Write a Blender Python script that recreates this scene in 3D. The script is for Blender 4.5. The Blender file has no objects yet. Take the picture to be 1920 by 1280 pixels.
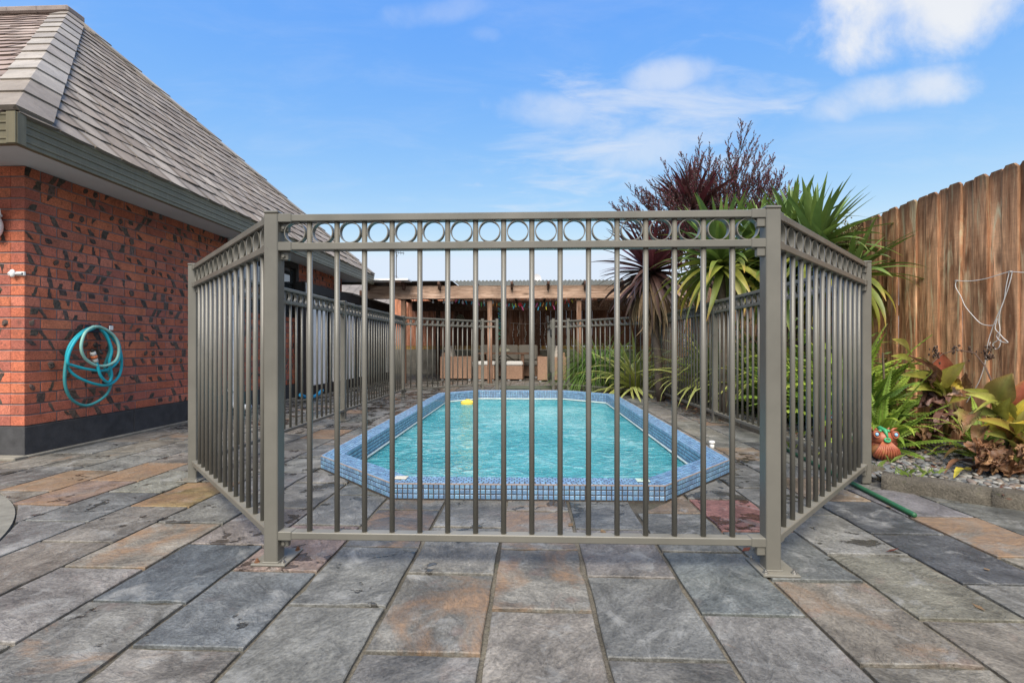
import bpy, bmesh, math, random
import numpy as np
from mathutils import Vector, Matrix
R = math.radians
rng = random.Random(7)
sc = bpy.context.scene
col = sc.collection

# ------------------------------------------------------------------ camera
F = 892.0
HC = 0.77
YAW = R(2.25)
cd = bpy.data.cameras.new('camera'); cam = bpy.data.objects.new('camera', cd); col.objects.link(cam)
cd.sensor_width = 36; cd.lens = F / 1920 * 36; cd.shift_y = 10 / 1920
cd.clip_start = 0.02; cd.clip_end = 2000
cam.location = (0, 0, HC); cam.rotation_euler = (R(90), R(0.0), YAW)
sc.camera = cam

# ------------------------------------------------------------------ world sky with clouds
SUN_EL, SUN_AZ = R(50), R(186)          # azimuth clockwise from +Y: behind the viewer
w = bpy.data.worlds.new('World'); sc.world = w; w.use_nodes = True
nt = w.node_tree; nt.nodes.clear()
def N(t, **k):
    n = nt.nodes.new(t)
    for a, b in k.items(): setattr(n, a, b)
    return n
def L(a, b): nt.links.new(a, b)
def M_(op, a, b=None, c=None, clamp=False):
    n = N('ShaderNodeMath', operation=op, use_clamp=clamp)
    for i, v in enumerate((a, b, c)):
        if v is None: continue
        if isinstance(v, (int, float)): n.inputs[i].default_value = v
        else: L(v, n.inputs[i])
    return n.outputs[0]
out = N('ShaderNodeOutputWorld'); bg = N('ShaderNodeBackground'); L(bg.outputs[0], out.inputs[0])
SKY_STRENGTH = 0.102
bg.inputs[1].default_value = SKY_STRENGTH
sky = N('ShaderNodeTexSky', sky_type='NISHITA'); sky.sun_disc = False
sky.sun_elevation = SUN_EL; sky.sun_rotation = SUN_AZ
sky.altitude = 0; sky.air_density = 1.0; sky.dust_density = 0.6; sky.ozone_density = 2.0
# colour response of the picture: each channel on its own curve
sx3 = N('ShaderNodeSeparateColor'); L(sky.outputs[0], sx3.inputs[0])
hs = N('ShaderNodeCombineColor')
for i_, (k_, p_, top_) in enumerate(((0.70, 1.35, 3.0), (1.22, 0.74, 3.5), (3.85, 0.04, 4.2))):
    L(M_('MINIMUM', M_('MULTIPLY', M_('POWER', sx3.outputs[i_], p_), k_), top_), hs.inputs[i_])
tc = N('ShaderNodeTexCoord'); sp = N('ShaderNodeSeparateXYZ'); L(tc.outputs['Generated'], sp.inputs[0])
zc = M_('MAXIMUM', sp.outputs[2], 0.03)
# cloud-layer coordinates: the direction carried up to a flat layer
lx = M_('DIVIDE', sp.outputs[0], M_('ADD', zc, 0.12)); ly = M_('DIVIDE', sp.outputs[1], M_('ADD', zc, 0.12))
cb = N('ShaderNodeCombineXYZ'); L(lx, cb.inputs[0]); L(ly, cb.inputs[1])
def noise(scale, detail, rough, dist, vec, lac=2.0):
    n = N('ShaderNodeTexNoise'); n.inputs['Scale'].default_value = scale; n.inputs['Detail'].default_value = detail
    n.inputs['Roughness'].default_value = rough; n.inputs['Distortion'].default_value = dist
    L(vec, n.inputs['Vector']); return n.outputs[0]
mp = N('ShaderNodeMapping'); mp.inputs['Scale'].default_value = (1.0, 1.0, 1.0); mp.inputs['Rotation'].default_value = (0, 0, R(35)); L(cb.outputs[0], mp.inputs[0])
mpw = N('ShaderNodeMapping'); mpw.inputs['Scale'].default_value = (1.0, 2.2, 1.0); mpw.inputs['Rotation'].default_value = (0, 0, R(-35)); L(cb.outputs[0], mpw.inputs[0])
nbig = noise(2.6, 8, 0.55, 0.3, mp.outputs[0])
nwisp = noise(2.2, 9, 0.62, 0.5, mpw.outputs[0])
# broad cloud banks at their compass bearing: px = x/y, pz = z/y
yy = M_('MAXIMUM', sp.outputs[1], 0.02)
px = M_('DIVIDE', sp.outputs[0], yy); pz = M_('DIVIDE', sp.outputs[2], yy)
gen = N('ShaderNodeCombineXYZ'); L(px, gen.inputs[0]); L(pz, gen.inputs[1])
nedge = noise(5.5, 9, 0.58, 0.25, gen.outputs[0])
def bank(u, v, a, b, rot, lo, hi, nz, amp):
    X = (u - 995) / F; Z = (650 - v) / F
    dx = M_('SUBTRACT', px, X); dz = M_('SUBTRACT', pz, Z)
    c, s = math.cos(rot), math.sin(rot)
    e1 = M_('DIVIDE', M_('ADD', M_('MULTIPLY', dx, c), M_('MULTIPLY', dz, s)), a / F)
    e2 = M_('DIVIDE', M_('SUBTRACT', M_('MULTIPLY', dz, c), M_('MULTIPLY', dx, s)), b / F)
    r2 = M_('ADD', M_('MULTIPLY', e1, e1), M_('MULTIPLY', e2, e2))
    g = M_('ADD', M_('SUBTRACT', 1.0, r2), M_('MULTIPLY', M_('SUBTRACT', nz, 0.5), amp))
    mr = N('ShaderNodeMapRange', interpolation_type='SMOOTHSTEP'); L(g, mr.inputs[0])
    mr.inputs[1].default_value = lo; mr.inputs[2].default_value = hi
    mr.inputs[4].default_value = 1.0
    return mr.outputs[0]
front = N('ShaderNodeMapRange'); L(sp.outputs[1], front.inputs[0]); front.inputs[1].default_value = 0.03; front.inputs[2].default_value = 0.2
bk = [ (bank(1770, 5, 330, 125, R(14), -0.1, 1.1, nedge, 3.0), 0.95),
       (bank(1660, 188, 185, 44, R(10), -0.2, 1.4, nedge, 3.2), 0.72),
       (bank(1210, 235, 300, 140, R(16), -0.3, 2.3, nwisp, 6.5), 0.58),
       (bank(1060, 215, 150, 40, R(-8), -0.2, 1.6, nedge, 3.8), 0.5),
       (bank(1250, 150, 130, 36, R(14), -0.2, 1.6, nedge, 3.8), 0.55),
       (bank(1200, 285, 180, 50, R(8), -0.2, 1.6, nedge, 3.8), 0.5),
       (bank(820, 14, 120, 32, R(5), -0.2, 2.2, nedge, 3.8), 0.34),
       (bank(905, 62, 40, 20, R(-5), -0.2, 2.2, nedge, 3.8), 0.26),
       (bank(1560, 270, 280, 44, R(2), -0.3, 2.2, nwisp, 3.8), 0.26),
       (bank(980, 540, 620, 120, 0, -0.4, 1.8, nwisp, 2.0), 0.20) ]
mask = None
for m_, k_ in bk:
    v_ = M_('MULTIPLY', m_, k_)
    mask = v_ if mask is None else M_('MAXIMUM', mask, v_)
mask = M_('MULTIPLY', mask, front.outputs[0])
# scattered clouds over the rest of the sky, same kind as in view
mrg = N('ShaderNodeMapRange', interpolation_type='SMOOTHSTEP'); L(nbig, mrg.inputs[0]); mrg.inputs[1].default_value = 0.36; mrg.inputs[2].default_value = 0.58
back = M_('SUBTRACT', 1.0, front.outputs[0])
mask = M_('MAXIMUM', mask, M_('MULTIPLY', mrg.outputs[0], M_('MULTIPLY', back, 0.9)))
# faint veil everywhere
veil = N('ShaderNodeMapRange', interpolation_type='SMOOTHSTEP'); L(nwisp, veil.inputs[0]); veil.inputs[1].default_value = 0.42; veil.inputs[2].default_value = 0.85; veil.inputs[4].default_value = 0.14
mask = M_('MAXIMUM', mask, veil.outputs[0])
cc = N('ShaderNodeMixRGB'); cc.inputs[1].default_value = (3.3, 3.45, 3.75, 1); cc.inputs[2].default_value = (3.95, 3.98, 4.0, 1); L(nedge, cc.inputs[0])
mx = N('ShaderNodeMixRGB'); L(mask, mx.inputs[0]); L(hs.outputs[0], mx.inputs[1]); L(cc.outputs[0], mx.inputs[2])
L(mx.outputs[0], bg.inputs[0])

# ------------------------------------------------------------------ sun, exposure
sd = bpy.data.lights.new('sun', 'SUN'); sd.energy = 2.75; sd.angle = R(46); sd.color = (1.0, 0.93, 0.83)
so = bpy.data.objects.new('sun', sd); col.objects.link(so)
sdir = Vector((math.sin(SUN_AZ) * math.cos(SUN_EL), math.cos(SUN_AZ) * math.cos(SUN_EL), math.sin(SUN_EL)))
so.rotation_euler = sdir.to_track_quat('Z', 'Y').to_euler(); so.location = (-5, -6, 12)
sc.view_settings.view_transform = 'Standard'; sc.view_settings.look = 'None'
sc.view_settings.exposure = 1.22; sc.view_settings.gamma = 1.0
sc.view_settings.use_curve_mapping = False
sc.cycles.max_bounces = 8; sc.cycles.transparent_max_bounces = 16

# ------------------------------------------------------------------ survey: where things stand, read from the photograph's rays
CT, ST = math.cos(YAW), math.sin(YAW)
def ray(u, v):
    a = (u - 960) / F; b = (650 - v) / F
    return Vector((a * CT - ST, a * ST + CT, b))
def gp(u, v, z=0.0):
    d = ray(u, v); t = (z - HC) / d.z
    return Vector((d.x * t, d.y * t, z))
def at(u, v, Z):
    d = ray(u, v); return Vector((d.x * Z, d.y * Z, HC + d.z * Z))
def onx(u, v, x):
    d = ray(u, v); t = x / d.x
    return Vector((x, d.y * t, HC + d.z * t))
def ony(u, v, y):
    d = ray(u, v); t = y / d.y
    return Vector((d.x * t, y, HC + d.z * t))

# ------------------------------------------------------------------ object helpers
W = {}
def link(o, parent=None, Mw=None):
    Mw = Mw if Mw is not None else Matrix.Identity(4)
    col.objects.link(o)
    if parent is not None:
        o.parent = parent; o.matrix_basis = W[parent.name].inverted() @ Mw
    else: o.matrix_basis = Mw
    W[o.name] = Mw
    return o
def tag(o, label=None, cat=None, group=None, kind=None):
    if label: o['label'] = label
    if cat: o['category'] = cat
    if group: o['group'] = group
    if kind: o['kind'] = kind
    return o
def thing(name, loc, label, cat, group=None, rz=0):
    o = bpy.data.objects.new(name, None); o.empty_display_size = 0.1
    link(o, None, Matrix.Translation(Vector(loc)) @ Matrix.Rotation(rz, 4, 'Z'))
    return tag(o, label, cat, group)
def obj(name, mesh, parent=None, Mw=None):
    return link(bpy.data.objects.new(name, mesh), parent, Mw)
def T(x, y=None, z=None):
    return Matrix.Translation(Vector(x) if y is None else Vector((x, y, z)))
def RX(a): return Matrix.Rotation(a, 4, 'X')
def RY(a): return Matrix.Rotation(a, 4, 'Y')
def RZ(a): return Matrix.Rotation(a, 4, 'Z')
def SC(x, y, z): return Matrix.Diagonal((x, y, z, 1))

class MB:
    def __init__(s): s.v = []; s.f = []; s.c = []; s.mi = []; s.col = (1, 1, 1, 1); s.m = 0; s.M = None
    def add(s, vs, fs, cols=None):
        n = len(s.v)
        for i, p in enumerate(vs):
            p = Vector(p)
            if s.M is not None: p = s.M @ p
            s.v.append(tuple(p)); s.c.append(cols[i] if cols else s.col)
        for f in fs: s.f.append(tuple(i + n for i in f)); s.mi.append(s.m)
        return s
    def box(s, x0, x1, y0, y1, z0, z1, M=None):
        vs = [Vector(p) for p in ((x0,y0,z0),(x1,y0,z0),(x1,y1,z0),(x0,y1,z0),(x0,y0,z1),(x1,y0,z1),(x1,y1,z1),(x0,y1,z1))]
        if M is not None: vs = [M @ p for p in vs]
        return s.add(vs, [(0,3,2,1),(4,5,6,7),(0,1,5,4),(1,2,6,5),(2,3,7,6),(3,0,4,7)])
    def bbox(s, x0, x1, y0, y1, z0, z1, b=0.004, M=None):
        """box with bevelled edges on every side (top/bottom inset rings)"""
        def ring(z, i): return [(x0+i,y0+i,z),(x1-i,y0+i,z),(x1-i,y1-i,z),(x0+i,y1-i,z)]
        def octr(z):
            return [(x0+b,y0,z),(x1-b,y0,z),(x1,y0+b,z),(x1,y1-b,z),(x1-b,y1,z),(x0+b,y1,z),(x0,y1-b,z),(x0,y0+b,z)]
        vs = [Vector(p) for p in ring(z0, b) + octr(z0+b) + octr(z1-b) + ring(z1, b)]
        if M is not None: vs = [M @ p for p in vs]
        fs = [(3,2,1,0),(20,21,22,23)]
        for k in range(8): fs.append((4+k, 4+(k+1)%8, 12+(k+1)%8, 12+k))
        rb = [0,1,1,2,2,3,3,0]
        for k in range(8):
            a, c = rb[k], rb[(k+1)%8]
            if a == c: fs.append((a, 4+(k+1)%8, 4+k)); fs.append((20+a, 12+k, 12+(k+1)%8))
            else: fs.append((a, c, 4+(k+1)%8, 4+k)); fs.append((20+c, 20+a, 12+k, 12+(k+1)%8))
        return s.add(vs, fs)
    def tube(s, path, r, n=8, cap=True, closed=False):
        P = [Vector(p) for p in path]; rr = r if isinstance(r, (list, tuple)) else [r]*len(P)
        base = len(s.v); up = None; m = len(P); vs = []; fs = []
        for i, p in enumerate(P):
            if closed: t = P[(i+1)%m] - P[i-1]
            else: t = P[min(i+1,m-1)] - P[max(i-1,0)]
            t.normalize()
            if up is None:
                a = Vector((0,0,1)) if abs(t.z) < 0.9 else Vector((1,0,0))
                up = (a - t*a.dot(t)).normalized()
            else:
                up = up - t*up.dot(t)
                up = up.normalized() if up.length > 1e-6 else t.orthogonal().normalized()
            b = t.cross(up)
            for k in range(n):
                A = 2*math.pi*k/n; vs.append(p + (up*math.cos(A) + b*math.sin(A))*rr[i])
        R_ = m if closed else m-1
        for i in range(R_):
            for k in range(n):
                a = i*n+k; a2 = i*n+(k+1)%n; j = (i+1) % m
                fs.append((a, a2, j*n+(k+1)%n, j*n+k))
        if cap and not closed:
            fs.append(tuple(range(n-1,-1,-1))); fs.append(tuple((m-1)*n+k for k in range(n)))
        return s.add(vs, fs)
    def cyl(s, c, r, h, n=16, r2=None, M=None):
        r2 = r if r2 is None else r2; c = Vector(c)
        vs = [c + Vector((r*math.cos(2*math.pi*k/n), r*math.sin(2*math.pi*k/n), 0)) for k in range(n)] + \
             [c + Vector((r2*math.cos(2*math.pi*k/n), r2*math.sin(2*math.pi*k/n), h)) for k in range(n)]
        if M is not None: vs = [M @ p for p in vs]
        return s.add(vs, [(k, (k+1)%n, n+(k+1)%n, n+k) for k in range(n)] + [tuple(range(n-1,-1,-1)), tuple(range(n, 2*n))])
    def ball(s, c, rx, ry=None, rz=None, n=12, m=8, M=None):
        ry = rx if ry is None else ry; rz = rx if rz is None else rz; c = Vector(c)
        vs = [Vector((0,0,-rz))]
        for i in range(1, m):
            ph = -math.pi/2 + math.pi*i/m
            for k in range(n):
                A = 2*math.pi*k/n; vs.append(Vector((rx*math.cos(ph)*math.cos(A), ry*math.cos(ph)*math.sin(A), rz*math.sin(ph))))
        vs.append(Vector((0,0,rz)))
        fs = [(0, 1+(k+1)%n, 1+k) for k in range(n)]
        for i in range(m-2):
            for k in range(n): fs.append((1+i*n+k, 1+i*n+(k+1)%n, 1+(i+1)*n+(k+1)%n, 1+(i+1)*n+k))
        e = len(vs)-1; fs += [(e, 1+(m-2)*n+k, 1+(m-2)*n+(k+1)%n) for k in range(n)]
        vs = [(M @ p if M is not None else p) + c for p in vs]
        return s.add(vs, fs)
    def mesh(s, name, mats, smooth=False):
        me = bpy.data.meshes.new(name); me.from_pydata(s.v, [], s.f)
        for m in (mats if isinstance(mats, (list, tuple)) else [mats]): me.materials.append(m)
        if any(s.mi): me.polygons.foreach_set('material_index', s.mi)
        if s.v:
            ca = me.color_attributes.new('Col', 'FLOAT_COLOR', 'POINT')
            ca.data.foreach_set('color', np.array([tuple(c)+(1,)*(4-len(c)) for c in s.c], dtype=np.float32).ravel())
        if smooth is True: me.polygons.foreach_set('use_smooth', [True]*len(s.f))
        me.update(); return me
    def build(s, name, mats, parent=None, smooth=False, Mw=None):
        return obj(name, s.mesh(name, mats, smooth), parent, Mw)

# ------------------------------------------------------------------ material helpers
class MT:
    def __init__(s, name, rough=0.6, metal=0.0, spec=0.5):
        s.m = bpy.data.materials.new(name); s.m.use_nodes = True; s.t = s.m.node_tree
        s.b = s.t.nodes['Principled BSDF']; s.out = s.t.nodes['Material Output']
        s.b.inputs['Roughness'].default_value = rough; s.b.inputs['Metallic'].default_value = metal
        s.b.inputs['Specular IOR Level'].default_value = spec
    def n(s, t, ins=None, **k):
        x = s.t.nodes.new(t)
        for a, b in k.items(): setattr(x, a, b)
        for a, b in (ins or {}).items():
            if hasattr(b, 'is_linked') or isinstance(b, bpy.types.NodeSocket): s.t.links.new(b, x.inputs[a])
            else: x.inputs[a].default_value = b
        return x
    def l(s, a, b): s.t.links.new(a, b)
    def pos(s, kind='world', scale=(1,1,1), rot=(0,0,0)):
        if kind == 'world': o = s.n('ShaderNodeNewGeometry').outputs['Position']
        else: o = s.n('ShaderNodeTexCoord').outputs['Object']
        return s.n('ShaderNodeMapping', {'Vector': o, 'Scale': scale, 'Rotation': rot}).outputs[0]
    def noise(s, vec, scale, detail=5, rough=0.55, dist=0.0):
        return s.n('ShaderNodeTexNoise', {'Vector': vec, 'Scale': scale, 'Detail': detail, 'Roughness': rough, 'Distortion': dist}).outputs[0]
    def ramp(s, fac, stops):
        r = s.n('ShaderNodeValToRGB', {'Fac': fac}); e = r.color_ramp.elements
        while len(e) < len(stops): e.new(0.5)
        for i, (p, c) in enumerate(stops):
            e[i].position = p; e[i].color = tuple(c)+(1,) if isinstance(c, (tuple, list)) else (c, c, c, 1)
        return r.outputs[0]
    def mix(s, f, a, b, mode='MIX'):
        x = s.n('ShaderNodeMixRGB', blend_type=mode)
        for i, v in enumerate((f, a, b)):
            if isinstance(v, bpy.types.NodeSocket): s.l(v, x.inputs[i])
            elif isinstance(v, (int, float)): x.inputs[i].default_value = v if i == 0 else (v, v, v, 1)
            else: x.inputs[i].default_value = tuple(v)+(1,)
        return x.outputs[0]
    def math(s, op, a, b=0.0, clamp=False):
        x = s.n('ShaderNodeMath', operation=op, use_clamp=clamp)
        for i, v in enumerate((a, b)):
            if isinstance(v, bpy.types.NodeSocket): s.l(v, x.inputs[i])
            else: x.inputs[i].default_value = v
        return x.outputs[0]
    def colattr(s, name='Col'): return s.n('ShaderNodeVertexColor', layer_name=name)
    def base(s, c):
        if isinstance(c, bpy.types.NodeSocket): s.l(c, s.b.inputs['Base Color'])
        else: s.b.inputs['Base Color'].default_value = tuple(c)+(1,)
    def rough(s, v): s.l(v, s.b.inputs['Roughness'])
    def bump(s, h, strength=0.3, dist=0.01):
        x = s.n('ShaderNodeBump', {'Height': h, 'Strength': strength, 'Distance': dist}); s.l(x.outputs[0], s.b.inputs['Normal']); return x
def simple(name, c, rough=0.6, metal=0.0, var=0.15, scale=8, bump=0.0, spec=0.5):
    m = MT(name, rough, metal, spec); p = m.pos(); n = m.noise(p, scale, 6, 0.6)
    m.base(m.mix(m.ramp(n, [(0.3, 0.0), (0.7, 1.0)]), tuple(x*(1-var) for x in c), tuple(min(1, x*(1+var)) for x in c)))
    if bump: m.bump(m.noise(p, scale*6, 5), bump, 0.004)
    return m.m
def attr_mat(name, rough=0.5, var=0.12, scale=20, bump=0.0, trans=0.0, spec=0.4):
    """base colour from the piece's own colour attribute with fine mottling"""
    m = MT(name, rough, 0, spec); p = m.pos(); n = m.noise(p, scale, 5, 0.6)
    c = m.mix(1.0, m.colattr().outputs[0], m.ramp(n, [(0.25, 1-var*1.5), (0.75, 1+var)]), 'MULTIPLY')
    m.base(c)
    if bump: m.bump(m.noise(p, scale*4, 5), bump, 0.003)
    if trans:
        tr = m.n('ShaderNodeBsdfTranslucent', {'Color': c}); mx = m.n('ShaderNodeMixShader', {0: trans})
        m.l(m.b.outputs[0], mx.inputs[1]); m.l(tr.outputs[0], mx.inputs[2]); m.l(mx.outputs[0], m.out.inputs[0])
    return m.m
MAT = {}
# ------------------------------------------------------------------ materials
def mk_slate():
    m = MT('slate', 0.5, 0, 0.35)
    aux = m.n('ShaderNodeSeparateColor', {'Color': m.colattr('Aux').outputs[0]})
    geo = m.n('ShaderNodeNewGeometry').outputs['Position']
    off = m.n('ShaderNodeCombineXYZ', {'Z': m.math('MULTIPLY', aux.outputs[1], 60.0)}).outputs[0]
    p = m.n('ShaderNodeVectorMath', {0: geo, 1: off}, operation='ADD').outputs[0]
    # each stone's cleft grain runs its own way
    rot = m.n('ShaderNodeVectorRotate', {'Vector': p, 'Angle': m.math('MULTIPLY', aux.outputs[1], 40.0)}, rotation_type='Z_AXIS').outputs[0]
    st = m.n('ShaderNodeMapping', {'Vector': rot, 'Scale': (1.0, 1.9, 1.0)}).outputs[0]
    n1 = m.noise(p, 4.2, 6, 0.6, 0.8); n2 = m.noise(st, 21, 7, 0.66, 1.1); n3 = m.noise(p, 105, 4, 0.65)
    # split layers: terraces with broken edges
    lay_ = m.noise(st, 4.6, 7, 0.60, 1.3)
    ter = m.n('ShaderNodeValToRGB', {'Fac': lay_}); ter.color_ramp.interpolation = 'LINEAR'
    e = ter.color_ramp.elements; lv = [(0.30, 0.0), (0.385, 0.04), (0.392, 0.25), (0.455, 0.30), (0.462, 0.5), (0.535, 0.54), (0.541, 0.74), (0.61, 0.78), (0.617, 1.0)]
    while len(e) < len(lv): e.new(0.5)
    for i, (q, v) in enumerate(lv): e[i].position = q; e[i].color = (v, v, v, 1)
    ter = ter.outputs[0]
    base = m.colattr().outputs[0]
    c = m.mix(1.0, base, m.ramp(n1, [(0.30, 0.58), (0.5, 0.96), (0.68, 1.36)]), 'MULTIPLY')
    c = m.mix(1.0, c, m.ramp(n2, [(0.32, 0.80), (0.5, 1.0), (0.68, 1.20)]), 'MULTIPLY')
    c = m.mix(1.0, c, m.ramp(n3, [(0.30, 0.66), (0.70, 1.32)]), 'MULTIPLY')
    c = m.mix(1.0, c, m.ramp(ter, [(0.0, 0.80), (1.0, 1.18)]), 'MULTIPLY')
    # pale mineral bloom and dark veins
    bl = m.noise(p, 6.5, 8, 0.68, 0.9)
    c = m.mix(m.ramp(bl, [(0.54, 0.0), (0.68, 0.70)]), c, (0.30, 0.298, 0.285))
    c = m.mix(m.ramp(m.noise(st, 8, 8, 0.7, 2.0), [(0.30, 0.5), (0.40, 0.0)]), c, (0.06, 0.062, 0.064))
    pk = m.noise(p, 9.5, 5, 0.6, 0.8)
    c = m.mix(m.math('MULTIPLY', m.ramp(pk, [(0.58, 0.0), (0.68, 0.42)]), m.math('ADD', aux.outputs[0], 0.10)), c, (0.22, 0.135, 0.11))
    # rust: amount per stone, in patches inside the slab
    rn = m.noise(rot, 3.0, 8, 0.66, 1.0)
    rf = m.ramp(m.math('ADD', rn, m.math('MULTIPLY', m.math('SUBTRACT', aux.outputs[0], 0.58), 0.45)), [(0.48, 0.0), (0.62, 1.0)])
    rc = m.mix(m.ramp(n2, [(0.38, 0), (0.62, 1)]), (0.30, 0.185, 0.105), (0.17, 0.115, 0.078))
    c = m.mix(m.math('MULTIPLY', rf, 0.80), c, rc)
    # rain still lying: dark, shiny, ragged splashes
    wn = m.noise(geo, 5.0, 5, 0.55, 0.6); wn2 = m.noise(geo, 19.0, 4, 0.5, 0.4)
    wsum = m.math('ADD', m.math('MULTIPLY', wn, 0.7), m.math('MULTIPLY', wn2, 0.3))
    dry = m.math('MULTIPLY', m.math('SUBTRACT', 1.0, m.math('MULTIPLY', aux.outputs[2], 16.0, True)), 0.12)
    wet = m.ramp(m.math('SUBTRACT', m.math('ADD', wsum, m.math('MULTIPLY', aux.outputs[2], 0.36)), dry), [(0.640, 0.0), (0.665, 1.0)])
    c = m.mix(wet, c, m.mix(1.0, c, (0.34, 0.33, 0.32), 'MULTIPLY'))
    damp = m.math('MULTIPLY', m.ramp(m.noise(geo, 2.7, 6, 0.62, 0.8), [(0.50, 0.0), (0.60, 1.0)]), m.ramp(m.math('ADD', aux.outputs[1], aux.outputs[2]), [(0.25, 0.15), (0.75, 0.85)]))
    c = m.mix(damp, c, m.mix(1.0, c, (0.60, 0.61, 0.62), 'MULTIPLY'))
    m.base(c)
    m.rough(m.mix(wet, m.mix(damp, m.ramp(n2, [(0.3, 0.38), (0.7, 0.60)]), 0.30), 0.08))
    h = m.math('ADD', m.math('MULTIPLY', n2, 0.8), m.math('ADD', m.math('MULTIPLY', ter, 0.9), m.math('MULTIPLY', n3, 0.30)))
    h = m.math('MULTIPLY', h, m.math('SUBTRACT', 1.0, m.math('MULTIPLY', wet, 0.8)))
    m.bump(h, 0.65, 0.011)
    return m.m
MAT['slate'] = mk_slate()
def mk_mortar():
    m = MT('joint_mortar', 0.9); p = m.pos()
    n = m.noise(p, 3, 5); g = m.noise(p, 160, 3, 0.7)
    c = m.mix(m.ramp(n, [(0.35, 0), (0.65, 1)]), (0.045, 0.040, 0.030), (0.16, 0.14, 0.105))
    ms = m.noise(p, 5.5, 6, 0.65)
    c = m.mix(m.ramp(ms, [(0.6, 0), (0.7, 0.7)]), c, (0.055, 0.06, 0.022))
    m.base(m.mix(1.0, c, m.ramp(g, [(0.3, 0.5), (0.7, 1.5)]), 'MULTIPLY')); m.bump(g, 0.8, 0.004)
    return m.m
MAT['mortar'] = mk_mortar()
def mk_fence():
    m = MT('powder_coated_metal', 0.42, 0, 0.5); p = m.pos(); sp_ = m.pos(scale=(18, 18, 1.2))
    n = m.noise(p, 6, 6, 0.6); st = m.noise(sp_, 2.0, 6, 0.65)
    c = m.mix(m.ramp(n, [(0.3, 0), (0.7, 1)]), (0.112, 0.107, 0.092), (0.138, 0.131, 0.112))
    c = m.mix(m.ramp(st, [(0.55, 0.0), (0.78, 0.45)]), c, (0.105, 0.10, 0.078))
    # dust lies on faces that look up
    nz = m.n('ShaderNodeSeparateXYZ', {0: m.n('ShaderNodeNewGeometry').outputs['Normal']}).outputs[2]
    c = m.mix(m.math('MULTIPLY', m.ramp(nz, [(0.6, 0), (0.95, 1)]), m.ramp(n, [(0.3, 0.3), (0.7, 0.8)])), c, (0.235, 0.218, 0.178))
    m.base(c); m.rough(m.ramp(n, [(0.3, 0.26), (0.7, 0.44)])); m.bump(m.noise(p, 220, 2), 0.06, 0.001)
    return m.m
MAT['fence'] = mk_fence()
MAT['steel'] = simple('zinc_steel', (0.45, 0.44, 0.42), 0.32, 0.9, 0.25, 60)
MAT['rusty'] = simple('rusty_steel', (0.22, 0.11, 0.06), 0.6, 0.4, 0.4, 90)
def mk_brick():
    m = MT('fired_brick', 0.85, 0, 0.3); p = m.pos()
    base = m.colattr().outputs[0]
    n1 = m.noise(p, 7, 6, 0.6); n2 = m.noise(p, 120, 3, 0.7); n3 = m.noise(p, 26, 5, 0.65, 0.6)
    c = m.mix(1.0, base, m.ramp(n1, [(0.3, 0.8), (0.7, 1.18)]), 'MULTIPLY')
    c = m.mix(1.0, c, m.ramp(n2, [(0.32, 0.60), (0.68, 1.28)]), 'MULTIPLY')
    c = m.mix(m.ramp(n3, [(0.56, 0.0), (0.70, 0.65)]), c, (0.10, 0.055, 0.045))
    m.base(c); m.bump(m.math('ADD', n2, m.math('MULTIPLY', n3, 0.8)), 0.45, 0.004)
    return m.m
MAT['brick'] = mk_brick()
def mk_clinker():
    m = MT('burnt_clinker', 0.75, 0, 0.4); p = m.pos(); n = m.noise(p, 60, 6, 0.7)
    c = m.mix(m.ramp(n, [(0.35, 0), (0.7, 1)]), (0.028, 0.024, 0.022), (0.125, 0.100, 0.085))
    c = m.mix(1.0, c, m.colattr().outputs[0], 'MULTIPLY')
    m.base(c); m.bump(n, 0.9, 0.006)
    return m.m
MAT['clinker'] = mk_clinker()
MAT['brick_joint'] = simple('brick_mortar', (0.185, 0.158, 0.160), 0.95, 0, 0.3, 20, 0.4)
MAT['plinth'] = simple('dark_plinth', (0.045, 0.045, 0.048), 0.8, 0, 0.3, 12, 0.35)
def mk_shingle():
    m = MT('roof_shingle', 0.8, 0, 0.35); p = m.pos(); base = m.colattr().outputs[0]
    n1 = m.noise(p, 4.5, 6, 0.65, 0.5); n2 = m.noise(p, 150, 3, 0.7); n3 = m.noise(p, 13, 6, 0.7, 1.0)
    c = m.mix(1.0, base, m.ramp(n1, [(0.3, 0.78), (0.7, 1.2)]), 'MULTIPLY')
    c = m.mix(1.0, c, m.ramp(n2, [(0.25, 0.82), (0.75, 1.14)]), 'MULTIPLY')
    c = m.mix(m.ramp(n3, [(0.56, 0.0), (0.70, 0.62)]), c, (0.135, 0.105, 0.085))
    m.base(c); m.bump(n2, 0.3, 0.003)
    return m.m
MAT['shingle'] = mk_shingle()
def mk_gutter():
    m = MT('gutter_metal', 0.4, 0, 0.5); p = m.pos(); st = m.noise(m.pos(scale=(26, 26, 1.0)), 2.2, 5, 0.7)
    n = m.noise(p, 5, 5)
    c = m.mix(m.ramp(n, [(0.3, 0), (0.7, 1)]), (0.108, 0.092, 0.052), (0.145, 0.126, 0.075))
    c = m.mix(m.ramp(st, [(0.5, 0), (0.72, 0.6)]), c, (0.075, 0.07, 0.048))
    c = m.mix(m.ramp(st, [(0.28, 0.5), (0.42, 0.0)]), c, (0.24, 0.21, 0.145))
    m.base(c); return m.m
MAT['gutter'] = mk_gutter()
MAT['soffit'] = simple('painted_soffit', (0.50, 0.50, 0.52), 0.7, 0, 0.06, 3)
MAT['white'] = simple('white_paint', (0.88, 0.87, 0.85), 0.5, 0, 0.05, 4)
MAT['white_pvc'] = simple('white_plastic', (0.76, 0.77, 0.78), 0.35, 0, 0.06, 10)
MAT['black_frame'] = simple('dark_stained_timber', (0.022, 0.020, 0.020), 0.6, 0, 0.3, 14, 0.2)
MAT['charcoal'] = simple('charcoal_panel', (0.055, 0.055, 0.057), 0.55, 0, 0.15, 8)
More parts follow.
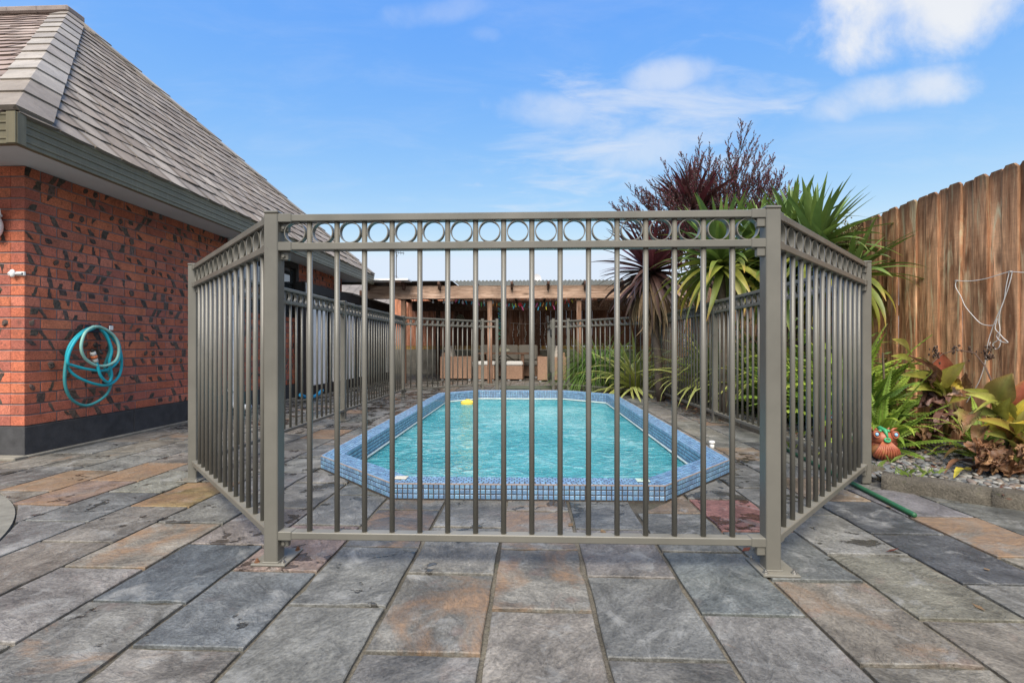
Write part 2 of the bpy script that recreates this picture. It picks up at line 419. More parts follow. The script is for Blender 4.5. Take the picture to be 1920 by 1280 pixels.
def mk_glass():
    m = MT('window_glass', 0.03, 0, 0.8); m.base((0.05, 0.055, 0.06)); m.b.inputs['Coat Weight'].default_value = 1.0; m.b.inputs['Coat Roughness'].default_value = 0.02
    return m.m
MAT['glass'] = mk_glass()
MAT['curtain'] = simple('curtain_cloth', (0.25, 0.25, 0.26), 0.9, 0, 0.15, 10)
def mk_wood(name, light, dark, grain_axis='z', wet=0.0, knots=True, sc_=1.0, streaks=False):
    m = MT(name, 0.75, 0, 0.3)
    tcn = m.n('ShaderNodeTexCoord').outputs['Object']
    rnd = m.n('ShaderNodeObjectInfo').outputs['Random']
    aux = m.colattr().outputs[0]
    ax = m.n('ShaderNodeSeparateColor', {'Color': aux})
    off = m.n('ShaderNodeCombineXYZ', {'X': m.math('MULTIPLY', rnd, 37.0), 'Y': m.math('MULTIPLY', ax.outputs[1], 23.0), 'Z': m.math('MULTIPLY', ax.outputs[1], 41.0)}).outputs[0]
    p = m.n('ShaderNodeVectorMath', {0: tcn, 1: off}, operation='ADD').outputs[0]
    s_ = {'z': (1, 1, 0.075), 'x': (0.075, 1, 1), 'y': (1, 0.075, 1)}[grain_axis]
    g = m.n('ShaderNodeMapping', {'Vector': p, 'Scale': s_}).outputs[0]
    n1 = m.noise(g, 16*sc_, 6, 0.6, 1.6); n2 = m.noise(g, 70*sc_, 5, 0.65, 0.5)
    n3 = m.noise(p, 1.7, 5, 0.6, 0.6)
    c = m.mix(m.ramp(n1, [(0.30, 0), (0.68, 1)]), dark, light)
    c = m.mix(1.0, c, m.ramp(n2, [(0.3, 0.68), (0.7, 1.28)]), 'MULTIPLY')
    c = m.mix(1.0, c, m.ramp(n3, [(0.3, 0.62), (0.7, 1.28)]), 'MULTIPLY')
    dst = m.noise(m.n('ShaderNodeMapping', {'Vector': p, 'Scale': (1, 1, 0.16)}).outputs[0], 8*sc_, 6, 0.62, 1.0)
    if streaks: c = m.mix(m.ramp(dst, [(0.52, 0.0), (0.66, 0.85)]), c, tuple(x*0.5 for x in dark))
    sw = m.noise(m.n('ShaderNodeMapping', {'Vector': p, 'Scale': (1, 0.10, 1)}).outputs[0], 110, 3, 0.6)
    if streaks: c = m.mix(1.0, c, m.ramp(sw, [(0.3, 0.91), (0.7, 1.09)]), 'MULTIPLY')
    # saw marks and silvered streaks
    pale = m.noise(g, 9*sc_, 7, 0.7, 2.2)
    c = m.mix(m.ramp(pale, [(0.54, 0.0), (0.66, 0.70)]), c, tuple(min(0.78, x*1.30+0.12) for x in light))
    if knots:
        kv = m.n('ShaderNodeMapping', {'Vector': p, 'Scale': (6.5, 6.5, 1.9) if grain_axis == 'z' else (1.9, 6.5, 6.5)}).outputs[0]
        vo = m.n('ShaderNodeTexVoronoi', {'Vector': kv, 'Scale': 1.0, 'Randomness': 1.0}).outputs['Distance']
        c = m.mix(m.ramp(vo, [(0.05, 0.85), (0.20, 0.0)]), c, tuple(x*0.35 for x in dark))
    c = m.mix(1.0, c, m.n('ShaderNodeCombineColor', {'Red': ax.outputs[0], 'Green': ax.outputs[0], 'Blue': ax.outputs[0]}).outputs[0], 'MULTIPLY')
    m.base(c); m.bump(m.math('ADD', n1, n2), 0.45, 0.004)
    return m.m
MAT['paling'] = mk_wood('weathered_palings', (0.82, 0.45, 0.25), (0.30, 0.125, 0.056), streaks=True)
MAT['dark_paling'] = mk_wood('shade_toned_palings', (0.19, 0.080, 0.045), (0.085, 0.034, 0.020), knots=False)  # dark brown with the pergola roof's shade worked into it
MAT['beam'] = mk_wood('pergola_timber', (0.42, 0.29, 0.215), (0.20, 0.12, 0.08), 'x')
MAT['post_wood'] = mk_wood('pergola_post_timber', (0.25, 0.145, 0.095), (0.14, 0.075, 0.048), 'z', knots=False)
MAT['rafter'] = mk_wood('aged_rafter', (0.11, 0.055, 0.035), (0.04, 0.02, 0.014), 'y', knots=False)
MAT['sunlit_foot'] = mk_wood('sunlit_paling_wood', (0.42, 0.26, 0.08), (0.22, 0.12, 0.035), 'x', knots=False)  # yellow tone carries the sunlight on the foot of the palings
MAT['concrete'] = simple('weathered_concrete', (0.20, 0.185, 0.155), 0.9, 0, 0.35, 5, 0.5)
MAT['pad'] = simple('mossy_concrete', (0.165, 0.158, 0.135), 0.9, 0, 0.35, 7, 0.5)
def mk_kerb():
    m = MT('garden_kerb_concrete', 0.9); p = m.pos(); n = m.noise(p, 6, 6, 0.65); g = m.noise(p, 110, 4, 0.7)
    c = m.mix(m.ramp(n, [(0.3, 0), (0.7, 1)]), (0.055, 0.048, 0.036), (0.185, 0.163, 0.130))
    c = m.mix(m.ramp(m.noise(p, 9, 6, 0.7), [(0.55, 0), (0.66, 0.8)]), c, (0.055, 0.058, 0.016))
    m.base(m.mix(1.0, c, m.ramp(g, [(0.3, 0.6), (0.7, 1.3)]), 'MULTIPLY')); m.bump(m.math('ADD', g, m.math('MULTIPLY', n, 2.0)), 1.0, 0.014)
    return m.m
MAT['kerb'] = mk_kerb()
MAT['pebble'] = attr_mat('river_pebbles', 0.55, 0.22, 45, 0.15)
MAT['soil'] = simple('garden_soil', (0.045, 0.034, 0.025), 0.95, 0, 0.45, 14, 0.9)
MAT['earth'] = simple('bare_earth', (0.09, 0.085, 0.06), 0.95, 0, 0.3, 3, 0.4)
MAT['tile'] = None
def mk_tile():
    m = MT('mosaic_tile', 0.12, 0, 0.6); p = m.pos(); n = m.noise(p, 130, 3, 0.6)
    base = m.colattr().outputs[0]
    m.base(m.mix(1.0, base, m.ramp(n, [(0.3, 0.82), (0.7, 1.14)]), 'MULTIPLY')); m.rough(m.ramp(n, [(0.3, 0.10), (0.7, 0.24)]))
    return m.m
MAT['tile'] = mk_tile()
MAT['grout'] = simple('tile_grout', (0.070, 0.058, 0.050), 0.9, 0, 0.3, 40, 0.3)
MAT['leaf'] = attr_mat('strap_leaf', 0.42, 0.16, 12, 0.0, 0.22, 0.45)
MAT['frond'] = attr_mat('fern_leaf', 0.5, 0.14, 14, 0.0, 0.25, 0.35)
MAT['dead'] = attr_mat('dry_leaf', 0.8, 0.3, 25, 0.5, 0.12, 0.2)
MAT['stem'] = attr_mat('plant_stem', 0.7, 0.25, 20, 0.4)
MAT['plain'] = attr_mat('painted_piece', 0.45, 0.06, 12)
MAT['fabric'] = attr_mat('woven_cushion', 0.95, 0.12, 90, 0.3)
def mk_rattan():
    m = MT('woven_rattan', 0.6); p = m.pos()
    a = m.n('ShaderNodeTexWave', {'Vector': p, 'Scale': 28.0, 'Distortion': 1.0}, bands_direction='X').outputs[1]
    b = m.n('ShaderNodeTexWave', {'Vector': p, 'Scale': 28.0, 'Distortion': 1.0}, bands_direction='Z').outputs[1]
    ch = m.math('MULTIPLY', a, b); n = m.noise(p, 30, 4)
    c = m.mix(m.ramp(ch, [(0.1, 0), (0.6, 1)]), (0.24, 0.135, 0.085), (0.46, 0.29, 0.20))
    m.base(m.mix(1.0, c, m.ramp(n, [(0.3, 0.8), (0.7, 1.2)]), 'MULTIPLY')); m.bump(ch, 0.5, 0.004)
    return m.m
MAT['rattan'] = mk_rattan()
def mk_canna():
    m = MT('canna_leaf', 0.45, 0, 0.4)
    base = m.colattr().outputs[0]; uv = m.colattr('Aux')
    s_ = m.n('ShaderNodeSeparateColor', {'Color': uv.outputs[0]})
    # side veins: stripes run outwards from the midrib
    vein = m.math('SINE', m.math('MULTIPLY', m.math('SUBTRACT', s_.outputs[0], m.math('MULTIPLY', s_.outputs[1], 0.22)), 150.0))
    p = m.pos(); n = m.noise(p, 14, 6, 0.65, 0.5)
    c = m.mix(1.0, base, m.ramp(vein, [(0.0, 0.86), (1.0, 1.10)]), 'MULTIPLY')
    c = m.mix(1.0, c, m.ramp(n, [(0.3, 0.7), (0.7, 1.25)]), 'MULTIPLY')
    c = m.mix(m.math('MULTIPLY', m.ramp(m.noise(p, 22, 6, 0.7, 0.8), [(0.56, 0), (0.66, 1)]), s_.outputs[2]), c, (0.17, 0.075, 0.035))
    m.base(c); m.bump(vein, 0.25, 0.003)
    tr = m.n('ShaderNodeBsdfTranslucent', {'Color': c}); mx = m.n('ShaderNodeMixShader', {0: 0.2})
    m.l(m.b.outputs[0], mx.inputs[1]); m.l(tr.outputs[0], mx.inputs[2]); m.l(mx.outputs[0], m.out.inputs[0])
    return m.m
MAT['canna'] = mk_canna()
def mk_water():
    m = MT('pool_water', 0.03)
    p = m.pos()
    w1 = m.noise(m.pos(scale=(1.0, 1.5, 1)), 6.4, 3, 0.5, 1.8); w2 = m.noise(p, 15, 3, 0.55, 1.2); w3 = m.noise(p, 1.3, 3, 0.5, 0.6)
    h = m.math('ADD', m.math('ADD', m.math('MULTIPLY', w1, 1.0), m.math('MULTIPLY', w2, 0.28)), m.math('MULTIPLY', w3, 1.2))
    bp = m.n('ShaderNodeBump', {'Height': h, 'Strength': 0.95, 'Distance': 0.085})
    # cloudy turquoise water, part of the shell shows; reflection patches put into the colour
    sea = m.ramp(m.math('ADD', m.math('MULTIPLY', w3, 0.35), m.math('ADD', m.math('MULTIPLY', w1, 0.45), m.math('MULTIPLY', w2, 0.2))), [(0.36, (0.050, 0.295, 0.360)), (0.50, (0.110, 0.460, 0.510)), (0.60, (0.36, 0.70, 0.74))])
    df = m.n('ShaderNodeBsdfDiffuse', {'Color': sea, 'Normal': bp.outputs[0]})
    tr = m.n('ShaderNodeBsdfTransparent', {'Color': (0.42, 0.86, 0.88, 1)})
    mx = m.n('ShaderNodeMixShader', {0: 0.40}); m.l(df.outputs[0], mx.inputs[1]); m.l(tr.outputs[0], mx.inputs[2])
    gl = m.n('ShaderNodeBsdfGlossy', {'Color': (1, 1, 1, 1), 'Roughness': 0.04, 'Normal': bp.outputs[0]})
    fr = m.n('ShaderNodeFresnel', {'IOR': 1.33, 'Normal': bp.outputs[0]})
    m2 = m.n('ShaderNodeMixShader', {0: m.math('MINIMUM', fr.outputs[0], 0.55)}); m.l(mx.outputs[0], m2.inputs[1]); m.l(gl.outputs[0], m2.inputs[2])
    m.l(m2.outputs[0], m.out.inputs[0])
    return m.m
MAT['water'] = mk_water()
MAT['shell'] = simple('pool_shell', (0.20, 0.52, 0.56), 0.4, 0, 0.12, 2)
MAT['bead'] = simple('pool_liner_bead', (0.55, 0.62, 0.58), 0.4, 0, 0.15, 6)
def mk_corr():
    m = MT('translucent_corrugated_sheet', 0.5); p = m.pos(); m.base(m.mix(m.ramp(m.noise(p, 3, 5), [(0.3, 0), (0.7, 1)]), (0.22, 0.22, 0.205), (0.34, 0.335, 0.31)))
    tr = m.n('ShaderNodeBsdfTransparent', {'Color': (0.85, 0.84, 0.78, 1)}); tl = m.n('ShaderNodeBsdfTranslucent', {'Color': (0.6, 0.59, 0.54, 1)})
    a = m.n('ShaderNodeMixShader', {0: 0.4}); m.l(m.b.outputs[0], a.inputs[1]); m.l(tl.outputs[0], a.inputs[2])
    b = m.n('ShaderNodeMixShader', {0: 0.35}); m.l(a.outputs[0], b.inputs[1]); m.l(tr.outputs[0], b.inputs[2]); m.l(b.outputs[0], m.out.inputs[0])
    return m.m
MAT['corrugated'] = mk_corr()
# ------------------------------------------------------------------ the ground
PCX, PCY0, PCY1 = -0.055, 2.385, 7.60                              # pool: centre line, front, back
POOL8 = [(-0.705, 2.385), (0.672, 2.398), (1.228, 2.974), (1.232, 7.02), (0.56, 7.60), (-0.85, 7.60), (-1.385, 7.08), (-1.338, 2.976)]
def octagon(inset=0.0):
    n = len(POOL8); ln = []
    for i in range(n):
        p, q = Vector(POOL8[i]), Vector(POOL8[(i+1) % n]); d = (q-p).normalized(); nr = Vector((-d.y, d.x)); ln.append((p+nr*inset, d))
    o = []
    for i in range(n):
        (p, d), (q, e) = ln[i-1], ln[i]; den = d.x*e.y-d.y*e.x; t = ((q.x-p.x)*e.y-(q.y-p.y)*e.x)/den; o.append((p.x+d.x*t, p.y+d.y*t))
    return o
def holed_sheet(name, rect, hole, z, mat):
    bm = bmesh.new(); x0, x1, y0, y1 = rect
    def loop(pts):
        vs = [bm.verts.new((x, y, z)) for x, y in pts]
        return [bm.edges.new((vs[i], vs[(i+1) % len(vs)])) for i in range(len(vs))]
    e = loop([(x0,y0),(x1,y0),(x1,y1),(x0,y1)]) + loop(hole)
    bmesh.ops.triangle_fill(bm, use_beauty=True, edges=e)
    for f in bm.faces:
        if f.normal.z < 0: f.normal_flip()
    me = bpy.data.meshes.new(name); bm.to_mesh(me); bm.free(); me.materials.append(mat)
    return tag(obj(name, me), kind='structure')
holed_sheet('ground', (-600, 600, -300, 900), octagon(0.05), -0.03, MAT['earth'])
patio = holed_sheet('patio', (-6.6, 5.2, -3.2, 14.5), octagon(0.04), -0.010, MAT['mortar'])

# slate pavers: columns 0.305 m wide along the pool's axis, stones about 0.42 m long, staggered
PW, PX0 = 0.305, -0.12
SPECIAL = []   # (point on the ground, base colour, rust, wet)
G1, G2, G3, G4 = (0.158, 0.156, 0.148), (0.140, 0.142, 0.140), (0.172, 0.165, 0.152), (0.148, 0.147, 0.136)
NAVY, PINK, RED, OCHRE, TAN = (0.075, 0.080, 0.088), (0.205, 0.158, 0.142), (0.25, 0.125, 0.110), (0.20, 0.150, 0.075), (0.20, 0.155, 0.115)
for uv_, c_, ru, we in [
    ((1010,1095), G3, 0.60, 0), ((790,1160), G3, 0.56, 0), ((1020,1210), (0.19,0.175,0.16), 0.1, 0), ((1170,1045), (0.155,0.145,0.14), 0.25, 0),
    ((1230,1160), G2, 0.05, 0), ((850,1045), G3, 0.1, 0.12), ((680,1060), G2, 0.05, 0.22), ((330,1080), (0.10,0.112,0.125), 0.0, 0), ((430,1150), (0.12,0.13,0.14), 0.12, 0.1),
    ((560,1210), (0.145,0.145,0.138), 0.1, 0.05), ((560,1040), PINK, 0.4, 0.3), ((1370,970), RED, 0.15, 0.34), ((1370,1090), (0.13,0.142,0.145), 0.05, 0),
    ((1420,1210), (0.175,0.17,0.165), 0.3, 0), ((1640,1160), (0.17,0.155,0.135), 0.55, 0), ((1760,1100), G3, 0.95, 0), ((1810,1045), NAVY, 0.0, 0), ((1640,1000), (0.105,0.11,0.118), 0.1, 0.08),
    ((1560,1040), (0.165,0.16,0.135), 0.35, 0), ((1700,965), (0.14,0.135,0.145), 0.2, 0), ((1840,1000), G3, 0.85, 0), ((1560,940), NAVY, 0, 0), ((1520,900), TAN, 0.4, 0), ((1800,1250), TAN, 0.7, 0),
    ((340,935), OCHRE, 0.75, 0.05), ((120,900), TAN, 0.7, 0.1), ((210,888), TAN, 0.9, 0), ((180,925), PINK, 0.6, 0.15), ((60,975), (0.085,0.05,0.05), 0.3, 0.3), ((860,940), G3, 0.2, 0.22), ((1050,950), G3, 0.7, 0.3), ((1140,960), G2, 0.1, 0.22), ((1230,955), TAN, 0.4, 0.12),
    ((620,965), PINK, 0.15, 0.26), ((620,920), G3, 0.1, 0.2), ((700,950), G1, 0.1, 0.2), ((610,815), TAN, 0.85, 0), ((680,770), TAN, 0.8, 0.2), ((1330,900), G3, 0.05, 0.36), ((1400,890), G1, 0, 0.2), ((1400,840), TAN, 0.3, 0.24), ((1285,930), TAN, 0.3, 0.3)]:
    SPECIAL.append((gp(*uv_), c_, ru, we))
prg = random.Random(31)
def planes_of(P):
    o = []
    for i in range(8):
        p, q = P[i], P[(i+1) % 8]; d = (q[0]-p[0], q[1]-p[1]); nx, ny = d[1], -d[0]; l = math.hypot(nx, ny)
        o.append((nx/l, ny/l, (nx*p[0]+ny*p[1])/l))
    return o
OP = planes_of(octagon(-0.004))
def inside_oct(x, y, grow=0.0): return all(a*x+b*y < c+grow for a, b, c in OP)
PADC, PADR = Vector((-3.62, 0.72)), 1.86
def kerb_x(y):      # the patio's right edge: the garden kerb's face
    if y > 2.85: return 2.02
    if y > 2.30: return 1.86 + (2.85 - y) * 0.92
    return 2.37 + (2.30 - y) * 1.9
def clip(poly, a, b, c):    # keep a*x + b*y <= c
    o = []
    for i, p in enumerate(poly):
        q = poly[(i+1) % len(poly)]; dp = a*p[0]+b*p[1]-c; dq = a*q[0]+b*q[1]-c
        if dp <= 0: o.append(p)
        if dp*dq < 0:
            t = dp/(dp-dq); o.append((p[0]+(q[0]-p[0])*t, p[1]+(q[1]-p[1])*t))
    return o
def stone_mesh(poly, g, tint, aux, detail=True, out=None):
    """a stone with chipped, wavering edges and a worn arris: top polygon, lip ring, foot ring"""
    pts = []
    for i, p in enumerate(poly):
        q = poly[(i+1) % len(poly)]; d = Vector((q[0]-p[0], q[1]-p[1])); k = max(1, int(d.length/0.07)) if detail else 1
        nr = Vector((-d.y, d.x)).normalized() if d.length else d
        for j in range(k):
            t = j/k; wv = (g.uniform(-0.0028, 0.0012) if j else 0)
            if j and g.random() < 0.06: wv -= 0.008
            pts.append((p[0]+d.x*t - nr.x*wv, p[1]+d.y*t - nr.y*wv))
    cx = sum(p[0] for p in pts)/len(pts); cy = sum(p[1] for p in pts)/len(pts); n = len(pts)
    tilt = (g.uniform(-.004, .004), g.uniform(-.004, .004)); z0 = g.uniform(-0.0012, 0.0012)
    def zt(x, y): return z0 + tilt[0]*(x-cx) + tilt[1]*(y-cy)
    def ins(p, d):
        l = math.hypot(p[0]-cx, p[1]-cy); f = max(0, 1 - d/l); return (cx+(p[0]-cx)*f, cy+(p[1]-cy)*f)
    vs = []
    for p in pts: q = ins(p, 0.0035); vs.append((q[0], q[1], zt(*q)))
    for p in pts: vs.append((p[0], p[1], zt(*p)-0.0022))
    for p in pts: vs.append((p[0], p[1], -0.025))
    fs = [tuple(range(n))]
    for k in range(n):
        k2 = (k+1) % n; fs.append((n+k, n+k2, k2, k)); fs.append((2*n+k, 2*n+k2, n+k2, n+k))
    mb = out or MB()
    base = len(mb.v); mb.col = tint; mb.add(vs, fs)
    if not hasattr(mb, 'aux'): mb.aux = []
    mb.aux += [aux]*len(vs)
    return mb
def with_aux(me, aux):
    ca = me.color_attributes.new('Aux', 'FLOAT_COLOR', 'POINT')
    ca.data.foreach_set('color', np.array([tuple(a)+(1,)*(4-len(a)) for a in aux], dtype=np.float32).ravel()); return me
cells = []
for k in range(-21, 17):
    x0 = PX0 + PW*k; x1 = x0 + PW
    y = (1.393 if k % 2 == 0 else 1.605) - 0.42*10 + (0 if abs(k) < 10 else prg.uniform(-0.04, 0.04))
    while y < 13.8:
        ln = 0.42 if (y < 3.0 and abs(k) < 10) else 0.42 + prg.uniform(-0.02, 0.02); near_ = y < 3.0 and abs(k) < 10
        if prg.random() < 0.05 and not near_: ln *= 0.72
        if prg.random() < 0.07 and not near_: ln *= 1.25
        y1_ = y + ln; gx, gy = 0.0065, 0.0065
        poly = [(x0+gx, y+gy), (x1-gx, y+gy), (x1-gx, y1_-gy), (x0+gx, y1_-gy)]
        cx, cy = (x0+x1)/2, (y+y1_)/2; yold = y; y = y1_
        if cx < -3.35 and cy > 3.35 and cy < 8.6: continue
        # right edge follows the kerb
        kx0, kx1 = kerb_x(yold), kerb_x(y1_)
        if min(kx0, kx1) < x1 + 0.02:
            dx, dy = kx1-kx0, y1_-yold; nn = math.hypot(dx, dy); a, b = dy/nn, -dx/nn
            poly = clip(poly, a, b, a*kx0 + b*yold - 0.006)
        if len(poly) < 3 or min(p[0] for p in poly) > 5.1: continue
        # round concrete pad at the left
        dpad = Vector((cx, cy)) - PADC
        if dpad.length < PADR + 0.3:
            dn = dpad.normalized(); poly = clip(poly, -dn.x, -dn.y, -(dn.x*PADC.x + dn.y*PADC.y) - PADR - 0.004)
        if len(poly) < 3: continue
        # cut round the pool
        allin = all(inside_oct(q[0], q[1], 0.004) for q in poly); anyin = any(inside_oct(q[0], q[1], 0.004) for q in poly) or inside_oct(cx, cy)
        if allin: continue
        if anyin:
            best = max(OP, key=lambda p: max(p[0]*q[0]+p[1]*q[1] for q in poly) - p[2])
            poly = clip(poly, -best[0], -best[1], -best[2]-0.003)
        if len(poly) < 3: continue
        ar = abs(sum(poly[i][0]*poly[(i+1)%len(poly)][1]-poly[(i+1)%len(poly)][0]*poly[i][1] for i in range(len(poly))))/2
        if ar < 0.006: continue
        cx = sum(p[0] for p in poly)/len(poly); cy = sum(p[1] for p in poly)/len(poly)
        kt_ = prg.uniform(0.86, 1.14); tint = [v*kt_*prg.uniform(0.98, 1.02) for v in prg.choice([G1, G1, G2, G2, G3, G4, G4, G3, G1, G2, (0.172, 0.158, 0.146), (0.175, 0.162, 0.142), (0.115, 0.118, 0.120)])]
        rust = prg.choice([0, 0.05, 0.1, 0.15, 0.2, 0.2, 0.3, 0.4, 0.6])
        wet = 0.0
        if cx < -1.25 and cy > 4.3: wet = 0.30 + 0.12*min(1, (cy-4.3)/2)
        elif cx < -2.0 and cy < 3.6: wet = 0.14
        elif cy > 7.6: wet = 0.22
        elif 2.0 < cy < 3.4 and abs(cx - PCX) > 0.9 and abs(cx-PCX) < 1.9: wet = 0.20
        elif cy < 2.0: wet = prg.choice([0, 0, 0.06, 0.1])
        for q, c_, ru, we in SPECIAL:
            if min(p[0] for p in poly) < q.x < max(p[0] for p in poly) and min(p[1] for p in poly) < q.y < max(p[1] for p in poly):
                tint, rust, wet = list(c_), ru, we
        # size in the picture
        Z = cy*CT - cx*ST; vis = 0
        if Z > 0.5:
            u = 960 + F*(cx*CT + cy*ST)/Z; v = 650 + F*HC/Z
            vis = ar/Z**3 if (-250 < u < 2170 and v < 1480) else 0
        cells.append((vis, poly, [tint[0]*1.0, tint[1]*0.985, tint[2]*0.94], (rust, prg.random(), wet)))
cells.sort(key=lambda c: -c[0])
far_stones = MB()
for i, (vis, poly, tint, aux) in enumerate(cells):
    if i < 298 and vis > 0:
        mb = stone_mesh(poly, prg, tuple(tint)+(1,), aux)
        o = mb.build('paver', MAT['slate'], patio); with_aux(o.data, mb.aux)
    else: stone_mesh(poly, prg, tuple(tint)+(1,), aux, False, far_stones)
if far_stones.v:
    o = far_stones.build('far_pavers', MAT['slate'], patio); with_aux(o.data, far_stones.aux); tag(o, kind='stuff')
mb = MB()
mb.cyl((PADC.x, PADC.y, -0.03), PADR, 0.034, 160)
tag(mb.build('concrete_pad', MAT['pad']), kind='structure')
# ------------------------------------------------------------------ the brick house
HX, HY0, HY1 = -3.527, 3.18, 8.78          # side wall plane, near corner, far corner
HZP, HZT = 0.216, 2.035                    # plinth top, wall top
house = thing('brick_house', (HX-2.5, 6, 0), 'red brick house with burnt dark bricks, steep grey shingle roof and green grey gutter', 'house')
WIN_Y0, WIN_Y1, WIN_Z0 = 5.55, 7.12, 1.20
mb = MB()
# mortar backing, set back from the brick faces, with the window opening left free
X0, X1 = HX-0.30, HX-0.0055
mb.box(X0, X1, HY0+0.0055, WIN_Y0, HZP, HZT); mb.box(X0, X1, WIN_Y1, HY1-0.01, HZP, HZT); mb.box(X0, X1, WIN_Y0, WIN_Y1, HZP, WIN_Z0-0.05)
mb.box(HX-6, X0-0.001, HY0+0.0055, HY0+0.30, HZP, HZT); mb.box(HX-6, X0-0.001, HY1-0.3, HY1-0.01, HZP, HZT)
wall = mb.build('wall', MAT['brick_joint'], house)
mb = MB()
def plinth_run(mb):
    y = HY0-0.004
    while y < HY1:
        y2 = min(y+0.92, HY1); mb.bbox(HX-0.2, HX+0.004, y+0.002, y2-0.002, -0.02, HZP-0.004, 0.003); y = y2
    mb.bbox(HX-6, HX-0.203, HY0-0.006, HY0+0.2, -0.02, HZP-0.004, 0.003)
plinth_run(mb); mb.build('plinth', MAT['plinth'], house)
mb = MB(); mb.bbox(HX-6, HX+0.04, HY0-0.10, HY0-0.010, -0.02, 0.018, 0.006); mb.bbox(HX-0.02, HX+0.035, HY0-0.008, HY1, -0.02, 0.014, 0.006)
mb.col = (1,1,1,1); mb.build('footing', MAT['concrete'], house)
brg = random.Random(5)
BH, BP = 0.0662, 0.0758
def brick_mesh(length, seed, name='brick', out=None, M=None):
    """a brick lying along +Y from 0, outer face at x=0; burnt skin patches and lumps stand proud of the face"""
    g = random.Random(seed); mb = out or MB(); c = g.choice([(0.42,0.125,0.068),(0.38,0.112,0.064),(0.45,0.142,0.076),(0.36,0.110,0.072),(0.40,0.135,0.088),(0.31,0.100,0.072)])
    k = g.uniform(1.05, 1.36); mb.M = M; mb.col = (c[0]*k, c[1]*k, c[2]*k, 1); mb.m = 0
    mb.bbox(-0.100, 0, 0, length, 0, BH, 0.0025)
    mb.m = 1; r = g.random(); nmark = 0 if r < 0.26 else (1 if r < 0.66 else 2)
    if length < 0.12 and nmark: nmark = 1 if g.random() < 0.6 else 0
    for q in range(nmark):
        L_ = g.uniform(0.25, 0.75)*BH/0.066; yc = length*(g.uniform(0.15, 0.5) if q == 0 else g.uniform(0.5, 0.88)); kind = g.random()
        q_ = g.uniform(0.55, 1.7); mb.col = (q_*g.uniform(1.0, 1.25), q_, q_*g.uniform(.85, 1.0), 1)
        ymn, ymx = 0.0008, length-0.0008; zmn, zmx = 0.0008, BH-0.0008
        cl_ = lambda P: [(min(max(a, ymn), ymx), min(max(b, zmn), zmx)) for a, b in P]
        if kind < 0.80:       # burnt skin: a ragged patch across the brick, slanting, often bleeding to an edge
            wd = g.uniform(0.022, 0.058); sh = g.choice([-1, 1])*g.uniform(0.0, 0.05); t = g.uniform(0.0008, 0.0022); full = g.random()
            z0, z1 = (0, BH) if full < 0.62 else ((0, BH*g.uniform(0.45, 0.8)) if full < 0.82 else (BH*g.uniform(0.25, 0.5), BH))
            m_ = 5; lf = []; rt = []
            f0, f1 = (1.0, g.uniform(0.5, 1.2)) if g.random() < 0.7 else (g.uniform(0.1, 0.5), 1.3)
            for i in range(m_+1):
                tt = i/m_; z = z0+(z1-z0)*tt; c_ = yc+sh*(tt-0.5); w_ = wd*(f0+(f1-f0)*tt)/2
                lf.append((c_-w_+g.uniform(-.005, .005), z)); rt.append((c_+w_+g.uniform(-.005, .005), z))
            P = cl_(lf+rt[::-1]); n = len(P)
            if max(a for a, b in P)-min(a for a, b in P) < 0.008: continue
            cy_ = sum(a for a, b in P)/n; cz_ = sum(b for a, b in P)/n
            vs = [(0.0003, a, b) for a, b in P]+[(t, a+(cy_-a)*0.10, b+(cz_-b)*0.06) for a, b in P]
            fs = [(2*n-1-i, i, i+1, 2*n-2-i) for i in range(0)]
            # quads across from left edge to right edge
            for i in range(m_): fs.append((n+i, n+(n-1-i), n+(n-2-i), n+i+1))
            for i in range(n): fs.append((i, (i+1) % n, n+(i+1) % n, n+i))
            fs = [f[::-1] for f in fs[:m_]] + [f[::-1] for f in fs[m_:]]
            mb.add(vs, fs)
        else:                 # lump of burnt clinker standing out of the face
            n = 8; a0 = g.uniform(0, 3); ry, rz, rx = g.uniform(0.018, 0.036), g.uniform(0.022, 0.032), g.uniform(0.006, 0.013); tl = g.uniform(-0.8, 0.8)
            zc = BH*g.uniform(0.42, 0.58); vs = []
            for (f, x) in ((1.0, -0.002), (0.88, rx*0.6), (0.5, rx)):
                for i in range(n):
                    A = a0+2*math.pi*i/n; rr = f*g.uniform(0.66, 1.2); a, b = ry*math.cos(A)*rr, rz*math.sin(A)*rr
                    (yy2, zz2), = cl_([(yc + a*math.cos(tl) - b*math.sin(tl), zc + a*math.sin(tl) + b*math.cos(tl))]); vs.append((x*g.uniform(0.8, 1.2), yy2, zz2))
            fs = [tuple(range(2*n, 3*n))]
            for rr in (0, 1):
                for i in range(n): fs.append((rr*n+i, rr*n+(i+1)%n, (rr+1)*n+(i+1)%n, (rr+1)*n+i))
            mb.add(vs, fs)
    mb.m = 0; mb.M = None
    return mb
FULL = [brick_mesh(0.226, 100+i).mesh('brick', [MAT['brick'], MAT['clinker']]) for i in range(34)]
placed = []      # (distance, length, matrix, z)
BROW = int((HZT-HZP)/BP)
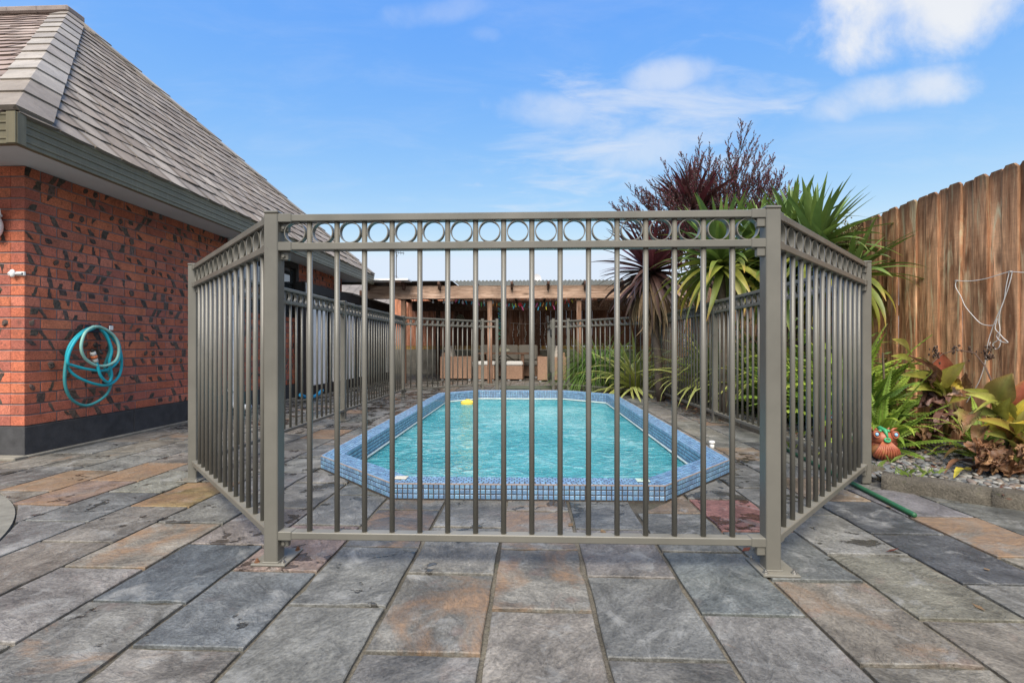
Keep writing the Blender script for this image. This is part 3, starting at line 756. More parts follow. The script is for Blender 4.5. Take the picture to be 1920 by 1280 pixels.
for r_ in range(BROW+1):
    z = HZP + 0.004 + r_*BP
    if z + BH > HZT + 0.03: continue
    y = HY0; first = True
    while y < HY1-0.02:
        ln = 0.226
        if first and r_ % 2: ln = 0.108
        ye = y+ln
        if z+BH > WIN_Z0-0.055:      # window opening
            if y < WIN_Y0 < ye: ye = WIN_Y0-0.004
            if WIN_Y0-0.01 <= y < WIN_Y1: y = WIN_Y1+0.004; first = False; continue
        ye = min(ye, HY1)
        if ye-y > 0.03: placed.append((math.hypot(HX, (y+ye)/2) - 0.2*abs(z-0.9)*0, ye-y, T(HX, y, z)))
        y = ye+0.0095; first = False
    # front wall, bricks turned to face the viewer; they butt against the side wall's corner bricks
    x = HX - (0.1015 if r_ % 2 == 0 else 0.1015); first = True
    while x > HX-0.8:
        ln = 0.226 if not (first and r_ % 2 == 0) else 0.118
        placed.append((math.hypot(x, HY0) + (0.0 if x > HX-0.5 else 50), ln, T(x, HY0, z) @ RZ(R(-90)) @ T(0, -ln, 0) if False else T(x-ln, HY0, z) @ RZ(R(-90))))
        x -= ln+0.0095; first = False
placed.sort(key=lambda p: p[0])
rest = MB()
for i, (d, ln, Mw) in enumerate(placed):
    if i < 298:
        me = FULL[brg.randrange(len(FULL))] if abs(ln-0.226) < 0.001 else brick_mesh(ln, brg.randrange(10**6)).mesh('brick', [MAT['brick'], MAT['clinker']])
        obj('brick', me, wall, Mw)
    else: brick_mesh(ln, brg.randrange(10**6), out=rest, M=Mw)
tag(rest.build('far_bricks', [MAT['brick'], MAT['clinker']], wall), kind='stuff')

# ---- window: dark frame in the opening, glass set back, brick sill
mb = MB()
xf = HX-0.045
mb.bbox(xf-0.05, xf+0.03, WIN_Y0+0.002, WIN_Y0+0.055, WIN_Z0, HZT-0.002, 0.003); mb.bbox(xf-0.05, xf+0.03, WIN_Y1-0.055, WIN_Y1-0.002, WIN_Z0, HZT-0.002, 0.003)
mb.bbox(xf-0.05, xf+0.03, WIN_Y0+0.056, WIN_Y1-0.056, WIN_Z0, WIN_Z0+0.055, 0.003); mb.bbox(xf-0.05, xf+0.03, WIN_Y0+0.056, WIN_Y1-0.056, HZT-0.09, HZT-0.002, 0.003)
for yy_ in (6.28, 6.66): mb.bbox(xf-0.05, xf+0.022, yy_-0.03, yy_+0.03, WIN_Z0+0.056, HZT-0.091, 0.003)
win = mb.build('window', MAT['black_frame'], house)
for a, b in ((WIN_Y0+0.056, 6.249), (6.311, 6.629), (6.691, WIN_Y1-0.056)):
    MB().box(xf-0.03, xf-0.022, a, b, WIN_Z0+0.056, HZT-0.091).build('pane', MAT['glass'], win)
mb = MB(); n_ = 40
vs, fs = [], []
for i in range(n_+1):
    yy_ = WIN_Y0+0.06+(WIN_Y1-WIN_Y0-0.12)*i/n_
    for zz in (WIN_Z0+0.06, HZT-0.1): vs.append((xf-0.14+0.02*math.sin(i*1.9), yy_, zz))
for i in range(n_): fs.append((2*i, 2*i+2, 2*i+3, 2*i+1))
mb.add(vs, fs).build('curtain', MAT['curtain'], win)
mb = MB(); yy_ = WIN_Y0-0.05
MB().box(HX-0.28, HX-0.11, WIN_Y0, WIN_Y1, WIN_Z0-0.06, WIN_Z0-0.002).build('sill_bed', MAT['brick_joint'], win)
g = random.Random(3)
while yy_ < WIN_Y1+0.03:
    k = g.uniform(.85, 1.1); mb.col = (0.36*k, 0.10*k, 0.055*k, 1)
    mb.bbox(-0.11, 0.035, 0, 0.068, -0.058, 0, 0.004, M=T(HX, yy_, WIN_Z0-0.002) @ RY(R(10))); yy_ += 0.076
tag(mb.build('window_sill', MAT['brick'], win))

# ---- eaves, gutter, roof
EX, EY0, EY1 = -3.085, 2.735, 9.22
AP = Vector((-6.02, 5.98, 5.12)); ZE = 2.165
mb = MB()
mb.add([(HX-6, EY0+0.02, 2.034), (EX-0.02, EY0+0.02, 2.034), (EX-0.02, EY1-0.02, 2.034), (HX-6, EY1-0.02, 2.034), (HX-6, HY1-0.02, 2.034), (HX-0.02, HY1-0.02, 2.034), (HX-0.02, HY0+0.02, 2.034), (HX-6, HY0+0.02, 2.034),
        (HX-6, EY0+0.02, 2.046), (EX-0.02, EY0+0.02, 2.046), (EX-0.02, EY1-0.02, 2.046), (HX-6, EY1-0.02, 2.046), (HX-6, HY1-0.02, 2.046), (HX-0.02, HY1-0.02, 2.046), (HX-0.02, HY0+0.02, 2.046), (HX-6, HY0+0.02, 2.046)],
       [(0,1,6,7)[::-1], (1,2,5,6)[::-1], (2,3,4,5)[::-1], (8,9,14,15), (9,10,13,14), (10,11,12,13)])
mb.build('soffit', MAT['soffit'], house)
# gutter profile (d = outwards, z), ribbed face with a lip at the top
prof = [(-0.03, 1.988), (0.0, 1.986), (0.006, 1.990), (0.006, 2.012), (0.011, 2.016), (0.011, 2.024), (0.006, 2.028), (0.006, 2.062), (0.012, 2.066), (0.012, 2.074), (0.007, 2.078), (0.008, 2.108), (0.014, 2.112), (0.014, 2.120), (0.010, 2.124), (0.014, 2.150), (0.020, 2.158), (0.020, 2.168), (0.006, 2.170), (-0.004, 2.160), (-0.03, 2.150)]
path = [(-9.0, EY0, 0, -1), (EX, EY0, 1, -1), (EX, EY1, 1, 1), (-9.0, EY1, 0, 1)]
mb = MB(); vs = []; fs = []
for (x, y, ox, oy) in path:
    for d, z in prof: vs.append((x+ox*d, y+oy*d, z))
n_ = len(prof)
for i in range(3):
    for k in range(n_-1): fs.append((i*n_+k, (i+1)*n_+k, (i+1)*n_+k+1, i*n_+k+1))
mb.add(vs, fs)
mb.bbox(EX-0.035, EX+0.024, EY0-0.026, EY0-0.019, 1.984, 2.172, 0.001); mb.bbox(EX+0.021, EX+0.027, EY0-0.018, EY0+0.035, 1.984, 2.172, 0.001)
mb.build('gutter', MAT['gutter'], house)
roof = MB()
e = 0.0; A = (EX-0.01, EY0+0.01, ZE-0.02); B = (EX-0.01, EY1-0.01, ZE-0.02); Lf = (-9.5, EY0+0.01, ZE-0.02); Lb = (-9.5, EY1-0.01, ZE-0.02)
apx = AP - Vector((0, 0, 0.03)); rl = Vector((-9.5, AP.y, apx.z))
roof.add([A, B, tuple(apx), Lf, tuple(rl), Lb], [(0, 1, 2), (3, 0, 2, 4), (1, 5, 4, 2)])
roofo = roof.build('roof', MAT['black_frame'], house)
srg = random.Random(17)
S1 = [(0.27,0.225,0.185),(0.30,0.255,0.21),(0.24,0.195,0.155),(0.33,0.285,0.24),(0.27,0.23,0.195)]
S2 = [(0.26,0.195,0.17),(0.29,0.225,0.195),(0.23,0.175,0.155),(0.31,0.25,0.22)]
def clip2(poly, a, b, c): return clip(poly, a, b, c)
def shingle(poly, low_y, O, ux, uy, un, tint, g):
    """poly in roof-plane coordinates; the lower edge lifts clear of the course below and sags a little"""
    pts = []
    for i, p in enumerate(poly):
        q = poly[(i+1) % len(poly)]; k = 4 if (abs(p[1]-q[1]) < 0.02 and p[1] < low_y+0.05 and abs(p[0]-q[0]) > 0.12) else 1
        for j in range(k):
            t = j/k; pts.append((p[0]+(q[0]-p[0])*t, p[1]+(q[1]-p[1])*t + (-0.012*math.sin(math.pi*t)+g.uniform(-.004,.004) if j else 0)))
    n = len(pts)
    top = []
    for a, b in pts:
        h = 0.011*max(0, 1-(b-low_y)/0.24) + 0.002
        top.append(O + ux*a + uy*b + un*h)
    bot = [O + ux*a + uy*b - un*0.004 for a, b in pts]
    smin_, smax_ = min(p[0] for p in pts), max(p[0] for p in pts); lift = g.uniform(-0.001, 0.005); tw = g.uniform(-0.005, 0.005)
    cols = []; rows = [top[i]+un*(lift+tw*(pts[i][0]-smin_)/max(.05, smax_-smin_))*max(0, 1-(pts[i][1]-low_y)/0.24) for i in range(n)]
    mb = MB(); dk = g.uniform(0.42, 0.62)
    c2 = Vector((sum(p[0] for p in pts)/n, sum(p[1] for p in pts)/n))
    inn = [rows[i] + (ux*(c2.x-pts[i][0])*min(0.75, 0.042/max(.02, abs(c2.x-pts[i][0]))) ) for i in range(n)]
    vs = rows+inn+bot; ec = tuple(v*dk for v in tint)+(1,); ic = tuple(tint)+(1,)
    mb.add(vs, [tuple(range(n, 2*n))]+[(k, (k+1)%n, n+(k+1)%n, n+k) for k in range(n)]+[(2*n+k, 2*n+(k+1)%n, (k+1)%n, k) for k in range(n)], [ec]*n+[ic]*n+[ec]*n)
    return mb
def lay(O, ux, uy, un, planes, smax, tmax, tints, expo=0.198, wid=0.34, smin=0.0, lim=999):
    r_ = 0; t = 0.0; n = 0; extra = MB()
    while t < tmax:
        s = smin - (wid/2 if r_ % 2 else 0) + srg.uniform(-.03, .03)
        while s < smax:
            w_ = wid*srg.uniform(0.9, 1.1)
            poly = [(s+0.005, t), (s+w_-0.005, t), (s+w_-0.005, t+expo+0.025), (s+0.005, t+expo+0.025)]
            for a, b, c in planes: poly = clip(poly, a, b, c)
            if len(poly) >= 3:
                ar = abs(sum(poly[i][0]*poly[(i+1)%len(poly)][1]-poly[(i+1)%len(poly)][0]*poly[i][1] for i in range(len(poly))))/2
                if ar > 0.004:
                    k = srg.uniform(0.86, 1.12); c_ = srg.choice(tints); m_ = shingle(poly, t, O, ux, uy, un, [v*k for v in c_], srg); n += 1
                    if n <= lim: m_.build('shingle', MAT['shingle'], roofo)
                    else: extra.add(m_.v, m_.f, m_.c)
            s += w_
        t += expo; r_ += 1
    if extra.v: tag(extra.build('upper_shingles', MAT['shingle'], roofo), kind='stuff')
    return n
# right-hand slope: a triangle from the pool-side eave to the apex
O = Vector((EX+0.02, EY0-0.01, ZE)); Bv = Vector((EX+0.02, EY1+0.01, ZE))
ux = Vector((0, 1, 0)); mid = Vector((EX+0.02, AP.y, ZE)); uy = (AP-mid).normalized(); un = ux.cross(uy); 
if un.x < 0: un = -un
H_ = (AP-mid).length; LY = EY1-EY0+0.02; sa = AP.y-O.y
def edge(p, q):       # keep the side towards the triangle's inside
    d = (q[0]-p[0], q[1]-p[1]); a, b = d[1], -d[0]; l = math.hypot(a, b); return (a/l, b/l, (a*p[0]+b*p[1])/l)
pl = [edge((LY, 0), (sa, H_)), edge((sa, H_), (0, 0))]
n1_ = lay(O, ux, uy, un, pl, LY, H_, S1, 0.200, 0.235, lim=222)
# front slope: only the corner the picture shows
O2 = Vector((EX-3.4, EY0-0.02, ZE)); ux2 = Vector((1, 0, 0)); mid2 = Vector((AP.x, EY0-0.02, ZE)); uy2 = (AP-mid2).normalized(); un2 = ux2.cross(uy2)
if un2.y > 0: un2 = -un2
H2 = (AP-mid2).length; sx = AP.x-O2.x; cx_ = EX-O2.x
pl2 = [edge((cx_, 0), (sx, H2)), (0, 1, H2), (-1, 0, 0.9)]
n2_ = lay(O2, ux2, uy2, un2, pl2, cx_, H2, S2, 0.185, 0.30, smin=-0.9, lim=72)
# hip caps: folded pieces climbing from the corner to the apex
c0 = Vector((EX+0.015, EY0-0.015, ZE+0.02)); dv = (AP + Vector((0, 0, 0.025)) - c0); Lh = dv.length; dv.normalize()
sr = (uy - dv*uy.dot(dv)); sr = ux; sl = -ux2
def cap_row(c0, dv, Lh, sr, sl, nr_, nl_, expo, wd):
    t = 0.0; i = 0
    while t < Lh-0.03:
        t2 = min(t+expo+0.05, Lh); k = srg.uniform(.9, 1.12); c_ = srg.choice(S1)
        mb = MB(); mb.col = (c_[0]*k*0.94, c_[1]*k*1.0, c_[2]*k*1.08, 1)
        l0, l1 = 0.030, 0.014
        for (sd_, nn_) in ((sr, nr_), (sl, nl_)):
            up = (nr_+nl_).normalized()
            a = c0+dv*t+up*l0; b = c0+dv*t2+up*l1; wd1 = min(wd, (Lh-t)*0.55+.02); wd2 = min(wd, (Lh-t2)*0.55+.02); c = c0+dv*t+sd_*wd1+nn_*l0*0.9; d = c0+dv*t2+sd_*wd2+nn_*l1
            dn = nn_*0.03
            vs = [a, b, d, c, a-dn, b-dn, d-dn, c-dn]
            fs = [(0,3,2,1), (0,4,7,3), (3,7,6,2)]
            if (vs[3]-vs[0]).cross(vs[2]-vs[0]).dot(nn_) < 0: fs = [f[::-1] for f in fs]
            mb.add(vs, fs)
        mb.build('hip_cap', MAT['shingle'], roofo); t += expo; i += 1
cap_row(c0, dv, Lh, sr, sl, un, un2, 0.40, 0.21)
c1 = Vector((EX+0.015, EY1+0.015, ZE+0.02)); dv2 = (AP + Vector((0, 0, 0.025)) - c1); L2h = dv2.length; dv2.normalize()
un3 = Vector((un2.x, -un2.y, un2.z)); sr2 = -ux; sl2 = -ux2
cap_row(c1, dv2, L2h, sr2, sl2, un, un3, 0.40, 0.25)
mb = MB(); mb.col = (0.24, 0.20, 0.185, 1)
x = AP.x+0.1
while x > -9: mb.bbox(x-0.42, x, AP.y-0.13, AP.y+0.13, AP.z-0.06, AP.z+0.03, 0.02); x -= 0.4
mb.build('ridge_cap', MAT['shingle'], roofo)
# downpipe with elbow at its foot
p0 = onx(434, 700, HX+0.05); p0 = Vector((HX+0.045, p0.y, 0))
mb = MB(); mb.tube([(p0.x, p0.y, 2.03), (p0.x, p0.y, 0.14), (p0.x+0.02, p0.y, 0.09), (p0.x+0.10, p0.y+0.01, 0.07), (p0.x+0.22, p0.y+0.02, 0.065)], 0.034, 12)
for z in (1.1, 0.25): mb.box(p0.x-0.05, p0.x+0.038, p0.y-0.037, p0.y+0.037, z, z+0.025)
mb.build('downpipe', MAT['white_pvc'], house, True)
# ------------------------------------------------------------------ the swimming pool
WZ = -0.058; CW = 0.135; CHT = 0.080; TP = 0.0262
pool = thing('swimming_pool', (PCX, (PCY0+PCY1)/2, 0), 'blue mosaic tiled swimming pool with cut corners and turquoise water', 'swimming pool')
mb = MB()
def rings(pairs, mb):
    vs = []; fs = []
    for ins_, z in pairs:
        for x, y in octagon(ins_): vs.append((x, y, z))
    for i in range(len(pairs)-1):
        for k in range(8): fs.append((i*8+k, i*8+(k+1)%8, (i+1)*8+(k+1)%8, (i+1)*8+k))
    mb.add(vs, fs)
rings([(0.004, -0.03), (0.004, CHT-0.004), (CW-0.004, CHT-0.004), (CW-0.004, WZ-0.10)], mb)
coping = mb.build('coping', MAT['grout'], pool)
mb = MB(); rings([(CW-0.004, WZ-0.02), (CW+0.02, WZ-0.10), (CW+0.06, -1.25)], mb)
n_ = len(mb.v); mb.f.append(tuple(range(n_-8, n_))); mb.mi.append(0)
mb.build('basin', MAT['shell'], pool)
mb = MB(); P8 = octagon(CW-0.002)
bm = bmesh.new(); vv = [bm.verts.new((x, y, WZ)) for x, y in P8]; bm.faces.new(vv); me = bpy.data.meshes.new('water'); bm.to_mesh(me); bm.free(); me.materials.append(MAT['water'])
wat = obj('water', me, pool); tag(wat, 'turquoise rippled pool water')
mb = MB()
mb.tube([(x, y, WZ+0.013) for x, y in octagon(CW+0.003)], 0.008, 6, closed=True)
mb.build('liner_bead', MAT['bead'], pool)
# mosaic: every tile a small slab with a softened face
BL = [(0.150,0.270,0.430),(0.170,0.300,0.460),(0.130,0.240,0.395),(0.190,0.325,0.480),(0.135,0.230,0.370),(0.160,0.305,0.45)]
trg = random.Random(23)
def tile_geo(mb, M, w=0.0214, h=0.0214, t=0.0042):
    mb.M = M; a, b, i = w/2, h/2, 0.0022
    mb.add([(-a,-b,0),(a,-b,0),(a,b,0),(-a,b,0),(-a,-b,t*0.6),(a,-b,t*0.6),(a,b,t*0.6),(-a,b,t*0.6),(-a+i,-b+i,t),(a-i,-b+i,t),(a-i,b-i,t),(-a+i,b-i,t)],
           [(8,9,10,11)]+[(k,(k+1)%4,4+(k+1)%4,4+k) for k in range(4)]+[(4+k,4+(k+1)%4,8+(k+1)%4,8+k) for k in range(4)]); mb.M = None
TILES = []
for c in BL:
    for k in (0.9, 1.08):
        m1 = MB(); m1.col = (c[0]*k, c[1]*k, c[2]*k, 1); tile_geo(m1, None); TILES.append(m1.mesh('tile', MAT['tile']))
def frame_of(x, y, d, nrm, n_up):     # local x along the run, local z out of the face
    X = Vector((d[0], d[1], 0)).normalized(); Zv = Vector(nrm).normalized(); Y = Zv.cross(X)
    m = Matrix((X, Y, Zv)).transposed().to_4x4(); m.translation = Vector((x, y, n_up)); return m
spots = []
for i in range(8):
    for what in ('out', 'top', 'in'):
        rows = {'out': 3, 'top': 5, 'in': 6}[what]
        for r_ in range(rows):
            ins_ = {'out': 0.004, 'top': 0.017+r_*TP-0.001, 'in': CW-0.004}[what]
            o8 = octagon(ins_); p, q = Vector(o8[i]), Vector(o8[(i+1) % 8]); d = q-p; ln = d.length; d.normalize()
            nrm = {'out': (d.y, -d.x, 0), 'top': (0, 0, 1), 'in': (-d.y, d.x, 0)}[what]
            z = {'out': 0.0135+r_*TP, 'top': CHT-0.004, 'in': CHT-0.016-r_*TP}[what]
            nT = max(1, int((ln-0.004)/TP)); pit = (ln-0.004)/nT
            for k in range(nT):
                c = p + d*(0.002+pit*(k+0.5)); wd = pit-0.0048
                j = trg.uniform(-0.012, 0.012)
                Mt = frame_of(c.x, c.y, d, (nrm[0]+j, nrm[1]+trg.uniform(-0.012, 0.012), nrm[2]+trg.uniform(-0.012, 0.012)), z)
                Z = c.y*CT - c.x*ST
                rank = {'out': 0, 'top': 0.25, 'in': 3}[what] + Z + (0 if i in (0,) else 0.9 if i in (7, 1) else 20)
                spots.append((rank, Mt, wd))
spots.sort(key=lambda s: s[0])
rest = MB()
for n_, (rk, Mt, wd) in enumerate(spots):
    if n_ < 298: obj('tile', trg.choice(TILES), coping, Mt @ SC(wd/0.0214, 1, 1))
    else:
        c = trg.choice(BL); k = trg.choice((0.9, 1.08)); rest.col = (c[0]*k, c[1]*k, c[2]*k, 1); tile_geo(rest, Mt, wd)
tag(rest.build('mosaic_field', MAT['tile'], coping), kind='stuff')
# pale tile strip along the outer arris
mb = MB(); P8 = octagon(0.0035); mb.tube([(x, y, CHT-0.0035) for x, y in P8], 0.0045, 6, closed=True); mb.build('edge_trim', simple('edge_trim', (0.27, 0.22, 0.19), 0.7, 0, 0.2, 30), coping)
# two small plates let into the coping
for (u, v, nm, lab, c) in ((752, 896, 'depth_marker', 'cream plate with raised rim', (0.62, 0.58, 0.46)), (1205, 901, 'depth_marker', 'pale green plate with small green mark', (0.50, 0.62, 0.52))):
    p = gp(u, v, CHT); mb = MB(); mb.col = c+(1,)
    mb.bbox(p.x-0.034, p.x+0.034, p.y-0.026, p.y+0.026, CHT+0.001, CHT+0.0065, 0.002)
    if u > 1000:
        mb.col = (0.16, 0.40, 0.26, 1); mb.bbox(p.x-0.008, p.x+0.018, p.y-0.008, p.y+0.008, CHT+0.0066, CHT+0.009, 0.001)
    tag(mb.build(nm, MAT['plain'], pool), lab)
# floating dispenser
p = gp(877, 757, WZ); t_ = thing('chlorine_floater', (p.x, p.y, WZ), 'yellow round chemical floater drifting at the far end of the pool', 'pool floater')
mb = MB(); mb.col = (0.72, 0.53, 0.08, 1); mb.cyl((p.x, p.y, WZ-0.02), 0.098, 0.05, 24, 0.104); mb.cyl((p.x, p.y, WZ+0.031), 0.104, 0.022, 24, 0.06); mb.cyl((p.x, p.y, WZ+0.054), 0.035, 0.014, 16, 0.03)
mb.build('float_ring', MAT['plain'], t_)
mb = MB(); mb.col = (0.75, 0.76, 0.72, 1); mb.cyl((p.x, p.y, WZ-0.14), 0.06, 0.118, 16); mb.build('tablet_basket', MAT['plain'], t_)
# white pipe stub by the corner of the coping
p = gp(1335, 840); mb = MB(); mb.col = (0.74, 0.74, 0.72, 1)
t_ = thing('pipe_stub', (p.x, p.y, 0), 'small white plastic pipe cap standing beside the pool corner on the wet slate', 'pipe cap')
mb.cyl((p.x, p.y, -0.005), 0.017, 0.042, 14); mb.build('pipe', MAT['plain'], t_, True)
mb = MB(); mb.col = (0.78, 0.78, 0.76, 1); mb.cyl((p.x, p.y, 0.038), 0.022, 0.014, 14); mb.ball((p.x, p.y, 0.052), 0.021, 0.021, 0.006, 14, 5); mb.build('cap', MAT['plain'], t_, True)
# ------------------------------------------------------------------ the pool fence
fence = thing('pool_fence', (0, 1.67, 0), 'grey metal pool fence with a band of rings below its top rail', 'pool fence')
FL, FR = Vector((-0.917, 1.668)), Vector((0.826, 1.676))
L2, L3, L4 = Vector((-1.950, 2.690)), Vector((-1.965, 4.92)), Vector((-1.990, 7.35))
R2, R3, R4 = Vector((1.880, 2.760)), Vector((1.885, 4.95)), Vector((1.910, 7.12))
GA, GB, GC, GD = Vector((-0.860, 8.47)), Vector((-0.60, 8.47)), Vector((0.40, 8.47)), Vector((0.665, 8.47))
Z0, Z1, Z2, ZP = 0.089, 1.112, 1.213, 1.240
RH = 0.0255
BAR = MB(); BAR.cyl((0, 0, Z0+RH-0.002), 0.0095, Z2-Z0-RH+0.004, 12)
BARM = BAR.mesh('baluster', MAT['fence'], True)
def ring_mesh(r, wd=0.022, th=0.0032, n=28):
    mb = MB(); vs = []; fs = []
    for i in range(n):
        A = 2*math.pi*i/n
        for (rr, yy_) in ((r, -wd/2), (r, wd/2), (r-th, wd/2), (r-th, -wd/2)): vs.append((rr*math.cos(A), yy_, rr*math.sin(A)))
    for i in range(n):
        j = (i+1) % n
        for k in range(4): fs.append((i*4+k, i*4+(k+1)%4, j*4+(k+1)%4, j*4+k))
    return mb.add(vs, fs).mesh('ring', MAT['fence'])
RINGR = (Z2-Z1-RH)/2+0.0005
RINGM = ring_mesh(RINGR)
def oriented(p, d, z=0):
    X = Vector((d.x, d.y, 0)).normalized(); Y = Vector((0, 0, 1)).cross(X)
    m = Matrix((X, Y, Vector((0, 0, 1)))).transposed().to_4x4(); m.translation = Vector((p.x, p.y, z)); return m
def bracket_mesh():
    mb = MB(); mb.bbox(-0.004, 0.046, -0.0215, 0.0215, -0.0155, 0.0155, 0.002)
    mb.bbox(-0.008, 0.026, -0.003, 0.017, -0.045, -0.0150, 0.002)
    mb.cyl((0, 0, 0), 0.006, 0.006, 6, M=T(0.010, -0.003, -0.032) @ RX(R(90)))
    return mb.mesh('bracket', MAT['fence'])
BRK = bracket_mesh()
def panel(p, q, gap0=0.028, gap1=0.028, parent=fence, lab=None, name='fence_panel', brackets=True):
    d = q-p; ln = d.length; d.normalize(); M0 = oriented(p, d)
    o = bpy.data.objects.new(name, None); o.empty_display_size = 0.05; link(o, parent, M0)
    for z in (Z0, Z1, Z2):
        mb = MB(); mb.M = M0; mb.bbox(gap0, ln-gap1, -0.019, 0.019, z, z+RH, 0.0025); mb.build('rail', MAT['fence'], o)
    if lab: tag(o, lab)
    a, b = gap0, ln-gap1; n = max(2, round((b-a)/0.1003)); pit = (b-a)/n
    for k in range(1, n): obj('baluster', BARM, o, M0 @ T(a+pit*k, 0, 0))
    for k in range(n): obj('ring', RINGM, o, M0 @ T(a+pit*(k+0.5), 0, (Z1+RH+Z2)/2))
    if brackets:
        for z in (Z0, Z1, Z2):
            obj('bracket', BRK, o, M0 @ T(gap0-0.004, 0, z+RH/2)); obj('bracket', BRK, o, M0 @ T(ln-gap1+0.004, 0, z+RH/2) @ RZ(math.pi))
    return o
def post(p, h=ZP, rz=0.0, plate=True, rusty=False, parent=fence, off=(0.0, 0.0), s=0.025):
    M0 = T(p.x, p.y, 0) @ RZ(rz)
    mb = MB(); mb.M = M0; mb.bbox(-s, s, -s, s, 0.006, h, 0.003); o = mb.build('post', MAT['fence'], parent)
    mb = MB(); mb.M = M0; mb.bbox(-s-0.0015, s+0.0015, -s-0.0015, s+0.0015, h+0.001, h+0.011, 0.003); mb.build('cap', MAT['fence'], o)
    if plate:
        mb = MB(); mb.M = M0 @ T(off[0], off[1], 0); mb.bbox(-0.062, 0.062, -0.070, 0.070, 0.0005, 0.0085, 0.002)
        mb.M = M0; mb.bbox(-s-0.005, s+0.005, -s-0.005, s+0.005, 0.0086, 0.0125, 0.002)
        pl = mb.build('base_plate', MAT['fence'], o)
        mb = MB(); mb.M = M0 @ T(off[0], off[1], 0)
        for i, (bx, by) in enumerate(((-0.047, -0.052), (0.047, -0.052), (0.047, 0.054), (-0.047, 0.054))):
            mb.m = 1 if (rusty and i in (0, 2)) else 0
            mb.cyl((bx, by, 0.0086), 0.0095, 0.0015, 14); mb.cyl((bx, by, 0.0101), 0.0068, 0.006, 6); mb.cyl((bx, by, 0.0161), 0.0038, 0.005, 8)
        mb.build('bolts', [MAT['steel'], MAT['rusty']], o)
    return o
panel(FL, FR, 0.030, 0.030, lab='front panel facing the viewer')
panel(FL, L2, 0.036, 0.036); panel(FR, R2, 0.036, 0.036)
panel(L2, L3); panel(L3, L4); panel(R2, R3); panel(R3, R4)
panel(L4, GA, 0.036, 0.036); panel(R4, GD, 0.036, 0.036)
panel(GA, GB, brackets=False); panel(GD, GC, brackets=False)
post(FL, rusty=True, off=(-0.004, 0.032)); post(FR, off=(0.012, 0.012))
for p in (L2, L3, L4, R3, R4): post(p, off=(0.0, 0.0))
post(R2, plate=False)
for p in (GA, GB, GC, GD): post(p, 1.26, plate=False)
# the gate stands open, swung away from the pool on the right-hand post
gate = thing('pool_gate', (GC.x, GC.y, 0), 'narrow grey metal ring gate swung open beside the sofa end of the pool', 'gate')
gp0, gp1 = Vector((GC.x-0.030, GC.y+0.05)), Vector((GC.x-0.055, GC.y+0.98))
panel(gp0, gp1, 0.0, 0.0, parent=gate, name='gate_leaf', brackets=False)
d_ = (gp1-gp0).normalized()
for q in (gp0, gp1):
    mb = MB(); mb.M = oriented(q, d_); mb.bbox(-0.016, 0.016, -0.017, 0.017, Z0-0.01, 1.245, 0.003); mb.build('stile', MAT['fence'], gate)
for z in (0.26, 1.02):
    mb = MB(); mb.col = (0.02, 0.02, 0.02, 1); mb.M = T(GC.x-0.028, GC.y+0.022, z); mb.bbox(-0.014, 0.014, -0.03, 0.03, -0.055, 0.055, 0.004); mb.cyl((-0.018, 0, -0.065), 0.011, 0.13, 10)
    mb.build('hinge', MAT['plain'], gate)
mb = MB(); mb.col = (0.02, 0.02, 0.02, 1); mb.bbox(gp1.x-0.03, gp1.x+0.02, gp1.y-0.05, gp1.y+0.02, 1.248, 1.38, 0.005); mb.build('latch', MAT['plain'], gate)
# ------------------------------------------------------------------ pergola and the yard behind the pool
PY0, PY1 = 9.78, 13.1
pergola = thing('pergola', (-0.2, PY0, 0), 'brown timber pergola with heavy front beam and corrugated roof beyond the pool', 'pergola')
bx0, bx1 = ony(690, 540, PY0).x, 3.15
zb0, zb1 = ony(900, 560, PY0).z, ony(900, 535.5, PY0).z
MB().bbox(bx0, bx1, PY0-0.03, PY0+0.03, zb0, zb1, 0.006).build('beam', MAT['beam'], pergola)
MB().bbox(bx0-0.22, bx0+0.07, PY0+0.10, PY0+0.16, zb0+0.02, zb0+0.20, 0.006).build('beam_end', MAT['rafter'], pergola)
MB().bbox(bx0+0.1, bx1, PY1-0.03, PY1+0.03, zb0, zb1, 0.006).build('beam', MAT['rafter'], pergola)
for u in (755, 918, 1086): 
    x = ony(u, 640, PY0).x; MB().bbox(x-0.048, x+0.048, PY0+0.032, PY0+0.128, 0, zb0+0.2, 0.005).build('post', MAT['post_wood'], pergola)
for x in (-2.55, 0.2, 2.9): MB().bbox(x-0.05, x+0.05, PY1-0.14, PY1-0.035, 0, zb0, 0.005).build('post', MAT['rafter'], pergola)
x = ony(693, 540, PY0).x
while x < bx1:
    mb = MB(); pr = [(PY0-0.20, zb1+0.005), (PY0-0.12, zb1-0.09), (PY1+0.1, zb1-0.04), (PY1+0.1, zb1+0.045), (PY0-0.20, zb1+0.065)]
    vs = [(x-0.024, a, b) for a, b in pr]+[(x+0.024, a, b) for a, b in pr]; n_ = 5
    mb.add(vs, [tuple(range(n_))[::1], tuple(range(2*n_-1, n_-1, -1))]+[(k, n_+k, n_+(k+1)%n_, (k+1)%n_) for k in range(n_)])
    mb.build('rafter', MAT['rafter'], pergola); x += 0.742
xs_ = ony(850, 530, PY0).x
mb = MB(); mb.bbox(bx0-0.1, xs_, PY0-0.13, PY1+0.2, zb1+0.068, zb1+0.088, 0.004); mb.build('flat_roofing', MAT['black_frame'], pergola)
mb = MB(); mb.bbox(bx0-0.1, ony(775, 530, PY0).x, PY0-0.43, PY0-0.132, zb1+0.060, zb1+0.096, 0.004); mb.build('roof_edge_flashing', MAT['white_pvc'], pergola)
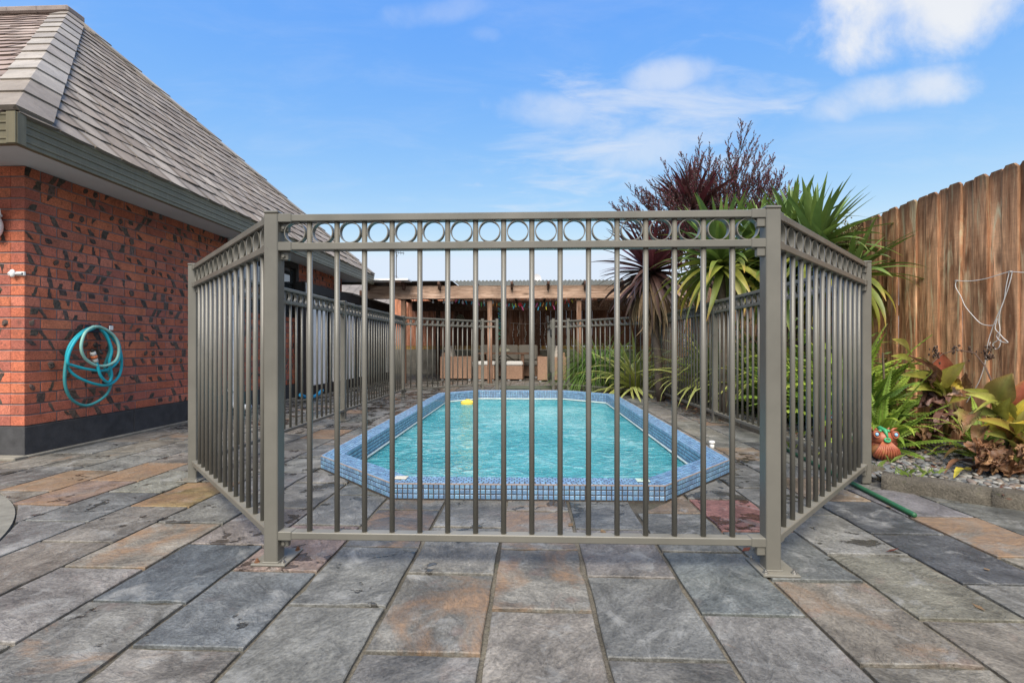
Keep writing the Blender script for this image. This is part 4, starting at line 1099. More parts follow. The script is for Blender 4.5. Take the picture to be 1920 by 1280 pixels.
# corrugated sheet
mb = MB(); vs = []; fs = []; n_ = int((bx1+0.2-xs_)/0.019)
for i in range(n_+1):
    x = xs_+0.01+0.019*i; z = zb1+0.082+0.014*math.sin(x/0.076*2*math.pi)
    vs += [(x, PY0-0.13, z), (x, PY1+0.2, z+0.03), (x, PY0-0.13, z+0.004), (x, PY1+0.2, z+0.034)]
for i in range(n_):
    a, b = 4*i, 4*i+4; fs += [(a, a+1, b+1, b), (a+2, b+2, b+3, a+3), (a, b, b+2, a+2)]
mb.add(vs, fs).build('corrugated_sheet', MAT['corrugated'], pergola, True)
# back wall: palings on a block wall
BY = 13.35
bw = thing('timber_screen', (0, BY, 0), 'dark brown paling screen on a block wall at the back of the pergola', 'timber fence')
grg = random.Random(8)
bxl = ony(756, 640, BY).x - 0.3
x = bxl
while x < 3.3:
    wd = 0.142; k = 1.9 if x < ony(850, 640, BY).x else (0.7 + 0.3*grg.random())  # sunlit boards at the left tinted lighter, roof-shaded ones darker
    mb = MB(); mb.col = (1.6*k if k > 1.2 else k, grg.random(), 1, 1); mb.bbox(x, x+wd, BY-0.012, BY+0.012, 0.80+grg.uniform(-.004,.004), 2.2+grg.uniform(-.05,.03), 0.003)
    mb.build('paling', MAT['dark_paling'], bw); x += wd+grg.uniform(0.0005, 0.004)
MB().bbox(bxl, 3.3, BY+0.014, BY+0.06, 1.0, 1.09).build('rail', MAT['rafter'], bw)
x = bxl
while x < 3.3:
    mb = MB(); mb.col = (grg.uniform(.75, 1.15), grg.random(), 1, 1); mb.bbox(x, x+0.142, BY-0.03, BY-0.013, 0.695, 0.80, 0.003); mb.build('paling_foot', MAT['sunlit_foot'], bw); x += 0.15  # sunlit foot of the palings, added as strips of paler wood
mb = MB()
for r_ in range(4):
    x = bxl - (0.2 if r_ % 2 else 0)
    while x < 3.3:
        k = grg.uniform(.85, 1.1); mb = MB(); mb.bbox(x+0.003, x+0.391, BY-0.10, BY+0.09, r_*0.173+0.003, r_*0.173+0.170, 0.004); mb.build('block', MAT['concrete'], bw); x += 0.394
mb = MB(); mb.box(bxl, 3.3, BY-0.094, BY+0.08, 0, 0.688); mb.build('block_joint', MAT['brick_joint'], bw)
# ---- wicker furniture
def rbox(name, par, x0, x1, y0, y1, z0, z1, mat, b=0.012, c=(1,1,1,1)):
    mb = MB(); mb.col = c; mb.bbox(x0, x1, y0, y1, z0, z1, b); return mb.build(name, mat, par)
CU, CUL = (0.50, 0.45, 0.40, 1), (0.68, 0.65, 0.60, 1)
def feet(par, x0, x1, y0, y1, h=0.035):
    for x in (x0+0.03, x1-0.08):
        for y in (y0+0.03, y1-0.08): rbox('foot', par, x, x+0.055, y, y+0.055, 0.0, h, MAT['white_pvc'], 0.004)
def cushion(name, par, x0, x1, y0, y1, z0, z1, c, M=None):
    me_ = MB(); me_.col = c; me_.bbox(x0, x1, y0, y1, z0, z1, min(0.03, (z1-z0)*0.3, (y1-y0)*.3, (x1-x0)*.3), M=M); return me_.build(name, MAT['fabric'], par)
def armchair(name, x0, x1, y0, y1, flip, label):
    t_ = thing(name, ((x0+x1)/2, (y0+y1)/2, 0), label, 'armchair')
    for ya in (y0, y1-0.10): rbox('arm', t_, x0+(0 if not flip else 0), x1, ya, ya+0.10, 0.03, 0.545, MAT['rattan'])
    if not flip: rbox('backrest', t_, x0+0.02, x0+0.13, y0+0.102, y1-0.102, 0.03, 0.64, MAT['rattan']); sx0, sx1 = x0+0.132, x1-0.02
    else: rbox('backrest', t_, x1-0.13, x1-0.02, y0+0.102, y1-0.102, 0.03, 0.64, MAT['rattan']); sx0, sx1 = x0+0.02, x1-0.132
    rbox('seat_base', t_, sx0, sx1, y0+0.102, y1-0.102, 0.05, 0.28, MAT['rattan'])
    cushion('seat_cushion', t_, sx0+0.005, sx1+(0.03 if not flip else 0), y0+0.106, y1-0.106, 0.282, 0.40, CUL)
    xb = sx0+0.10 if not flip else sx1-0.10
    cushion('back_cushion', t_, -0.075, 0.075, y0+0.12, y1-0.12, 0.0, 0.40, CU, T(xb, 0, 0.40) @ RY(R(-14 if not flip else 14)))
    feet(t_, x0, x1, y0, y1); return t_
yA = gp(850, 712.5).y
armchair('wicker_armchair', ony(825, 700, yA).x, ony(884, 700, yA).x, yA, yA+0.78, False, 'wicker armchair facing the ottomans, back to the block wall on the house side')
yB = gp(1018, 715.5).y
armchair('wicker_armchair', ony(1008, 700, yB).x, ony(1062, 700, yB).x, yB, yB+0.78, True, 'wicker armchair half hidden behind the open gate and the grass clump')
yS = 11.75
sx0, sx1 = ony(895, 690, yS).x, ony(1009, 690, yS).x
t_ = thing('wicker_sofa', ((sx0+sx1)/2, yS+0.4, 0), 'long wicker sofa with grey cushions against the dark paling screen', 'sofa')
rbox('seat_base', t_, sx0, sx1, yS+0.03, yS+0.68, 0.04, 0.30, MAT['rattan']); rbox('backrest', t_, sx0, sx1, yS+0.682, yS+0.80, 0.03, 0.70, MAT['rattan'])
for a in (sx0-0.11, sx1+0.002): rbox('arm', t_, a, a+0.108, yS, yS+0.80, 0.03, 0.55, MAT['rattan'])
w3 = (sx1-sx0)/3
for k in range(3):
    cushion('seat_cushion', t_, sx0+w3*k+0.004, sx0+w3*(k+1)-0.004, yS+0.0, yS+0.66, 0.302, 0.42, (0.46,0.42,0.37,1))
    cushion('back_cushion', t_, sx0+w3*k+0.006, sx0+w3*(k+1)-0.006, -0.09, 0.09, 0.0, 0.40, (0.46+.03*k, 0.415+.03*k, 0.365+.03*k, 1), T(0, yS+0.55, 0.415) @ RX(R(-13)))
feet(t_, sx0, sx1, yS, yS+0.8)
yO = gp(960, 713.5).y
for (u0, u1, lab) in ((895, 927, 'wicker ottoman under the table behind the pergola post, white seat pad'), (949, 980, 'wicker ottoman in the middle of the gate opening, white seat pad')):
    a, b = ony(u0, 700, yO).x, ony(u1, 700, yO).x
    t_ = thing('wicker_ottoman', ((a+b)/2, yO+0.2, 0), lab, 'ottoman', 'wicker ottomans at the outdoor table')
    rbox('body', t_, a, b, yO, yO+0.40, 0.03, 0.335, MAT['rattan'], 0.01); cushion('seat_pad', t_, a-0.006, b+0.006, yO-0.006, yO+0.406, 0.337, 0.44, (0.68,0.66,0.63,1)); feet(t_, a, b, yO, yO+0.4, 0.03)
yT = 11.05
a, b = ony(893, 662, yT).x, ony(996, 662, yT).x
t_ = thing('outdoor_table', ((a+b)/2, yT+0.25, 0), 'long narrow brown outdoor table with crossed braces in front of the sofa', 'table')
zt_ = ony(940, 661, yT).z
rbox('tabletop', t_, a, b, yT, yT+0.55, zt_-0.035, zt_, MAT['post_wood'], 0.004)
for x in (a+0.12, b-0.24):
    for y in (yT+0.04, yT+0.45): rbox('leg', t_, x, x+0.07, y, y+0.06, 0.0, zt_-0.037, MAT['post_wood'], 0.004)
for s_ in (1, -1):
    mb = MB(); xm = (a+b)/2; mb.tube([(xm+s_*0.02, yT+0.28+s_*0.02, zt_-0.04), (xm+s_*0.30, yT+0.28+s_*0.02, 0.40)], 0.012, 6); mb.build('brace', MAT['black_frame'], t_)
# cream bag on the table
p = ony(944, 656, yT+0.2); mb = MB(); mb.col = (0.62, 0.60, 0.40, 1)
mb.bbox(-0.10, 0.09, -0.05, 0.06, 0, 0.125, 0.03, M=T(p.x, yT+0.2, zt_+0.001)); mb.col = (0.7, 0.68, 0.55, 1); mb.ball((p.x+0.09, yT+0.2, zt_+0.045), 0.07, 0.05, 0.042, 10, 6)
tag(mb.build('cushion_bag', MAT['fabric']), 'crumpled cream cloth bundle lying on the outdoor table', 'cloth bundle')
# mat before the gate
m0, m1 = gp(938, 729), gp(1036, 723)
mb = MB(); mb.col = (0.075, 0.085, 0.06, 1); mb.bbox(m0.x, ony(1038, 700, 9.0).x, 8.62, 9.25, 0.004, 0.016, 0.004)
tag(mb.build('door_mat', MAT['fabric']), 'dark green mat lying in the gate opening', 'mat')
# round plaque on the screen
p = ony(863, 597, BY-0.03); mb = MB(); mb.col = (0.10, 0.085, 0.05, 1); mb.cyl((0, 0, 0), 0.115, 0.02, 28, M=T(p.x, BY-0.014, p.z) @ RX(R(90)))
mb.col = (0.26, 0.23, 0.15, 1); mb.tube([(p.x+0.105*math.cos(k*.2244), BY-0.036, p.z+0.105*math.sin(k*.2244)) for k in range(28)], 0.010, 6, closed=True)
mb.tube([(p.x+0.06*math.cos(k*.2244), BY-0.036, p.z+0.06*math.sin(k*.2244)) for k in range(28)], 0.006, 6, closed=True)
for k in range(6):
    A = k*math.pi/3; mb.tube([(p.x, BY-0.036, p.z), (p.x+0.1*math.cos(A), BY-0.036, p.z+0.1*math.sin(A))], 0.005, 5)
tag(mb.build('wall_plaque', MAT['plain']), 'round brown spoked plaque on the dark paling screen', 'plaque')
# string of white bulbs, coloured pegs, red lantern, icicle wires, green tinsel coil
def sag(p, q, s_, n=24): return [Vector(p).lerp(Vector(q), i/n) - Vector((0, 0, s_*4*(i/n)*(1-i/n))) for i in range(n+1)]
yF = PY0+0.2
def string(name, label, cat, u0, u1, v0, v1, sg, items, builder, n):
    P = sag(ony(u0, v0, yF), ony(u1, v1, yF), sg, 40); t_ = thing(name, P[20], label, cat)
    mb = MB(); mb.col = (0.02, 0.02, 0.02, 1); mb.tube(P, 0.003, 5); mb.build('cable', MAT['plain'], t_)
    for k in range(n):
        p = P[int(1+38*(k+0.5)/n)]; builder(p, k, t_)
def bulb(p, k, t_):
    mb = MB(); mb.col = (0.55, 0.58, 0.62, 1); mb.cyl((p.x, p.y, p.z-0.035), 0.012, 0.034, 8); mb.ball((p.x, p.y, p.z-0.06), 0.024, 0.024, 0.028, 10, 6); mb.build('bulb', MAT['plain'], t_)
PEGC = [(0.55,0.05,0.05),(0.05,0.35,0.55),(0.10,0.45,0.12),(0.75,0.28,0.03),(0.70,0.60,0.06),(0.05,0.45,0.5),(0.6,0.1,0.3)]
def peg(p, k, t_):
    g = random.Random(k); mb = MB(); c = g.choice(PEGC); mb.col = c+(1,); hz = g.uniform(0.05, 0.09)
    M0 = T(p.x, p.y, p.z) @ RY(g.uniform(-.5, .5)); mb.bbox(-0.010, 0.002, -0.005, 0.005, -hz, 0.012, 0.002, M=M0); mb.bbox(0.003, 0.014, -0.005, 0.005, -hz, 0.012, 0.002, M=M0 @ RY(0.12)); mb.build('peg', MAT['plain'], t_)
string('festoon_lights', 'string of small clear bulbs hung under the left part of the pergola beam', 'string lights', 800, 960, 560, 561, 0.02, None, bulb, 8)
string('peg_line', 'line of coloured clothes pegs hung under the pergola beam', 'clothes line', 850, 1084, 561, 561, 0.10, None, peg, 34)
string('peg_line', 'lower string of coloured pegs sagging below the red lantern', 'clothes line', 940, 1080, 568, 566, 0.10, None, peg, 9)
p = ony(975, 571, yF); t_ = thing('red_lantern', p, 'small round red lantern hanging under the pergola beam', 'lantern')
mb = MB(); mb.col = (0.50, 0.015, 0.025, 1); mb.ball(p, 0.046, 0.046, 0.044, 14, 10); mb.build('globe', MAT['plain'], t_, True)
mb = MB(); mb.col = (0.05, 0.02, 0.02, 1); mb.tube([p+Vector((0,0,0.044)), p+Vector((0,0,0.12))], 0.004, 5); mb.build('cord', MAT['plain'], t_)
icg = random.Random(4)
p0, p1 = ony(957, 605, BY-0.06), ony(1032, 605, BY-0.06)
t_ = thing('icicle_lights', p0, 'white icicle light wires hanging on the dark screen above the sofa', 'string lights')
mb = MB(); mb.col = (0.5, 0.5, 0.5, 1); mb.tube(sag(p0, p1, 0.03), 0.004, 5); mb.build('cable', MAT['plain'], t_)
for k, u in enumerate((962, 971, 985, 994, 1012, 1021)):
    a = ony(u, 606, BY-0.06); ln = icg.choice([0.5, 0.7, 0.35, 0.65, 0.6, 0.4]); P = [a+Vector((0.02*math.sin(i*1.3+k), 0, -ln*i/8)) for i in range(9)]
    mb = MB(); mb.col = (0.55, 0.55, 0.55, 1); mb.tube(P, 0.004, 5)
    for q in P[2:]: mb.ball(q+Vector((0.01, -0.01, 0)), 0.011, None, 0.018, 6, 4)
    mb.build('light_strand', MAT['plain'], t_)
# green and blue tinsel spiral
p = ony(938, 600, 10.6); mb = MB(); mb.col = (0.06, 0.30, 0.20, 1)
mb.tube([(p.x+0.045*math.cos(k*0.7), 10.6+0.045*math.sin(k*0.7), p.z+0.42-0.0145*k) for k in range(60)], 0.011, 6)
mb.col = (0.05, 0.22, 0.42, 1); mb.tube([(p.x+0.05*math.cos(k*0.9+2), 10.6+0.05*math.sin(k*0.9+2), p.z+0.28-0.016*k) for k in range(30)], 0.009, 5)
tag(mb.build('tinsel_spiral', MAT['plain']), 'green and blue tinsel spiral hanging beside the middle pergola post', 'decoration')

# ------------------------------------------------------------------ white panelled shed along the house wall
SX = -3.40
shed = thing('panelled_shed', (SX-0.2, 9.3, 0), 'low lean-to with white and charcoal panels in a black frame beside the brick house', 'shed')
def ys(u): return onx(u, 700, SX).y
y0s, y1s = ys(567), ys(733)
zt = onx(620, 0, SX); zT = lambda: 1.745
MB().bbox(SX-0.02, SX+0.035, y0s, y1s, 1.60, 1.745, 0.004).build('head_beam', MAT['black_frame'], shed)
MB().bbox(SX-0.115, SX-0.022, y0s, y1s, 0.0, 1.742, 0.004).build('back_board', MAT['black_frame'], shed)
MB().bbox(SX-0.02, SX+0.022, y0s+0.21, y1s, 0.002, 0.165, 0.004).build('base_board', MAT['black_frame'], shed)
MB().bbox(SX-0.02, SX+0.03, y0s, y0s+0.20, 0.002, 1.598, 0.004).build('end_post', MAT['black_frame'], shed)
for (u0, u1, mt, lab) in ((583.5, 613, 'white', 'white panel nearest the window'), (624, 664, 'white', 'wide white panel'), (675, 678, 'white', 'narrow white strip'), (689, 722, 'charcoal', 'charcoal door'), (725, 728.5, 'white', 'narrow white strip at the far end')):
    ya, yb = ys(u0), ys(u1); o = MB().bbox(SX-0.019, SX+0.012, ya, yb, 0.168, 1.597, 0.004).build('panel' if mt == 'white' else 'door', MAT[mt], shed); tag(o, lab)
    if mt == 'charcoal':
        p = onx(712, 638, SX+0.03); mb = MB(); mb.tube([(SX+0.012, p.y-0.12, p.z+0.06), (SX+0.05, p.y-0.1, p.z+0.06), (SX+0.05, p.y+0.02, p.z-0.02), (SX+0.012, p.y+0.03, p.z-0.06)], 0.009, 6); mb.build('handle', MAT['steel'], o)
mb = MB(); mb.bbox(SX-0.022, SX+0.02, ys(619)-0.035, ys(619)+0.035, 0.168, 1.597, 0.003); mb.build('mullion', MAT['black_frame'], shed)
# shingled lean-to roof beyond the end of the house
mb = MB(); ya, yb = HY1+0.05, y1s+0.05; mb.add([(SX+0.06, ya, 1.748), (SX+0.06, yb, 1.748), (SX-1.9, yb, 2.03), (SX-1.9, ya, 2.03), (SX+0.06, ya, 1.765), (SX+0.06, yb, 1.765), (SX-1.9, yb, 2.05), (SX-1.9, ya, 2.05)], [(0,3,2,1),(4,5,6,7),(0,1,5,4),(1,2,6,5),(2,3,7,6),(3,0,4,7)])
mb.col = (0.2, 0.18, 0.165, 1); mb.c = [(0.2,0.18,0.165,1)]*8; ro = mb.build('roof', MAT['shingle'], shed)
for r_ in range(5):
    for k in range(7):
        a = ya + (yb-ya)*(k+(0.5 if r_ % 2 else 0))/7.5; kx = SX+0.05-0.36*r_; mb = MB(); q = grg.uniform(.85, 1.15); mb.col = (0.19*q, 0.17*q, 0.155*q, 1)
        z = 1.768+0.1428*0.36*r_; mb.bbox(-0.36, 0, 0, (yb-ya)/7.5-0.01, 0, 0.012, 0.003, M=T(kx, a, z) @ RY(math.atan(0.148))); mb.build('shingle', MAT['shingle'], ro)
# pool brush leaning on the shed
b0 = onx(574, 740, SX+0.16); t_ = thing('pool_brush', (SX+0.2, b0.y, 0), 'pool brush with bright blue head and long white pole leaning on the shed', 'pool brush')
tp = onx(562, 533, SX+0.06); ya, yb = onx(562, 735, SX+0.2).y, onx(603, 735, SX+0.2).y
ym = (ya+yb)/2; mb = MB(); mb.tube([(SX+0.2, ym, 0.06), (SX+0.07, y0s-0.02, 1.72)], 0.017, 10); mb.build('pole', MAT['white_pvc'], t_, True)
mb = MB(); mb.col = (0.02, 0.02, 0.02, 1); c_ = Vector((SX+0.2, ym, 0.06)).lerp(Vector((SX+0.07, y0s-0.02, 1.72)), 0.62); d_ = (Vector((SX+0.07, y0s-0.02, 1.72))-Vector((SX+0.2, ym, 0.06))).normalized(); mb.tube([c_-d_*0.05, c_+d_*0.05], 0.022, 10); mb.build('pole_clamp', MAT['plain'], t_)
mb = MB(); mb.col = (0.02, 0.26, 0.50, 1); mb.tube([(SX+0.21, ya+(yb-ya)*i/10, 0.035+0.07*(2*i/10-1)**2) for i in range(11)], 0.026, 8); mb.tube([(SX+0.2, ym, 0.03), (SX+0.2, ym, 0.12)], 0.022, 8); mb.build('brush_head', MAT['plain'], t_)

# ------------------------------------------------------------------ neighbours' roofs, aerials
nb = thing('neighbour_house', (-5.5, 17, 0), 'grey tiled neighbouring roof with white gutter seen under the left end of the pergola', 'house')
ex = ony(792, 580, 15.5).x
MB().bbox(-11, ex-0.4, 15.9, 22, 0, 1.80).build('wall', MAT['plinth'], nb)
ro = MB().add([(-12, 15.4, 1.88), (ex, 15.4, 1.88), (ex-2.2, 18.8, 3.35), (-12, 18.8, 3.35), (-12, 22.4, 1.88), (ex, 22.4, 1.88)], [(0,1,2,3), (1,5,2), (3,2,5,4)]).build('roof', MAT['black_frame'], nb)
sl_ = math.atan2(1.47, 3.4)
for r_ in range(9):
    for k in range(22):
        x = ex-0.36*k-(0.18 if r_ % 2 else 0)-0.20*r_*1.3*0.8
        if x < -9.5: continue
        q = grg.uniform(.8, 1.15); mb = MB(); mb.col = (0.19*q, 0.17*q, 0.155*q, 1)
        mb.bbox(-0.35, 0, 0, 0.44, 0.0, 0.025, 0.004, M=T(x, 15.42+0.375*r_, 1.90+0.162*r_) @ RX(sl_)); mb.build('roof_tile', MAT['shingle'], ro)
MB().bbox(-12, ex+0.05, 15.22, 15.38, 1.74, 1.88, 0.01).build('gutter', MAT['white_pvc'], nb)
mb = MB(); mb.bbox(-4.9, -4.6, 13.8, 14.2, 0, 2.5, 0.01)
wh = ony(680, 540, 24)
nb2 = thing('white_house', (wh.x, 25, 0), 'far white rendered house glimpsed beside the eaves of the brick house', 'house')
MB().bbox(wh.x-4, wh.x+0.9, 24.5, 30, 0, ony(680, 528, 24).z, 0.02).build('wall', MAT['white'], nb2); MB().bbox(wh.x-4.2, wh.x+1.1, 24.3, 30.2, ony(680, 528, 24).z+0.005, ony(680, 528, 24).z+0.12, 0.02).build('roof', MAT['gutter'], nb2)
nb3 = thing('long_roof_house', (1, 30, 0), 'low grey roof showing just above the pergola with a dark solar panel', 'house')
zr = ony(800, 527, 30).z
a, b = ony(730, 527, 30).x, ony(1010, 527, 30).x
MB().bbox(a, b, 31, 37, 0, zr-1.0).build('wall', MAT['concrete'], nb3)
MB().add([(a-.4, 30, zr-1.2), (b+.4, 30, zr-1.2), (b-1, 34, zr), (a+1, 34, zr), (a-.4, 38, zr-1.2), (b+.4, 38, zr-1.2)], [(0,1,2,3), (1,5,2), (3,2,5,4), (0,3,4)]).build('roof', simple('pale_roofing', (0.3, 0.31, 0.32), 0.5), nb3)
p = ony(778, 525, 33.2); mb = MB(); mb.col = (0.03, 0.09, 0.2, 1); mb.bbox(-0.75, 0.75, -0.5, 0.5, 0, 0.09, 0.01, M=T(p.x, 33.4, zr-0.02) @ RX(R(12))); mb.build('solar_panel', MAT['plain'], nb3)
# tv aerial
p = ony(743, 530, 33.5); zt_ = ony(743, 470, 33.5).z; t_ = thing('tv_aerial', (p.x, 33.5, zr-0.1), 'thin television aerial mast with a crossed top against the sky', 'aerial')
mb = MB(); mb.col = (0.10, 0.10, 0.11, 1); mb.tube([(p.x, 33.5, zr-0.2), (p.x, 33.5, zt_)], 0.035, 6)
for s_ in (-1, 1): mb.tube([(p.x, 33.5, zr+0.9), (p.x+s_*0.75 - (0.5 if s_ < 0 else 0), 33.5, zr-0.15)], 0.012, 5)
mb.build('mast', MAT['plain'], t_)
mb = MB(); mb.col = (0.10, 0.10, 0.11, 1); mb.tube([(p.x-0.5, 33.5, zt_-0.05), (p.x+0.6, 33.4, zt_-0.2)], 0.025, 5)
for k in range(6): mb.tube([(p.x-0.4+0.18*k, 33.3, zt_-0.06-0.025*k), (p.x-0.4+0.18*k, 33.7, zt_-0.06-0.025*k)], 0.015, 4); mb.tube([(p.x-0.4+0.18*k, 33.5, zt_-0.2-0.025*k), (p.x-0.4+0.18*k, 33.5, zt_+0.08-0.025*k)], 0.012, 4)
mb.tube([(p.x, 33.4, zt_-0.55), (p.x+0.08, 33.4, zt_-0.4), (p.x+0.08, 33.4, zt_-0.3)], 0.03, 5)
mb.build('antenna', MAT['plain'], t_)
p = ony(1006, 524, 32); t_ = thing('satellite_dish', p, 'small pale satellite dish above the corrugated pergola roof', 'satellite dish')
mb = MB(); mb.col = (0.5, 0.5, 0.52, 1); mb.M = T(p) @ RX(R(70)); vs = [(0, 0, -0.06)]; fs = []
for r_ in (1, 2, 3):
    for k in range(16): A = k*math.pi/8; vs.append((0.11*r_*math.cos(A), 0.13*r_*math.sin(A), -0.06+0.015*r_*r_))
for k in range(16): fs.append((0, 1+k, 1+(k+1)%16))
for r_ in (0, 1):
    for k in range(16): fs.append((1+r_*16+k, 17+r_*16+k, 17+r_*16+(k+1)%16, 1+r_*16+(k+1)%16))
mb.add(vs, fs); mb.M = None; mb.build('reflector', MAT['plain'], t_, True)
mb = MB(); mb.col = (0.2, 0.2, 0.2, 1); mb.tube([(p.x, 32, p.z-0.05), (p.x, 32.3, zr-0.9)], 0.03, 6); mb.build('dish_mount', MAT['plain'], t_)
# ------------------------------------------------------------------ garden bed, kerb, gravel
FX = 3.25                                   # paling fence plane
BZ = 0.035
KP = [Vector(p) for p in ((4.05, 1.42), (3.25, 1.83), (2.66, 2.14), (2.22, 2.38), (1.90, 2.66))]
KQ = [Vector(p) for p in ((1.985, 2.86), (2.005, 3.75), (2.01, 4.65), (2.02, 5.55), (2.03, 6.45), (2.035, 7.05), (1.35, 7.95), (0.80, 8.50))]
mb = MB(); out_ = [(4.6, 1.35)] + [tuple(p+Vector((0.05, 0.06))) for p in KP] + [tuple(p+Vector((0.06, 0))) for p in KQ] + [(0.9, 14.0), (4.6, 14.0)]
bm = bmesh.new(); f_ = bm.faces.new([bm.verts.new((x, y, BZ-0.012)) for x, y in out_]); bmesh.ops.triangulate(bm, faces=[f_]); bmesh.ops.recalc_face_normals(bm, faces=bm.faces)
for f in bm.faces:
    if f.normal.z < 0: f.normal_flip()
me = bpy.data.meshes.new('garden_bed'); bm.to_mesh(me); bm.free(); me.materials.append(MAT['soil']); tag(obj('garden_bed', me), kind='structure')
kerb = thing('garden_kerb', (2.2, 2.4, 0), 'low weathered concrete kerb edging the pebble bed, moss on its face', 'kerb')
krg = random.Random(12)
def kerb_stone(p, q, wd, h):
    d = q-p; ln = d.length; n = max(3, int(ln/0.06)); mb = MB(); M0 = oriented(p, d); vs = []; fs = []
    for i in range(n+1):
        x = 0.001+(ln-0.002)*i/n; j = lambda s=0.006: krg.uniform(-s*1.6, s*1.6)
        for (y, z) in ((0.0, -0.03), (0.0+j(), h*0.55), (0.012+j(.004), h-0.010+j(.004)), (0.030+j(.004), h+j(.004)), (wd*0.55, h+0.004+j(.004)), (wd-0.02+j(.004), h+j(.004)), (wd, h-0.02), (wd, -0.03)): vs.append((x, y, z))
    m = 8
    for i in range(n):
        for k in range(m-1): fs.append((i*m+k, (i+1)*m+k, (i+1)*m+k+1, i*m+k+1))
    fs += [tuple(range(m))[::1], tuple(n*m+k for k in range(m-1, -1, -1))]
    mb.M = M0; mb.add(vs, fs); mb.build('kerb_stone', MAT['kerb'], kerb, True)
for a, b in zip(KP[1:], KP[:-1]): kerb_stone(a, b, 0.135, 0.074)
for a, b in zip(KQ[:-1], KQ[1:]): 
    d = (b-a).normalized(); off = Vector((d.y, -d.x))*0.11; kerb_stone(a+off, b+off, 0.11, 0.060)
# pebbles
ICO_V, ICO_F = None, None
bm = bmesh.new(); bmesh.ops.create_icosphere(bm, subdivisions=1, radius=1.0); ICO_V = np.array([v.co[:] for v in bm.verts]); ICO_F = np.array([[v.index for v in f.verts] for f in bm.faces]); bm.free()
bm = bmesh.new(); bmesh.ops.create_icosphere(bm, subdivisions=2, radius=1.0); ICO2_V = np.array([v.co[:] for v in bm.verts]); ICO2_F = np.array([[v.index for v in f.verts] for f in bm.faces]); bm.free()
nr_ = np.random.RandomState(3)
def pebbles(name, pts, r0, r1, near_split=1.3):
    V = []; Fc = []; C = []; n = 0
    pal = np.array([(0.165,0.165,0.16),(0.20,0.20,0.19),(0.13,0.138,0.14),(0.235,0.225,0.20),(0.19,0.165,0.135),(0.105,0.11,0.115),(0.16,0.13,0.11),(0.27,0.265,0.25)])
    for (x, y, z) in pts:
        v0, f0 = (ICO2_V, ICO2_F) if y < 3.3 else (ICO_V, ICO_F)
        r = nr_.uniform(r0, r1); s = np.array([r*nr_.uniform(0.9, 1.5), r*nr_.uniform(0.75, 1.05), r*nr_.uniform(0.42, 0.7)])
        a, t1, t2 = nr_.uniform(0, 6.28), nr_.uniform(-.35, .35), nr_.uniform(-.35, .35)
        Rm = np.array(RZ(a) @ RX(t1) @ RY(t2))[:3, :3]
        wob = 1 + 0.10*np.sin(v0 @ nr_.uniform(-2.5, 2.5, 3) + nr_.uniform(0, 6))[:, None]
        V.append((v0*wob*s) @ Rm.T + np.array([x, y, z])); Fc.append(f0+n); n += len(v0)
        c = pal[nr_.randint(len(pal))]*nr_.uniform(.8, 1.2); C.append(np.tile(np.append(c, 1), (len(v0), 1)))
    V = np.concatenate(V); Fc = np.concatenate(Fc); C = np.concatenate(C)
    me = bpy.data.meshes.new(name); me.from_pydata(V.tolist(), [], Fc.tolist()); me.materials.append(MAT['pebble'])
    ca = me.color_attributes.new('Col', 'FLOAT_COLOR', 'POINT'); ca.data.foreach_set('color', C.astype(np.float32).ravel())
    me.polygons.foreach_set('use_smooth', [True]*len(Fc)); return me
def in_bed(x, y):
    if y > 2.86: return x > 2.06
    # front kerb line (inside edge)
    for a, b in zip(KP[:-1], KP[1:]):
        d = (b-a).normalized(); nrm = Vector((d.y, -d.x))
        if nrm.y < 0: nrm = -nrm
        t = (Vector((x, y))-a).dot(d)
        if -0.1 <= t <= (b-a).length+0.1: return (Vector((x, y))-a).dot(nrm) > 0.125
    return x > 2.06 and y > 2.7
pts = []; y = 1.85
while y < 6.9:
    st = 0.029 if y < 3.6 else 0.045; x = 1.95
    while x < FX-0.03:
        X, Y = x+nr_.uniform(-.013, .013), y+nr_.uniform(-.013, .013)
        if in_bed(X, Y) and Y < 6.8: pts.append((X, Y, BZ+nr_.uniform(-.004, .006)))
        x += st
    y += st*0.85
for i in range(520):
    X, Y = nr_.uniform(1.95, FX-0.05), nr_.uniform(1.9, 3.6)
    if in_bed(X, Y): pts.append((X, Y, BZ+nr_.uniform(.012, .02)))
tag(obj('pebbles', pebbles('pebbles', pts, 0.011, 0.021)), kind='stuff')

